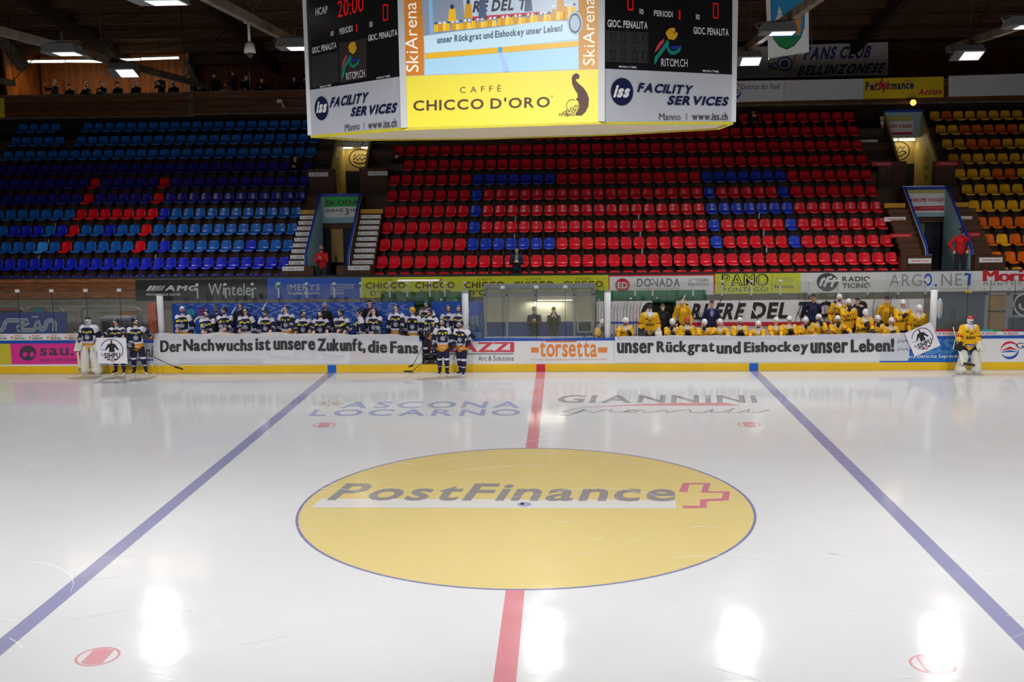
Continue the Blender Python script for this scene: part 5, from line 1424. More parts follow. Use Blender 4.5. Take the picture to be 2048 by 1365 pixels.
def ik(root, tgt, l1, l2, pole):
    root, tgt = np.asarray(root, float), np.asarray(tgt, float)
    d = tgt - root; L = np.linalg.norm(d)
    Lc = min(max(L, abs(l1 - l2) + .02), (l1 + l2) * .995)
    d = d / (L + 1e-9); end = root + d * Lc
    a = (l1 * l1 - l2 * l2 + Lc * Lc) / (2 * Lc); h = math.sqrt(max(0, l1 * l1 - a * a))
    pv = nz(np.asarray(pole, float) - d * np.dot(pole, d))
    return root + d * a + pv * h, end
def hand_pieces(w, d, palm_n, thumb, s, curl=.6, fat=1.0):
    """palm, four unequal jointed fingers and a thumb from the side of the palm"""
    d = nz(d); n = nz(np.asarray(palm_n) - d * np.dot(palm_n, d)); a = nz(np.cross(n, d))
    if np.dot(a, thumb) < 0: a = -a
    P = [cap_mesh(w, w + d * .075 * s, .024 * s * fat, .026 * s * fat, a, 1.5)]
    for k, (o, l) in enumerate(((.034, .066), (.0115, .076), (-.0115, .07), (-.034, .054))):
        b0 = w + d * .085 * s + a * o * s * 1.05
        d1 = nz(d * math.cos(curl * .6) + n * math.sin(curl * .6)); d2_ = nz(d * math.cos(curl * 1.7) + n * math.sin(curl * 1.7))
        k1_ = b0 + d1 * l * .5 * s; e = k1_ + d2_ * l * .55 * s
        P += [cap_mesh(b0 - d * .02 * s, k1_, .0088 * s * fat, .0082 * s * fat, n=8), cap_mesh(k1_, e, .0082 * s * fat, .007 * s * fat, n=8)]
    t0 = w + d * .025 * s + a * .03 * s; t1 = t0 + nz(d * .55 + a * .75 + n * .3) * .042 * s; t2 = t1 + nz(d * .85 + a * .2 + n * .4) * .034 * s
    P += [cap_mesh(t0, t1, .0115 * s * fat, .0098 * s * fat, n=8), cap_mesh(t1, t2, .0098 * s * fat, .008 * s * fat, n=8)]
    return P

PC = [0]
def person(label, px, py, Y, floor, group=None, s=1.0, yaw=0.0, lean=0.06, kit='home', hands=('down', 'down'), sit=False, num=None, hyaw=0.0, hpitch=0.1, helmet='navy', hair='dark', beard=False, gloves=(0, 0), mask=None, legs=True, color=None, color2=None, patch=None, goalie=False, feet=None, vox=.0095, name='person', cat='person', text=None, hood=False, xyz=None):
    """yaw: degrees the body turns towards the right of the picture; head centre sits at photo pixel (px, py) on depth Y"""
    PC[0] += 1; rs = random.Random(PC[0])
    HC = np.asarray(xyz, float) if xyz is not None else at(px, py, Y)
    ya = math.radians(yaw)
    F = np.array((math.sin(ya), -math.cos(ya), 0)); Lf = np.array((math.cos(ya), math.sin(ya), 0))
    T = nz(Z * math.cos(lean) + F * math.sin(lean)); Fp = nz(F * math.cos(lean) - Z * math.sin(lean))
    hl = lean * .35
    Hd = nz(Z * math.cos(hl) + F * math.sin(hl))
    N = HC - Hd * .165 * s - F * .02 * s
    hip = N - T * .53 * s
    S0 = hip + T * .455 * s
    pad = kit in ('home', 'away') or goalie
    sw = (.188 if pad else .175) * s
    Sh = {1: S0 + Lf * sw, -1: S0 - Lf * sw}
    loc = np.array((hip[0], hip[1], floor))
    t = thing(name, loc, label, cat, group)
    # legs
    Hj = {k: hip + Lf * .095 * s * k - T * .02 * s for k in (1, -1)}
    sk = .06 if kit in ('home', 'away') else 0.0
    foot, knee, ank = {}, {}, {}
    for k in (1, -1):
        if feet: fx, fy = feet[0 if k == -1 else 1]
        elif sit: fx, fy = .13, .32
        else: fx, fy = .13, .03
        fp = np.array((hip[0], hip[1], floor)) + Lf * fx * k * s + F * fy * s
        an = fp + Z * (.085 * s + sk)
        if an[2] > Hj[k][2] - .3: an[2] = Hj[k][2] - .3
        knee[k], ank[k] = ik(Hj[k], an, .44 * s, .42 * s, F + Lf * .15 * k)
        foot[k] = ank[k] - Z * .0
    # arms
    El, Wr, Hdn, Pn = {}, {}, {}, {}
    for k, mode in ((-1, hands[0]), (1, hands[1])):
        pole = nz(-F * .5 - Z * .6 + Lf * .55 * k)
        pn = -F
        if isinstance(mode, tuple) and mode[0] == 'at':        # explicit world target
            tg = np.asarray(mode[1], float); hd = None
        elif isinstance(mode, tuple) and mode[0] == 'px':
            tg = at(mode[1], mode[2], mode[3]); hd = None
        elif mode == 'down':
            tg = Sh[k] + (-Z * .50 + F * .10 + Lf * .10 * k) * s; hd = None; pole = nz(-F + Lf * .4 * k)
        elif mode == 'clasp':
            tg = S0 + (F * .30 - Z * .16 + Lf * .055 * k) * s; hd = nz(F * .3 + Z * .7 - Lf * .35 * k)
        elif mode == 'chin':
            tg = S0 + (F * .27 + Z * .02 + Lf * .05 * k) * s; hd = nz(Z * .8 - Lf * .2 * k)
        elif mode == 'pocket':
            tg = hip + (Z * .02 + Lf * .24 * k + F * .07) * s; hd = nz(-Z - Lf * k * .3); pole = nz(-F * .4 + Lf * k)
        elif mode == 'back':
            tg = hip + (Z * .08 + Lf * .05 * k - F * .17) * s; hd = nz(-Lf * k); pole = nz(-F * .3 + Lf * k)
        elif mode == 'camera':
            tg = S0 + (F * .28 - Z * .22 + Lf * .07 * k) * s; hd = nz(F * .4 + Z * .3 - Lf * .5 * k)
        elif mode == 'knees':
            tg = hip + (F * .36 + Z * .10 + Lf * .14 * k) * s; hd = nz(F - Z * .5)
        elif mode == 'rail':
            tg = S0 + (F * .38 - Z * .33 + Lf * .10 * k) * s; hd = nz(F * .6 - Lf * .6 * k)
        elif mode == 'wave':
            tg = S0 + (F * .25 + Z * .1 + Lf * .32 * k) * s; hd = nz(Z + Lf * k * .2)
        El[k], Wr[k] = ik(Sh[k], tg, .30 * s, .27 * s, pole)
        fd = nz(Wr[k] - El[k])
        Hdn[k] = fd if hd is None else hd
        Pn[k] = nz(-Lf * k if mode in ('clasp', 'chin', 'camera') else -F)
        if isinstance(mode, tuple): Hdn[k] = nz(F * .75 - Z * .45); Pn[k] = nz(-Z - F * .25)
        if mode == 'down': Pn[k] = -Lf * k
    hy = math.radians(yaw + hyaw)
    hF = np.array((math.sin(hy), -math.cos(hy), 0)); hF = nz(hF * math.cos(hpitch) - Z * math.sin(hpitch))
    hL = np.array((math.cos(hy), math.sin(hy), 0)); hU = nz(np.cross(hL, hF)); hU = hU if hU[2] > 0 else -hU
    # --- body: head, neck, trunk, arms, hands, legs, feet in one skin
    hs = s * .91
    h = lambda x, y, z: HC + (hL * x + hF * y + hU * z) * hs
    B = [ell_mesh(h(0, -.012, .028), hL * .076 * hs, hF * .097 * hs, hU * .098 * hs), ell_mesh(h(0, .014, -.035), hL * .062 * hs, hF * .074 * hs, hU * .082 * hs), ell_mesh(h(0, .05, -.082), hL * .032 * hs, hF * .034 * hs, hU * .026 * hs),
         cap_mesh(h(0, .082, .014), h(0, .103, -.026), .011 * hs, .017 * hs, n=8), ell_mesh(h(0, .078, .03), hL * .05 * hs, hF * .018 * hs, hU * .012 * hs), ell_mesh(h(0, .08, -.056), hL * .026 * hs, hF * .014 * hs, hU * .013 * hs)]
    for k in (1, -1): B.append(ell_mesh(h(.078 * k, -.012, -.005), hL * .014 * hs, hF * .022 * hs, hU * .034 * hs))
    B += [cap_mesh(N - T * .03 * s, HC - Hd * .08 * s, .056 * s, .05 * s), cap_mesh(hip, S0 - T * .1 * s, .085 * s, .092 * s, Lf, 1.25), cap_mesh(Sh[-1], Sh[1], .045 * s, .045 * s)]
    for k in (1, -1):
        B += [cap_mesh(Sh[k], El[k], .05 * s, .04 * s), cap_mesh(El[k], Wr[k], .04 * s, .027 * s)]
        if not gloves[0 if k == -1 else 1] or vox > .011:
            B += hand_pieces(Wr[k], Hdn[k], Pn[k], F if hands[0 if k == -1 else 1] == 'down' else Z, s, .75)
        B += [cap_mesh(Hj[k], knee[k], .085 * s, .058 * s), cap_mesh(knee[k], ank[k], .055 * s, .036 * s), cap_mesh(ank[k] - Z * .03 * s, ank[k] + nz(F + Lf * .25 * k) * .11 * s - Z * .05 * s, .034 * s, .026 * s)]
    jobs = [(B, vox, 1)]
    # --- upper garment
    if pad:
        G = [cap_mesh(hip - T * .02 * s, hip + T * .36 * s, .158 * s, .162 * s, Lf, 1.18, 18), cap_mesh(S0 - T * .07 * s - Lf * .13 * s, S0 - T * .07 * s + Lf * .13 * s, .118 * s, .118 * s, n=14)]
        r1_, r2_, r3_ = .088, .08, .064
        if not sit: G.append(cap_mesh(hip - T * .10 * s, hip + T * .1 * s, .18 * s, .16 * s, Lf, 1.3, 18))
        if goalie: G.append(cap_mesh(hip, S0 - T * .05 * s, .19 * s, .19 * s, Lf, 1.25, 18)); r1_, r2_, r3_ = .115, .105, .08
    else:
        G = [cap_mesh(hip - T * .05 * s, hip + T * .33 * s, .128 * s, .136 * s, Lf, 1.24, 18), cap_mesh(Sh[-1], Sh[1], .068 * s, .068 * s, n=14)]
        r1_, r2_, r3_ = .068, .06, .046
    for k in (1, -1):
        G += [cap_mesh(Sh[k], El[k], r1_ * s, r2_ * s), cap_mesh(El[k], Wr[k] - nz(Wr[k] - El[k]) * .03 * s, r2_ * s, r3_ * s)]
    if not pad or kit == 'civil': G.append(cap_mesh(N - T * .02 * s, N + T * .03 * s, .066 * s, .062 * s))
    else: G.append(cap_mesh(N - T * .05 * s, N - T * .01 * s, .085 * s, .07 * s))
    if hood: G.append(ell_mesh(N - F * .07 * s + Z * .02, Lf * .12 * s, F * .07 * s, Z * .09 * s))
    jobs.append((G, .0155 if vox < .011 else .02, 4))
    # --- lower garment
    if legs:
        if pad:
            Pp = [cap_mesh(hip - T * .10 * s, hip + T * .04 * s, .15 * s, .15 * s, Lf, 1.15)]
            for k in (1, -1): Pp.append(cap_mesh(Hj[k] - Z * .02, Hj[k] + (knee[k] - Hj[k]) * .88, .116 * s, .106 * s))
        else:
            Pp = [cap_mesh(hip - T * .06 * s, hip + T * .05 * s, .122 * s, .122 * s, Lf, 1.22)]
            for k in (1, -1): Pp += [cap_mesh(Hj[k], knee[k], .096 * s, .075 * s), cap_mesh(knee[k], ank[k], .075 * s, .062 * s)]
        jobs.append((Pp, .018, 3))
    R = remesh(jobs)
    # cloth folds: push the garment in and out along the line from its nearest bone
    gv = R[1][0]; sd_ = PC[0] * 7.3
    fold = np.array([mnoise.noise(Vector((p[0] * 7 + sd_, p[1] * 7, p[2] * 5.5))) + .6 * mnoise.noise(Vector((p[0] * 17, p[1] * 17 + sd_, p[2] * 12))) for p in gv])
    gc = hip + np.outer(np.clip((gv - hip) @ T, 0, .46 * s), T)
    gd = gv - gc; gd /= (np.linalg.norm(gd, axis=1)[:, None] + 1e-9)
    R[1] = (gv + gd * (fold * .013 * s)[:, None], R[1][1])
    skin = SKIN[PC[0] % 3]
    hm = HAIRS[hair]
    def face_m(c):
        d = (c - HC) / hs; x, y, z = d @ hL, d @ hF, d @ hU
        r = [skin] * len(c)
        head = np.abs(z) < .2
        eye = (np.abs(np.abs(x) - .031) < .014) & (np.abs(z - .008) < .0085) & (y > .055)
        brow = (np.abs(np.abs(x) - .031) < .02) & (np.abs(z - .030) < .007) & (y > .055)
        lip = (np.abs(x) < .024) & (np.abs(z + .056) < .007) & (y > .06)
        brd = ((z < -.036) & (z > -.125) & (y > .0) & (np.abs(x) < .075)) & ~((np.abs(x) < .026) & (np.abs(z + .056) < .009))
        hr = (z > -.09) & ((z > .062) | ((y < -.015) & (z > -.055) & (np.abs(x) < .074))) & (np.abs(x) < .1) & (z < .2)
        for i in np.nonzero(head & (eye | brow | lip | brd | hr))[0]:
            if hr[i]: r[i] = hm
            elif eye[i]: r[i] = EYE
            elif brow[i]: r[i] = hm
            elif lip[i]: r[i] = LIP
            elif beard: r[i] = BEARD
        return r
    skinned('body', R[0], face_m, t)
    segs = [(Sh[k], El[k], 0, k) for k in (1, -1)] + [(El[k], Wr[k], 1, k) for k in (1, -1)]
    bm_ = [None]
    if kit == 'home' or kit == 'away':
        def jm(c):
            d = (c - hip) / s; u, v, w = d @ Lf, d @ T, d @ Fp
            best = np.full(len(c), 1e9); tt = np.zeros(len(c)); wh = np.zeros(len(c), int)
            for a, b_, kind, k in segs:
                e = b_ - a; LL = e @ e; q = np.clip((c - a) @ e / LL, 0, 1)
                dist = np.linalg.norm(c - (a + q[:, None] * e), axis=1) / s
                m_ = dist < best; best[m_] = dist[m_]; tt[m_] = q[m_]; wh[m_] = kind
            tor = np.sqrt((u / 1.18) ** 2 + w ** 2)
            arm = (best < .115) & ((np.abs(u) > .19) | (tor > .17) | ((best < .105) & (wh == 1)))
            r = []
            for i in range(len(c)):
                if kit == 'home':
                    if arm[i]:
                        if wh[i] == 0: m_ = J_WHITE if tt[i] < .42 and v[i] > .27 else J_NAVY
                        else: m_ = J_WHITE if .34 < tt[i] < .44 or .54 < tt[i] < .62 else J_NAVY
                    elif v[i] > (.51 if goalie else .478) - .32 * max(0, abs(u[i]) - .07): m_ = J_WHITE
                    elif v[i] < .005: m_ = J_GOLD
                    elif v[i] < .03: m_ = J_WHITE
                    elif v[i] < .05: m_ = J_LILAC
                    elif v[i] < .068: m_ = J_WHITE
                    elif abs(u[i]) > .168 and v[i] < .24 and w[i] > -.05: m_ = J_WHITE
                    else: m_ = J_NAVY
                else:
                    if arm[i]:
                        if wh[i] == 0: m_ = A_RED if .86 < tt[i] < .95 else A_YEL
                        else: m_ = A_RED if .06 < tt[i] < .16 else A_BLK if .16 < tt[i] < .24 else A_YEL
                    elif v[i] > .487 and abs(u[i]) < .06: m_ = J_WHITE
                    elif w[i] > .03 and v[i] > .38 and abs(u[i]) < (v[i] - .395) * .7: m_ = J_WHITE
                    elif v[i] > .45 and .11 < abs(u[i]) < .175 and w[i] > 0: m_ = A_PALE
                    elif v[i] < -.15: m_ = P_BLUE if not goalie else A_YEL
                    else: m_ = A_YEL
                r.append(m_)
            return r
        def extra(b, v, fs):
            tree = BVHTree.FromPolygons([tuple(p) for p in v], [q.tolist() for q in fs])
            def pj(u_, v_, off=.006):
                o = hip + T * v_ * s + Lf * u_ * s + Fp * .8
                hit = tree.ray_cast(Vector(o), Vector(-Fp))
                P = np.array(hit[0]) if hit[0] is not None else hip + T * v_ * s + Lf * u_ * s + Fp * .17 * s
                return P + Fp * off
            def patchq(u0_, v0_, u1_, v1_, m_, tilt=0, off=.006):
                n = 5; vs = [pj(u0_ + (u1_ - u0_) * i / (n - 1), v0_ + (v1_ - v0_) * j / 2 + tilt * i / (n - 1), off) for j in range(3) for i in range(n)]
                b.add(vs, [(j * n + i, j * n + i + 1, (j + 1) * n + i + 1, (j + 1) * n + i) for j in range(2) for i in range(n - 1)], m_, True)
            def txt(s_, u0_, v0_, u1_, v1_, m_, st='b', off=.009):
                q, f_ = text2d(s_, st, .1)
                b.add([pj(u0_ + (u1_ - u0_) * a, v0_ + (v1_ - v0_) * c_, off) for a, c_ in q], f_, m_)
            if kit == 'home':
                patchq(-.152, .335, -.062, .395, J_PATCH, .012); patchq(.062, .347, .152, .407, J_PATCH, -.012)
                if num: txt(num, -.024 * len(num), .318, .024 * len(num), .385, J_WHITE, 'x')
                R_ = .078; c0 = .20
                n = 20; ring = [(math.cos(2 * PI * i / n), math.sin(2 * PI * i / n)) for i in range(n)]
                vs = [pj(x * R_, c0 + y * R_, .008) for x, y in ring] + [pj(x * R_ * .78, c0 + y * R_ * .78, .008) for x, y in ring]
                b.add(vs, [(i, (i + 1) % n, (i + 1) % n + n, i + n) for i in range(n)], mat('crest_silver', (176, 182, 206), .6))
                for pts in ([(-.5, .12), (-.3, .42), (-.1, .15), (.1, .42), (.3, .15), (.52, .3)], [(-.52, -.12), (-.2, .08), (.05, -.12), (.3, .06), (.55, -.02)], [(-.45, -.28), (-.1, -.5), (.3, -.42), (.5, -.2)]):
                    vs = []
                    for x, y in pts: vs += [pj(x * R_, c0 + (y - .13) * R_, .009), pj(x * R_, c0 + (y + .13) * R_, .009)]
                    b.add(vs, [(2 * i, 2 * i + 2, 2 * i + 3, 2 * i + 1) for i in range(len(pts) - 1)], J_WHITE)
                if not sit:
                    vs = []
                    for i in range(11):
                        x = -.085 + .017 * i; y = -.085 + .026 * ((i * 7) % 5 - 2) / 2
                        vs += [pj(x, y - .011), pj(x + .006, y + .011)]
                    b.add(vs, [(2 * i, 2 * i + 2, 2 * i + 3, 2 * i + 1) for i in range(10)], J_WHITE)
                if text: txt(text, .085, .24, .125, .30, J_WHITE)
            else:
                patchq(-.155, .345, -.075, .385, A_BLK if goalie else mat('patch_olive', (92, 84, 30), .7)); patchq(.075, .355, .15, .385, PINKRED)
                if num: txt(num, -.03 * len(num), .265, .03 * len(num), .35, A_BLK, 'b')
                if not sit or goalie: txt('BERN', -.135, .125, .135, .225, A_BLK, 'x')
                if goalie: patchq(-.15, -.135, .15, -.03, P_BLUE, 0, .004); txt('PEUGEOT', -.10, -.10, .10, -.065, J_WHITE)
        skinned('jersey', R[1], jm, t, extra=extra)
    else:
        cm = mat('cloth_%d_%d_%d' % color, color, .8, bump=.25, bscale=25)
        cm2 = mat('cloth_%d_%d_%d' % color2, color2, .8) if color2 else cm
        def cmf(c):
            d = (c - hip) / s; u, v, w = d @ Lf, d @ T, d @ Fp
            return [cm2 if (w[i] > .05 and abs(u[i]) < .05 and v[i] > .28) else cm for i in range(len(c))]
        skinned('jacket', R[1], cmf, t)
    if legs:
        pm = {'home': P_NAVY, 'away': P_BLACK}.get(kit) or mat('trousers_dark', (36, 36, 44), .8)
        skinned('trousers' if kit not in ('home', 'away') else 'hockey_pants', R[2], pm, t)
    # --- headgear
    def dome(m_, grow=1.0, front=.035, name_='helmet', flaps=True, extra_=None):
        b = MB()
        n, mm = 18, 8
        vs, fs = [], []
        for j in range(mm + 1):
            ph = PI / 2 * j / mm
            for i in range(n):
                a = 2 * PI * i / n
                cx, cy = math.sin(a), math.cos(a)
                zlow = front if cy > .1 else (front - .085 * min(1, (.1 - cy) * 1.6))
                r = math.sin(ph)
                zz = .028 + .118 * grow * math.cos(ph)
                if j == mm: zz = zlow
                elif zz < zlow: zz = zlow
                rr = max(r, 0)
                vs.append(h(.097 * grow * rr * cx, -.012 + .122 * grow * rr * cy, zz))
        for j in range(mm):
            for i in range(n): fs.append((j * n + i, (j + 1) * n + i, (j + 1) * n + (i + 1) % n, j * n + (i + 1) % n))
        fs.append(tuple(range(mm * n, (mm + 1) * n)))
        b.add(vs, fs, m_, True)
        if flaps:
            for k in (1, -1):
                v_, f_ = cap_mesh(h(.086 * k, -.01, .03), h(.082 * k, .0, -.04), .022 * s, .016 * s); b.add(v_, f_, m_, True)
                b.tube([h(.084 * k, .0, -.05), h(.06 * k, .03, -.1), h(0, .045, -.118)], .005 * s, BOOT, 5)
        if extra_: extra_(b)
        return b.build(name_, t)
    if helmet == 'navy':
        def ex(b):
            vs = [h(.099 * math.sin(a), -.012 + .126 * math.cos(a), z) for z in (.042, .078) for a in np.linspace(-.62, .62, 7)]
            vs = [h(.101 * math.sin(a) * q, -.012 + .127 * math.cos(a) * q, z) for z, q in ((.042, 1.0), (.086, .9)) for a in np.linspace(-.62, .62, 7)]
            b.add(vs, [(i, i + 1, i + 8, i + 7) for i in range(6)], H_WHITE)
            b.bar(h(-.03, -.02, .148), h(-.03, .06, .13), .018 * s, .006, H_WHITE); b.bar(h(.03, -.02, .148), h(.03, .06, .13), .018 * s, .006, H_WHITE)
        dome(H_NAVY, extra_=ex)
    elif helmet in ('white', 'gold', 'red'):
        def ex(b):
            for k in (-1.6, -.6, .6, 1.6):
                b.bar(h(.026 * k, .055, .128 - .012 * abs(k)), h(.03 * k, .098, .088 - .006 * abs(k)), .012 * s, .01 * s, H_NAVY if helmet == 'white' else BOOT)
        dome({'white': H_WHITE, 'gold': H_GOLD, 'red': H_RED}[helmet], 1.12, extra_=ex)
    elif helmet == 'cap':
        dome(H_WHITE if color is None and kit == 'home' else BOOT, .95, .045, 'cap', False, lambda b: b.box((0, 0, 0), (0, 0, 0), BOOT) if 0 else None)
    elif helmet in ('beanie', 'greybeanie', 'whitebeanie', 'darkbeanie'):
        bmn = {'beanie': mat('beanie_grey', (90, 96, 104), .9), 'greybeanie': mat('beanie_light', (150, 152, 156), .9), 'whitebeanie': mat('beanie_white', (200, 186, 160), .9), 'darkbeanie': mat('beanie_dark', (30, 32, 40), .9)}[helmet]
        def ex(b):
            if helmet in ('beanie',): b.ball(h(0, -.01, .175), hL * .038 * s, hF * .038 * s, hU * .038 * s, BOOT)
        dome(bmn, 1.03, .03, 'beanie', False, ex)
    elif helmet == 'goalie_home' or helmet == 'goalie_away':
        hmW, hmT = (H_WHITE, H_NAVY) if helmet == 'goalie_home' else (H_WHITE, H_RED)
        b = MB()
        b.ball(h(0, .0, -.005), hL * .108 * hs, hF * .132 * hs, hU * .145 * hs, hmW, 18, 12)
        b.ball(h(0, -.012, .07), hL * .1 * hs, hF * .118 * hs, hU * .085 * hs, hmT, 16, 9)
        b.build('goalie_mask', t)
        b = MB()
        b.ball(h(0, .045, -.015), hL * .066 * hs, hF * .098 * hs, hU * .062 * hs, skin, 14, 8)
        for k in (1, -1): b.ball(h(.03 * k, .135, .008), hL * .014 * s, hF * .01 * s, hU * .01 * s, EYE)
        b.build('face_opening', t)
        b = MB()
        for x in (-.055, -.028, 0, .028, .055): b.tube([h(x, .135 - abs(x) * .6, .05), h(x * 1.05, .158 - abs(x) * .5, -.02), h(x * .8, .14 - abs(x) * .5, -.085)], .0045 * s, BLADE, 5)
        for z in (.03, -.02, -.06): b.tube([h(-.075, .1, z), h(0, .16, z), h(.075, .1, z)], .0045 * s, BLADE, 5)
        b.build('cage', t)
        b = MB(); b.add(*cap_mesh(h(0, .06, -.13), h(0, .09, -.19), .05 * s, .035 * s, hL, 1.3), mat('throat_guard', (150, 160, 200), .4), True); b.build('throat_guard', t)
    elif helmet == 'hat':
        dome(H_NAVY, .98, .04, 'cap', False); 
        b = MB(); b.add([h(-.07, .09, .045), h(.07, .09, .045), h(.05, .19, .03), h(-.05, .19, .03), h(-.07, .09, .057), h(.07, .09, .057), h(.05, .19, .038), h(-.05, .19, .038)], [(0, 3, 2, 1), (4, 5, 6, 7), (0, 1, 5, 4), (1, 2, 6, 5), (2, 3, 7, 6), (3, 0, 4, 7)], H_NAVY); b.build('peak', t)
    else:
        dome(hm, .9, .072, 'hair', False)
    if mask:
        b = MB(); b.ball(h(0, .052, -.05), hL * .06 * hs, hF * .062 * hs, hU * .05 * hs, MASKB if mask == 'blue' else MASKM if mask == 'white' else BOOT, 12, 8)
        b.build('face_mask', t)
    # --- gloves
    for k, g in ((-1, gloves[0]), (1, gloves[1])):
        if not g: continue
        if g in ('blocker', 'blockerw', 'catcher'):
            fd = nz(Wr[k] - El[k]); a = nz(np.cross(fd, Lf))
            b = MB(); c = Wr[k] + fd * .06
            if g.startswith('blocker'):
                b.obox(c + F * .06, fd * .17 * s, nz(Lf - fd * np.dot(Lf, fd)) * .11 * s, F * .03 * s, BOOT if g == 'blocker' else PADW)
                b.obox(c + F * .022, fd * .178 * s, nz(Lf - fd * np.dot(Lf, fd)) * .118 * s, F * .02 * s, PADW)
                b.add(*cap_mesh(Wr[k] - fd * .05, Wr[k] + fd * .1, .075 * s, .06 * s), PADW, True)
            else:
                b.ball(c + fd * .05 + F * .02, fd * .18 * s, nz(Lf - fd * np.dot(Lf, fd)) * .13 * s, F * .07 * s, PADW, 14, 8)
                b.add(*cap_mesh(Wr[k] - fd * .08, Wr[k] + fd * .02, .085 * s, .08 * s), PADW, True)
                for q in (-.06, -.02, .02, .06): b.tube([c + fd * .06 + Lf * q + F * .09, c + fd * .2 + Lf * q * 1.3 + F * .06], .012, PADW if q > 0 else GREY, 6)
            b.build('blocker' if g.startswith('blocker') else 'catching_glove', t)
        else:
            fd = nz(Wr[k] - El[k]); d_ = Hdn[k]
            gp = hand_pieces(Wr[k] + d_ * .01, d_, Pn[k], F if hands[0 if k == -1 else 1] == 'down' else Z, s * 1.18, .8, 1.75) + [cap_mesh(Wr[k] - fd * .07 * s, Wr[k] + fd * .02 * s, .064 * s, .055 * s)]
            gv = remesh([(gp, .012, 1)])[0]
            W0 = Wr[k].copy()
            skinned('glove', gv, (lambda c, W0=W0, fd=fd: [J_WHITE if (kit == 'home' and -.075 < x < -.045) else (GLOVEN if kit == 'home' else GLOVE) for x in (c - W0) @ fd]), t)
    # --- socks, skates, pads, shoes
    if legs == 'full' or goalie == 'full':
        for k in (1, -1):
            if goalie != 'full' and kit in ('home', 'away'):
                sv = remesh([([cap_mesh(knee[k] - nz(ank[k] - knee[k]) * .03, knee[k] + (ank[k] - knee[k]) * .35, .083 * s, .088 * s), cap_mesh(knee[k] + (ank[k] - knee[k]) * .35, ank[k] - nz(ank[k] - knee[k]) * .04, .088 * s, .06 * s)], .016, 2)])[0]
                kz, az = knee[k][2], ank[k][2]
                skinned('sock', sv, lambda c, kz=kz, az=az: [J_WHITE if (kz - .07 < z < kz - .0) or (az + .13 < z < az + .15) else P_NAVY for z in c[:, 2]], t)
            if goalie == 'full':
                lf = nz(Lf * 1.0 + F * .15 * k)
                top = knee[k] + Z * (.28 if kit == 'home' else .12) * s; bot = ank[k] - Z * .02
                pv = remesh([([cap_mesh(bot + F * .06 + Lf * .02 * k, knee[k] + F * .05, .15 * s, .135 * s, lf, 1.08), cap_mesh(knee[k] + F * .06, top + F * .05 - Z * .02, .142 * s, .115 * s, lf, 1.05), cap_mesh(bot + F * .06 - Lf * .04 * k, bot + F * .16 + Z * .02, .1 * s, .085 * s, lf, 1.6)], .02, 3)])[0]
                k2 = knee[k][2]
                skinned('leg_pad', pv, lambda c, k2=k2: [J_WHITE if abs(z - k2) < .012 or abs(z - k2 - .2) < .01 else PADW for z in c[:, 2]], t)
            A_ = ank[k]; fw = nz(F + Lf * .25 * k)
            if kit in ('home', 'away'):
                bv = remesh([([cap_mesh(A_ + Z * .07, A_ - Z * .03 * s, .055 * s, .052 * s), cap_mesh(A_ - Z * .04 * s - fw * .03, A_ + fw * .15 * s - Z * .055 * s, .044 * s, .036 * s)], .011, 1)])[0]
                o = skinned('skate', bv, lambda c: [BOOT] * len(c), t)
                b = MB(); zb = max(A_[2] - .145 * s, floor + .03); zb2 = A_[2] - .09
                for q in (-.03, .13): b.bar(A_ * (1, 1, 0) + fw * q + Z * zb, A_ * (1, 1, 0) + fw * q + Z * zb2, .05, .028, H_WHITE, fw)
                b.bar(A_ * (1, 1, 0) - fw * .07 + Z * zb, A_ * (1, 1, 0) + fw * .2 + Z * zb, .026, .024, H_WHITE)
                b.bar(A_ * (1, 1, 0) - fw * .08 + Z * (zb - .018), A_ * (1, 1, 0) + fw * .21 + Z * (zb - .018), .006, .022, BLADE)
                b.build('blade_holder', o)
            else:
                b = MB(); b.add(*cap_mesh(A_ - Z * .035, A_ + F * .16 * s - Z * .05 * s, .05 * s, .042 * s), BOOT if color2 != (9, 9, 9) else H_WHITE, True); b.build('shoe', t)
    return dict(t=t, Wr=Wr, hip=hip, S0=S0, F=F, Lf=Lf, T=T, knee=knee, ank=ank, El=El)
STC = mat('stick_black', (28, 28, 30), .4); STW = mat('stick_white', (222, 220, 210), .4)
def stick(label, top, bottom, blade_dir, m=STC, goalie=False, bm=None, group=None, r=.012):
    """shaft from butt to heel, blade curving off along blade_dir"""
    top, bottom, bd_ = np.asarray(top, float), np.asarray(bottom, float), nz(blade_dir)
    t = thing('hockey_stick', bottom, label, 'hockey stick', group)
    b = MB()
    if goalie:
        mid = bottom + (top - bottom) * .42
        b.tube([top, mid], r * 1.1, m, 6); b.bar(mid, bottom, .075, .022, m, (0, 1, .1))
    else: b.tube([top, bottom], r, m, 6)
    b.build('shaft', t)
    b = MB(); bm = bm or m
    L, H = (.36, .09) if goalie else (.30, .065)
    vs = []
    sd = nz(np.cross(bd_, Z) + 1e-6)
    for i in range(6):
        q = i / 5
        c = bottom + bd_ * L * q + sd * .03 * q * q + Z * (.02 if goalie else .0)
        hh = H * (1 - .25 * q * q)
        vs += [c - Z * hh / 2 - sd * .006, c - Z * hh / 2 + sd * .006, c + Z * hh / 2 + sd * .006, c + Z * hh / 2 - sd * .006]
    fs = []
    for i in range(5):
        o = 4 * i
        for j in range(4): fs.append((o + j, o + (j + 1) % 4, o + 4 + (j + 1) % 4, o + 4 + j))
    fs += [(3, 2, 1, 0), (20, 21, 22, 23)]
    b.add(vs, fs, bm); b.build('blade', t)
    b = MB(); dd = nz(bottom - top); b.tube([top - dd * .01, top + dd * .12], r * 1.25, STW if m is STC else STC, 6); b.build('grip_tape', t)
    return t
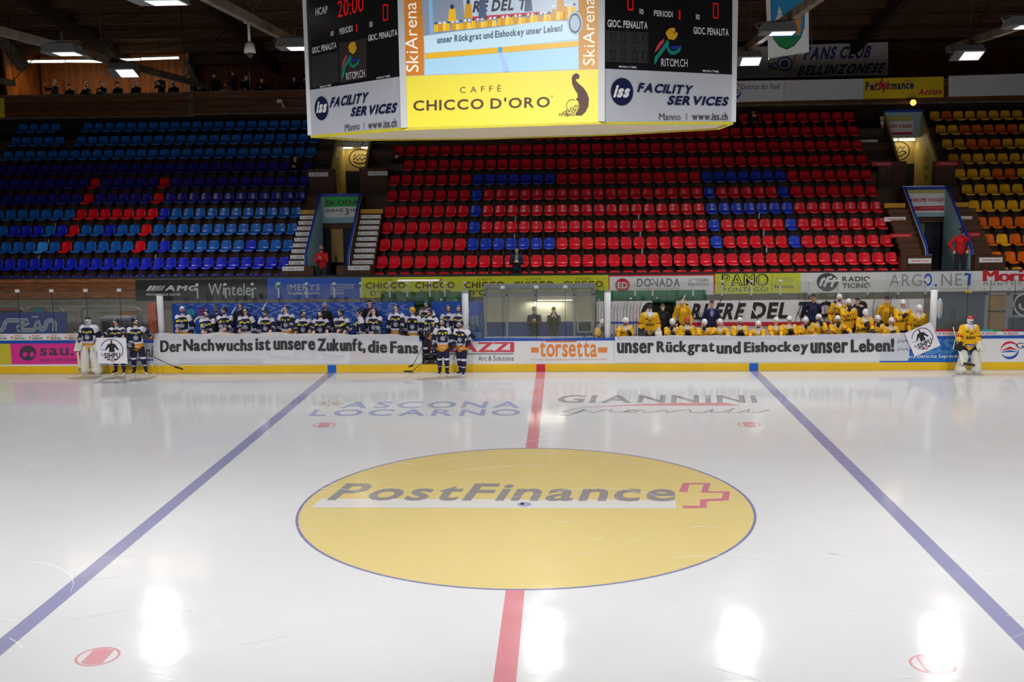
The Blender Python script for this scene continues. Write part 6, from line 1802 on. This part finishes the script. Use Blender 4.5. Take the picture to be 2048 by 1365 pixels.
# ---------------------------------------------------------------- banners and signs held by the teams
def cloth(name, TLp, TRp, BRp, BLp, Y, base, nu, nv, wav, rs):
    """rippled sheet hung between photo corners on depth Y; returns panel + warp"""
    p = wallpanel(Y)
    def wf(P):
        x, z = P[0], P[2]
        return P + np.array((0, wav * (math.sin(x * 5.1 + z * 2.2) * .5 + math.sin(x * 11.3 - z * 4 + 1.1) * .3 + math.sin(x * 2.3 + 2) * .6), 0))
    p.warp = wf
    a, b_, c, d = [p.loc(q) for q in (TLp, TRp, BRp, BLp)]
    vs, fs = [], []
    for j in range(nv + 1):
        for i in range(nu + 1):
            u_, v_ = i / nu, j / nv
            q = (a * (1 - u_) + b_ * u_) * (1 - v_) + (d * (1 - u_) + c * u_) * v_
            if TOPF.get(name) and True: q = q + np.array((0, TOPF[name](u_) * (1 - v_)))
            vs.append(wf(p.O + p.U * q[0] + p.V * q[1]))
    n1 = nu + 1
    for j in range(nv):
        for i in range(nu): fs.append((j * n1 + i, (j + 1) * n1 + i, (j + 1) * n1 + i + 1, j * n1 + i + 1))
    p.mb.add(vs, fs, base, True)
    p.step = .002
    return p
def banner_mat(name, rgb, tr):
    m = mat(name, rgb, .3, spec=.5)
    nt = m.node_tree; b = nt.nodes['Principled BSDF']; out = [n for n in nt.nodes if n.type == 'OUTPUT_MATERIAL'][0]
    t_ = nt.nodes.new('ShaderNodeBsdfTransparent'); mx = nt.nodes.new('ShaderNodeMixShader'); mx.inputs[0].default_value = 1 - tr
    nt.links.new(t_.outputs[0], mx.inputs[1]); nt.links.new(b.outputs[0], mx.inputs[2]); nt.links.new(mx.outputs[0], out.inputs[0])
    return m
BAN = banner_mat('banner_sheet', (236, 238, 242), .33)
BTX = mat('banner_ink', (38, 40, 42), .45)
TOPF = {'b1': lambda u: .05 * math.sin(u * 3.1) + .02 * math.sin(u * 31) + .012 * math.sin(u * 57), 'b2': lambda u: .012 * math.sin(u * 40) + .02 * math.sin(u * 9)}
a6 = lambda x, y: (300 + x * .1758, 560 + y * .1758); a7 = lambda x, y: (640 + x * .1758, 560 + y * .1758)
p = cloth('b1', (308, 668), (838, 671), (843, 727.5), (306, 728.5), 14.86, BAN, 120, 8, .016, None)
for w_, fn, x0, x1, y0, y1, dy in (('Der', a6, 122, 355, 690, 825, -3), ('Nachwuchs', a6, 385, 1165, 676, 812, 0), ('ist', a6, 1205, 1368, 665, 803, 0), ('unsere', a6, 1410, 1875, 692, 800, 0), ('die', a7, 550, 760, 690, 832, 0), ('Fans', a7, 803, 1115, 700, 836, 3)):
    p.text(w_, fn(x0, y1), fn(x1, y1 + dy), fn(x0, y0), BTX, 'b', .1, fat=.016)
p.text('Zukunft,', (635.8, 706.5), (730.5, 707), (635.8, 677), BTX, 'b', .1, fat=.016)
p.build('fan_banner', label='long white banner with black words, held by the dark blue team', cat='banner')
p = cloth('b2', (1230, 674), (1826, 667), (1816, 722), (1229, 726), 14.86, BAN, 120, 8, .014, None)
for w_, fn, x0, x1, y0, y1, dy in (('unser', c1, 312, 722, 828, 952, 0), ('Rückgrat', c1, 762, 1410, 812, 978, -4), ('und', c1, 1443, 1708, 815, 956, 0), ('unser', c2, 690, 1110, 826, 952, -6), ('Leben!', c2, 1150, 1632, 792, 942, -12)):
    p.text(w_, fn(x0, y1), fn(x1, y1 + dy), fn(x0, y0), BTX, 'b', .1, fat=.016)
p.text('Eishockey', (1488.5, 711.5), (1615.5, 709.5), (1488.5, 684.5), BTX, 'b', .1, fat=.016)
p.stroke([c2(x, y) for x, y in ((1675, 830), (1690, 790), (1700, 825), (1730, 795), (1740, 830), (1760, 800), (1790, 820))], .02, NAVY); p.stroke([c2(x, y) for x, y in ((1675, 920), (1690, 885), (1700, 915), (1725, 885), (1740, 915), (1770, 895), (1790, 905), (1820, 925))], .02, NAVY)
p.build('fan_banner', label='long white banner with black words, held by the yellow team', cat='banner')
# round-logo cardboard signs: unit square frame, v up
def logo_sign(TL, TR, BR, BL, Y, lab):
    P0, P1, P3 = at(*BL, Y), at(*BR, Y), at(*TL, Y)
    U, V = P1 - P0, P3 - P0
    Lu, Lv = np.linalg.norm(U), np.linalg.norm(V)
    p = Panel(P0, U, V, False); p.step = .0025
    W_ = lambda x, y: (x * Lu, (1 - y) * Lv)
    p.slab([(0, 0), (Lu, 0), (Lu, Lv), (0, Lv)], .008, mat('sign_card', (226, 224, 234), .5))
    cx, cy = Lu * .50, Lv * .47
    p.ring(cx, Lv - cy, Lu * .385, -Lv * .425, .07, INK, 40, 198, 520)
    q = [(cx + Lu * .385 * math.cos(a), (Lv - cy) + Lv * .425 * math.sin(a)) for a in np.linspace(math.radians(215), math.radians(325), 14)]
    p.poly(q, INK)
    k = [W_(x, y) for x, y in ((.47, .20), (.53, .20), (.545, .225), (.62, .24), (.665, .32), (.74, .45), (.73, .48), (.70, .485), (.60, .365), (.585, .38), (.60, .57), (.40, .57), (.415, .38), (.40, .365), (.31, .48), (.27, .49), (.265, .47), (.335, .33), (.38, .24), (.455, .225))]
    p.poly(k, INK); p.ell(Lu * .5, Lv * .855, Lu * .031, -Lv * .052, INK)
    p.stroke([W_(.11, .40), (W_(.14, .455)), W_(.29, .475)], .012, INK)
    p.poly([W_(.215, .56), W_(.80, .545), W_(.815, .80), W_(.20, .82)], mat('sign_card', (0, 0, 0)))
    p.text('SIHPU', W_(.235, .80), W_(.78, .785), W_(.235, .58), INK, 'x', .07)
    p.poly([W_(x, y) for x, y in ((.43, .79), (.57, .785), (.565, .90), (.50, .955), (.435, .90))], mat('sign_card', (0, 0, 0))); p.poly([W_(x, y) for x, y in ((.445, .80), (.555, .797), (.55, .895), (.50, .94), (.45, .895))], PINKRED)
    p.poly([W_(x, y) for x, y in ((.488, .82), (.512, .82), (.512, .90), (.488, .90))], WHITE); p.poly([W_(x, y) for x, y in ((.468, .848), (.532, .848), (.532, .872), (.468, .872))], WHITE, True)
    p.build('logo_sign', label=lab, cat='sign')
logo_sign((194.2, 676), (252.3, 675.6), (255.2, 727.8), (196, 727.8), 13.55, 'square white sign with round player logo, held before the player on the left')
logo_sign((1809.5, 666.8), (1863.6, 639.6), (1881, 691.6), (1829.3, 713.8), 14.75, 'tilted white sign with round player logo at the right end of the banner')

# ---------------------------------------------------------------- dark blue team
FB = .28
GH = 'dark blue team on the bench'
def HB(label, px, py, Y=15.45, **k):
    k.setdefault('s', 1.06); k.setdefault('kit', 'home'); k.setdefault('legs', True)
    return person(label, px, py, Y, FB, GH, **k)
def grip(x, y, Y=14.99): return ('px', x, y, Y)
GRIP = lambda a, b_: (grip(a, 661), grip(b_, 661))
HB('player 10 in dark blue with a white cap, leftmost on the bench', 364.5, 620.5, num='10', helmet='cap', beard=True, hyaw=30, hpitch=-.1, hands=(grip(355, 661), 'down'))
HB('bearded dark blue player 82, second along the bench', 413.4, 628, num='82', beard=True, hyaw=-8, hands=(grip(407, 661), 'rail'))
HB('dark blue player 7 turning his bearded face to the left', 448.5, 622, num='7', beard=True, hyaw=-55, yaw=8, hands=(grip(444, 661), 'rail'), hair='brown')
HB('dark blue player 86 standing straight behind the word Nachwuchs', 490.7, 623.5, num='86', hyaw=5, hpitch=0, hands=(grip(480, 659), 'down'), hair='brown')
HB('dark blue player 27 bowing his head to the left', 531.5, 626, num='27', beard=True, hyaw=-50, hpitch=.45, yaw=-5, hands=('down', grip(541.7, 660)))
HB('tall dark blue player 5 behind the banner word ist', 571.5, 619, num='5', Y=15.55, hyaw=-10, hands=('down', grip(580, 661)), hair='brown')
HB('dark blue player 24 looking to the right', 606, 628.5, num='24', hyaw=45, beard=True, hands=(grip(592, 663), grip(620, 660)))
HB('dark blue player 75 with a yellow letter on the chest', 640, 628.5, num='75', text=None, hyaw=0, beard=True, hands=(grip(628, 662), grip(655, 660)))
HB('bearded dark blue player 71 leaning on the boards', 681.3, 627, num='71', hyaw=-25, beard=True, yaw=-12, lean=.14, hands=(grip(678, 660), grip(690, 661)))
HB('dark blue player seen from the side, facing left', 718.5, 624.5, yaw=-75, hyaw=-15, hands=(grip(700.7, 662), 'down'), hair='brown')
HB('dark blue player 10 with black gloves over the banner', 747.2, 623.5, num='10', hands=('down', grip(752.5, 664)), gloves=(1, 1), hyaw=0, hpitch=0)
HB('smiling dark blue player 96 with a gloved hand on the banner', 792, 617.5, num='96', Y=15.5, hands=('down', grip(803, 662)), gloves=(1, 1), yaw=-6, hpitch=0)
HB('dark blue player wearing a yellow helmet', 824.6, 622.5, helmet='gold', hands=('down', 'down'), gloves=(1, 1), hyaw=0, hpitch=0, hair='brown')
HB('dark blue player standing tall at the very back by the doorway', 852.7, 611, Y=16.9, num='49', beard=True, yaw=-15, hpitch=0)
r = HB('dark blue player standing in the open bench gate with a stick', 859, 625.5, Y=15.32, num='3', hyaw=-40, hpitch=.15, beard=True, hands=(('px', 855, 665, 14.95), ('px', 866, 654, 15.0)), gloves=(1, 1), legs='full')
HB('dark blue player 22 beside the right bench post', 896.7, 618.5, Y=15.9, num='22', hpitch=0, beard=True, gloves=(1, 1))
HB('dark blue player 13 half hidden by the right bench post', 917, 619, Y=15.75, num='13', hpitch=0, beard=True, gloves=(1, 1))
# players on the ice
GI = 'dark blue players on the ice'
FL = ((-.0, .0),)
g1 = person('dark blue goalie in white pads with a white mask, standing on the ice', 175.8, 642.5, 14.35, .0, GI, s=1.06, num='49', helmet='goalie_home', hands=('down', 'down'), gloves=('blockerw', 'catcher'), goalie='full', legs='full', feet=((.19, .05), (.21, .05)), kit='home')
g2 = person('dark blue player 17 holding the square logo sign on the ice', 232, 645.8, 14.35, .0, GI, s=1.03, num='17', hyaw=-12, hands=(('px', 201, 676, 13.62), ('px', 249, 676, 13.62)), legs='full', feet=((.12, .04), (.16, .04)), kit='home', hair='brown')
g3 = person('dark blue player 95 looking right with a long stick across his hip', 270, 644.2, 14.0, .0, GI, s=1.04, num='95', yaw=18, hyaw=45, beard=True, hands=(('px', 263, 697, 13.8), ('px', 303, 668, 14.7)), gloves=(1, 1), legs='full', feet=((.12, .02), (.26, .12)), kit='home')
g4 = person('dark blue player 8 with a letter A, standing on the ice', 884.2, 646, 13.95, .0, GI, s=1.02, num='8', text='A', yaw=10, hyaw=-22, hpitch=-.1, beard=True, hands=('down', 'down'), gloves=(1, 1), legs='full', feet=((.1, -.08), (.12, .16)), kit='home', lean=-.02)
g5 = person('dark blue player on the ice beside the right bench post, bending a stick', 921.3, 649, 14.1, .0, GI, s=1.0, num='9', yaw=-20, hyaw=-12, beard=True, hands=(('px', 908, 690, 13.9), ('px', 936, 686, 14.1)), gloves=(1, 1), legs='full', feet=((.08, -.04), (.1, .1)), kit='home')
# staff behind the dark team
ST = 'staff behind the dark bench'
person('grey-haired man in a dark jacket behind the dark bench', 480.2, 613, 16.8, FB, ST, kit='civil', color=(36, 38, 50), hair='grey', hyaw=12, hands=('down', 'down'), s=1.04)
person('person in a bobble hat behind the dark bench', 432.6, 620, 16.5, FB, ST, kit='civil', color=(30, 34, 62), helmet='beanie', hyaw=5, s=1.02, mask='black')
person('person in a light grey beanie and black jacket behind the dark bench', 649, 613, 16.7, FB, ST, kit='civil', color=(24, 25, 30), helmet='greybeanie', hyaw=-25, mask='black', s=1.03)
person('man in a dark jacket and maroon pullover behind the dark bench', 739.3, 607, 17.0, FB, ST, kit='civil', color=(26, 28, 36), color2=(90, 26, 40), helmet='hair', hair='black', hyaw=35, s=1.05)
# sticks of the dark team
stick('pale goalie stick beside the left goalie', at(149.5, 657, 14.3), at(159.5, 739, 14.2), (.3, -.9, 0), mat('stick_pale', (214, 200, 170), .5), True)
stick('long black stick of player 95 reaching down to the right', at(258, 692, 13.75), at(349, 734, 13.7), (.6, .1, -.2))
stick('black stick slanting from the gate player down to the ice', at(868, 648, 14.9), at(826, 731, 13.9), (-.2, -.8, 0))
stick('black stick lying its blade flat on the ice before the gate', at(872, 699, 14.0), at(825, 743.5, 14.0), (-1, 0, 0))
stick('stick held by the player beside the right bench post', at(941, 675, 13.95), at(912, 702, 13.9), (-.25, -.2, -.95))
for k, (x, y, x1, y1) in enumerate(((562, 625, 548, 664), (524, 620, 521, 640), (735, 632, 728, 664), (463, 628, 458, 660))):
    stick('stick held upright between the dark players, %s from the left' % ['third', 'second', 'fourth', 'first'][k], at(x1, y1, 15.7), at(x, y, 15.7), (.25, .1, .4), STC, bm=STW, group='sticks of the dark team')
# ---------------------------------------------------------------- yellow team
GA = 'yellow team on the bench'
def AB(label, px, py, Y=15.5, **k):
    k.setdefault('s', 1.02); k.setdefault('kit', 'away'); k.setdefault('helmet', 'white'); k.setdefault('sit', True); k.setdefault('lean', .34); k.setdefault('legs', True)
    return person(label, px, py, Y, FB, GA, **k)
AB('yellow player behind the glass, leftmost of his team', 1205.5, 647, Y=15.6, hyaw=15, hands=('chin', 'chin'), gloves=(1, 1))
AB('yellow player with a striped white helmet leaning right, left end of the banner', 1251.5, 643.5, hyaw=30, hpitch=.3, hands=(grip(1236, 671, 14.95), 'clasp'), gloves=(0, 1), yaw=20, beard=True)
g6 = AB('yellow backup goalie 30 in a black cap and white pads', 1299.5, 617.5, Y=16.2, num='30', helmet='hat', goalie='bench', sit=False, lean=.05, hands=('down', 'down'), gloves=('blocker', 'catcher'), s=1.03, hpitch=.05)
AB('yellow player bowing over black gloves, right of the backup goalie', 1344.5, 645.5, hpitch=.5, hyaw=5, hands=('chin', 'clasp'), gloves=(1, 1))
AB('yellow player in a red helmet', 1374, 642.5, helmet='red', hpitch=.0, hands=('clasp', 'clasp'), gloves=(1, 1), beard=True, num='27')
AB('yellow player bowing over his black glove, right of the red helmet', 1409, 646.5, hpitch=.5, hyaw=8, hands=('chin', 'rail'), gloves=(1, 0))
AB('yellow player 19 below the navy vest man', 1440, 646, num='19', hpitch=.15, hands=(('px', 1425, 671, 15.05), grip(1456, 670)), gloves=(1, 0))
AB('dark-bearded yellow player with clasped gloves, under letters RE', 1479.7, 643, beard=True, hpitch=.1, hands=('clasp', 'clasp'), gloves=(1, 1), hair='black')
AB('bearded yellow player with a pale stick blade at his ear', 1516.6, 650, beard=True, hpitch=.05, hands=(grip(1500, 672), grip(1526, 672)))
AB('yellow player under the letter L of the newspaper board', 1552.5, 642.5, hpitch=.1, hyaw=5, hands=(grip(1545, 671), grip(1562, 671)))
AB('dark-haired yellow player left of the navy jacket man', 1579, 640.5, hpitch=.05, hyaw=-4, hands=('clasp', 'clasp'), gloves=(1, 1), hair='black')
AB('yellow player holding a slanting black stick below the navy jacket man', 1611.5, 642.5, hyaw=-10, hpitch=.05, hands=('chin', 'rail'), gloves=(1, 0))
AB('yellow player with raised face beside an upright stick', 1638, 636.5, hyaw=12, hpitch=-.05, hands=('rail', 'chin'), gloves=(1, 1), beard=True)
AB('bearded yellow player reaching his arm over the banner', 1675.5, 639.5, beard=True, hpitch=.0, hands=('chin', grip(1702, 664)), gloves=(1, 0))
AB('yellow player standing at the back behind number 44', 1679, 596.5, Y=16.7, sit=False, lean=.05, hpitch=.05, hands=('down', 'down'), num='61', s=1.06, beard=True)
AB('yellow player 44 standing with a raised black glove', 1697.5, 606.5, Y=15.9, sit=False, lean=.12, num='44', hands=('chin', 'down'), gloves=(1, 1), s=1.06, beard=True)
AB('yellow player 2 bending forward with his helmet bowed', 1731, 626.5, Y=15.45, sit=False, lean=.5, num='2', hpitch=.8, hyaw=-10, hands=('clasp', grip(1745, 663)), gloves=(1, 1), s=1.04)
AB('yellow player 77 below the right yellow jacket', 1755.5, 639, num='77', hyaw=-5, hands=('chin', 'rail'), gloves=(1, 0))
AB('fair yellow player at the right end of the seated row', 1783, 643.5, hyaw=-12, hands=('clasp', 'rail'), gloves=(1, 0), hair='brown')
AB('yellow player 55 standing with folded black gloves', 1806, 608, Y=15.8, sit=False, lean=.1, num='55', hyaw=-12, hands=('clasp', 'down'), gloves=(1, 1), s=1.06)
AB('yellow player 65 leaning by the right white post', 1838.5, 618, Y=15.5, sit=False, lean=.3, num='65', hpitch=.5, hands=('down', 'down'), s=1.04)
g7 = person('yellow goalie 35 with a red mask and white pads standing on the ice', 1940.5, 641, 14.3, .0, 'yellow players on the ice', s=1.04, kit='away', num='35', helmet='goalie_away', hpitch=.3, hands=(('px', 1916, 688, 14.1), 'down'), gloves=('blocker', 'catcher'), goalie='full', legs='full', feet=((.24, .06), (.24, .06)))
SA = 'staff behind the yellow bench'
person('man in a dark coat with a white mask behind the yellow bench', 1325.5, 614.5, 16.9, FB, SA, kit='civil', color=(28, 30, 36), helmet='hair', hair='brown', mask='white', s=1.03)
person('dark-haired man in a yellow jacket and white mask, left of two', 1365.4, 601.5, 16.8, FB, SA, kit='civil', color=(226, 172, 18), helmet='hair', hair='black', mask='white', s=1.06, hood=True)
person('man in a navy vest in front of the newspaper letters', 1423.5, 608, 16.8, FB, SA, kit='civil', color=(30, 36, 74), color2=(120, 130, 170), helmet='hair', hair='dark', s=1.05, hyaw=-10)
person('man in a navy jacket looking left with hands behind his back', 1627, 596.5, 17.0, FB, SA, kit='civil', color=(28, 34, 68), helmet='hair', hair='dark', hands=('back', 'back'), s=1.08, hyaw=-25)
person('man in dark clothes half hidden behind number 44', 1715, 603.5, 17.0, FB, SA, kit='civil', color=(28, 30, 52), helmet='hair', hair='dark', s=1.06, hyaw=-40)
person('man in a yellow jacket and white mask, right of two', 1774, 600.5, 16.9, FB, SA, kit='civil', color=(226, 172, 18), helmet='hair', hair='black', mask='white', s=1.06, hood=True, hyaw=-20)
stick('white goalie stick of the yellow goalie, blade at his feet', at(1904, 647, 14.2), at(1926, 729, 13.85), (.95, -.2, -.1), STW, True, STC)
for k, (x0, y0, x1, y1, m_, bx) in enumerate(((1353, 655, 1362, 607, STC, .3), (1405, 655, 1399, 626, STC, -.3), (1447, 655, 1436, 616, STC, .2), (1475, 655, 1483, 618, STC, -.2), (1521, 662, 1514, 632, STC, -.4), (1588, 660, 1591, 640, STC, .2), (1605, 655, 1597, 626, STC, .2), (1648, 655, 1650, 612, STC, .1), (1670, 655, 1669, 606, STC, .1), (1746, 655, 1746, 616, STC, .1), (1779, 655, 1780, 610, STC, .1), (1719, 667, 1718, 655, STW, .1))):
    stick('stick held up among the yellow players, %s from the left' % ords[k], at(x0, y0, 15.62), at(x1, y1, 15.75), (bx, .2, .6), m_, bm=STW if k in (0, 4) else STC, group='sticks of the yellow team')
cs = [(60, 62, 66), (196, 150, 60), (70, 70, 76), (200, 120, 50), (44, 46, 50), (170, 40, 50), (70, 70, 74), (190, 186, 170), (60, 120, 50), (44, 46, 50), (50, 54, 80), (180, 40, 60), (176, 60, 80), (60, 62, 66)]
RK = thing('stick_rack', at(1237, 640, 17.55) * (1, 1, 0) + np.array((0, 0, .28)), 'rack of spare sticks behind the yellow bench, left end', 'rack')
for k, c in enumerate(cs):
    px = 1196 + 6.4 * k
    if 1206 < px < 1218: pass
    q = at(px, 616 + (k * 5) % 9, 17.5)
    stick('spare stick standing in the rack, %s from the left' % ords[k], (q[0], 17.5, .9), q, (.1, -.3, .5), mat('spare_%d' % k, c, .5), group='spare sticks in the rack')
for px in (1193, 1290): MB().box((at(px, 640, 17.5)[0] - .02, 17.45, .28), (at(px, 640, 17.5)[0] + .02, 17.55, 1.36), GREY).build('leg', RK)
MB().box((at(1192, 640, 17.5)[0], 17.42, .84), (at(1292, 640, 17.5)[0], 17.6, .9), GREY).build('shelf', RK)
MB().box((at(1192, 640, 17.5)[0], 17.44, 1.30), (at(1292, 640, 17.5)[0], 17.47, 1.36), BLUE).build('rail', RK)
# ---------------------------------------------------------------- officials and others
person('timekeeper in a dark top with white arm stripes, clapping behind the glass', 1068.5, 620, 16.6, FB, 'timekeepers', kit='civil', color=(38, 48, 52), helmet='hair', hair='grey', hyaw=12, mask='blue', hands=('clasp', 'clasp'), s=1.0)
person('timekeeper in a dark hooded jacket with hands at his chin', 1107.5, 621, 16.6, FB, 'timekeepers', kit='civil', color=(44, 44, 46), helmet='hair', hair='brown', hands=('chin', 'chin'), s=1.0, hood=True, hyaw=5)
person('photographer in a grey vest and blue mask standing before the red seats', 1033, 499.5, 19.15, 2.23, None, kit='civil', color=(34, 40, 54), color2=(120, 126, 140), helmet='hair', hair='black', mask='blue', hands=('camera', 'camera'), s=.98, hyaw=-6, text='TV')
t = thing('photo_camera', at(1023, 521, 18.8), 'black photo camera held by the photographer', 'camera')
q = at(1023, 521, 18.78); MB().box((q[0] - .07, 18.74, q[2] - .05), (q[0] + .07, 18.82, q[2] + .05), BOOT).build('camera_body', t); MB().tube([(q[0], 18.74, q[2]), (q[0], 18.62, q[2])], .042, BOOT, 12).build('lens', t)
person('steward in a red jacket sitting at the green sign entrance', 642.5, 496.5, 19.3, 2.25, 'stewards', kit='civil', color=(196, 24, 30), color2=(170, 20, 28), helmet='hair', hair='grey', mask='black', hands=('clasp', 'clasp'), s=1.0, sit=True, lean=.1, legs='full')
person('steward in a red jacket and dark cap standing at the travel sign entrance', 1923.5, 462.5, 19.7, 2.25, 'stewards', kit='civil', color=(196, 20, 28), helmet='hat', hair='black', mask='black', hands=('pocket', 'pocket'), s=1.08, hyaw=-10, hpitch=.3, legs='full')
SP = 'lone spectators in the stand'
person('dark dressed man clapping among the blue seats', 590, 316, 24.6, tread(7), SP, kit='civil', color=(14, 15, 20), helmet='hair', hair='black', hands=('clasp', 'clasp'), hyaw=10, vox=.014)
person('dark hooded person with a pale mask at the left edge of the red seats', 793, 311, 24.9, tread(7) + .2, SP, kit='civil', color=(10, 11, 14), helmet='darkbeanie', hair='black', mask='white', hands=('down', 'down'), vox=.014)
person('person in black with white shoes sitting in the top red rows', 1506.5, 224, 26.5, tread(9), SP, kit='civil', color=(12, 12, 15), color2=(9, 9, 9), helmet='darkbeanie', hair='black', mask='black', hands=('chin', 'chin'), sit=True, lean=.2, legs='full', feet=((.28, .5), (.28, .5)), vox=.014)
# balcony spectators
GB = 'spectators along the balcony rail'
for k, (px, py, hat, hr, col, mk, hd_, lab, dz) in enumerate((
    (107.5, 165, 'hair', 'grey', (26, 28, 40), 'white', ('wave', 'rail'), 'balcony spectator raising a hand, leftmost at the rail', 0),
    (139, 172, 'darkbeanie', 'black', (26, 30, 50), 'white', ('rail', 'rail'), 'balcony spectator in a dark beanie and white mask, second from left', 0),
    (173, 170, 'hat', 'brown', (30, 34, 48), 'black', ('chin', 'chin'), 'balcony spectator with a dark cap and hands at the mouth', 0),
    (203, 167, 'hair', 'dark', (28, 32, 70), None, ('clasp', 'clasp'), 'balcony spectator looking down at a phone left of the bright lamp', 0),
    (235.5, 168, 'darkbeanie', 'black', (28, 32, 52), 'white', ('rail', 'rail'), 'balcony spectator with a white mask right under the bright lamp', 0),
    (272, 166, 'hair', 'brown', (32, 38, 52), 'blue', ('rail', 'rail'), 'balcony spectator with a pale blue mask right of the bright lamp', 0),
    (320, 152, 'darkbeanie', 'black', (60, 66, 40), 'white', ('clasp', 'clasp'), 'standing balcony spectator in an olive jacket with a white mask', 0),
    (346.5, 166, 'whitebeanie', 'black', (26, 26, 36), 'black', ('rail', 'rail'), 'balcony spectator wearing a cream woolly hat', 0),
    (407, 168, 'hair', 'dark', (22, 24, 28), None, ('chin', 'rail'), 'dim balcony spectator right of the steel pole', 0),
    (428, 150, 'darkbeanie', 'black', (14, 16, 22), 'white', ('down', 'down'), 'balcony figure in black with a glowing white mask', 0),
    (466, 145, 'hair', 'brown', (20, 22, 30), None, ('rail', 'rail'), 'standing balcony spectator facing left before dark panelling', 0),
    (492, 154, 'hair', 'brown', (24, 24, 30), None, ('chin', 'rail'), 'balcony spectator just left of the thin steel post', 0),
    (523, 160, 'hair', 'black', (22, 26, 50), None, ('clasp', 'clasp'), 'balcony spectator bowing his head right of the thin steel post', 0),
    (588, 157, 'hair', 'dark', (22, 26, 46), None, ('rail', 'rail'), 'balcony spectator low beside the scoreboard edge', 0),
    (612, 144, 'hair', 'black', (20, 22, 28), None, ('clasp', 'clasp'), 'balcony spectator partly hidden by the scoreboard', 0))):
    HCp = at(px, py, 27.75)
    person(lab, px, py, 27.75, 9.5 if HCp[2] > 11.0 else 9.2, GB, kit='civil', color=col, helmet=hat, hair=hr, mask=mk, hands=hd_, s=1.0, vox=.014, hyaw={0: -40, 10: -70, 13: -30}.get(k, 0), hpitch=.3 if k in (3, 12) else .12, yaw={0: -25, 10: -50}.get(k, 0), sit=HCp[2] < 11.0)
t = thing('paper_sheet', at(450, 179, 27.3), 'pale sheet lying on the balcony rail', 'paper'); q = at(450, 179, 27.1)
MB().box((q[0] - .18, 26.98, 10.56), (q[0] + .18, 27.2, 10.58), mat('paper_tan', (196, 170, 130), .6)).build('sheet', t)
# puck on the centre spot
t = thing('puck', (0, 0, 0), 'black puck lying on the centre spot', 'puck')
PX = at(1045.5, 1010, 0)  # direction only
MB().tube([(-.06, -.02, .003), (-.06, -.02, .028)], .038, BOOT, 16).build('disc', t)
bpy.data.scenes.remove(TMP)
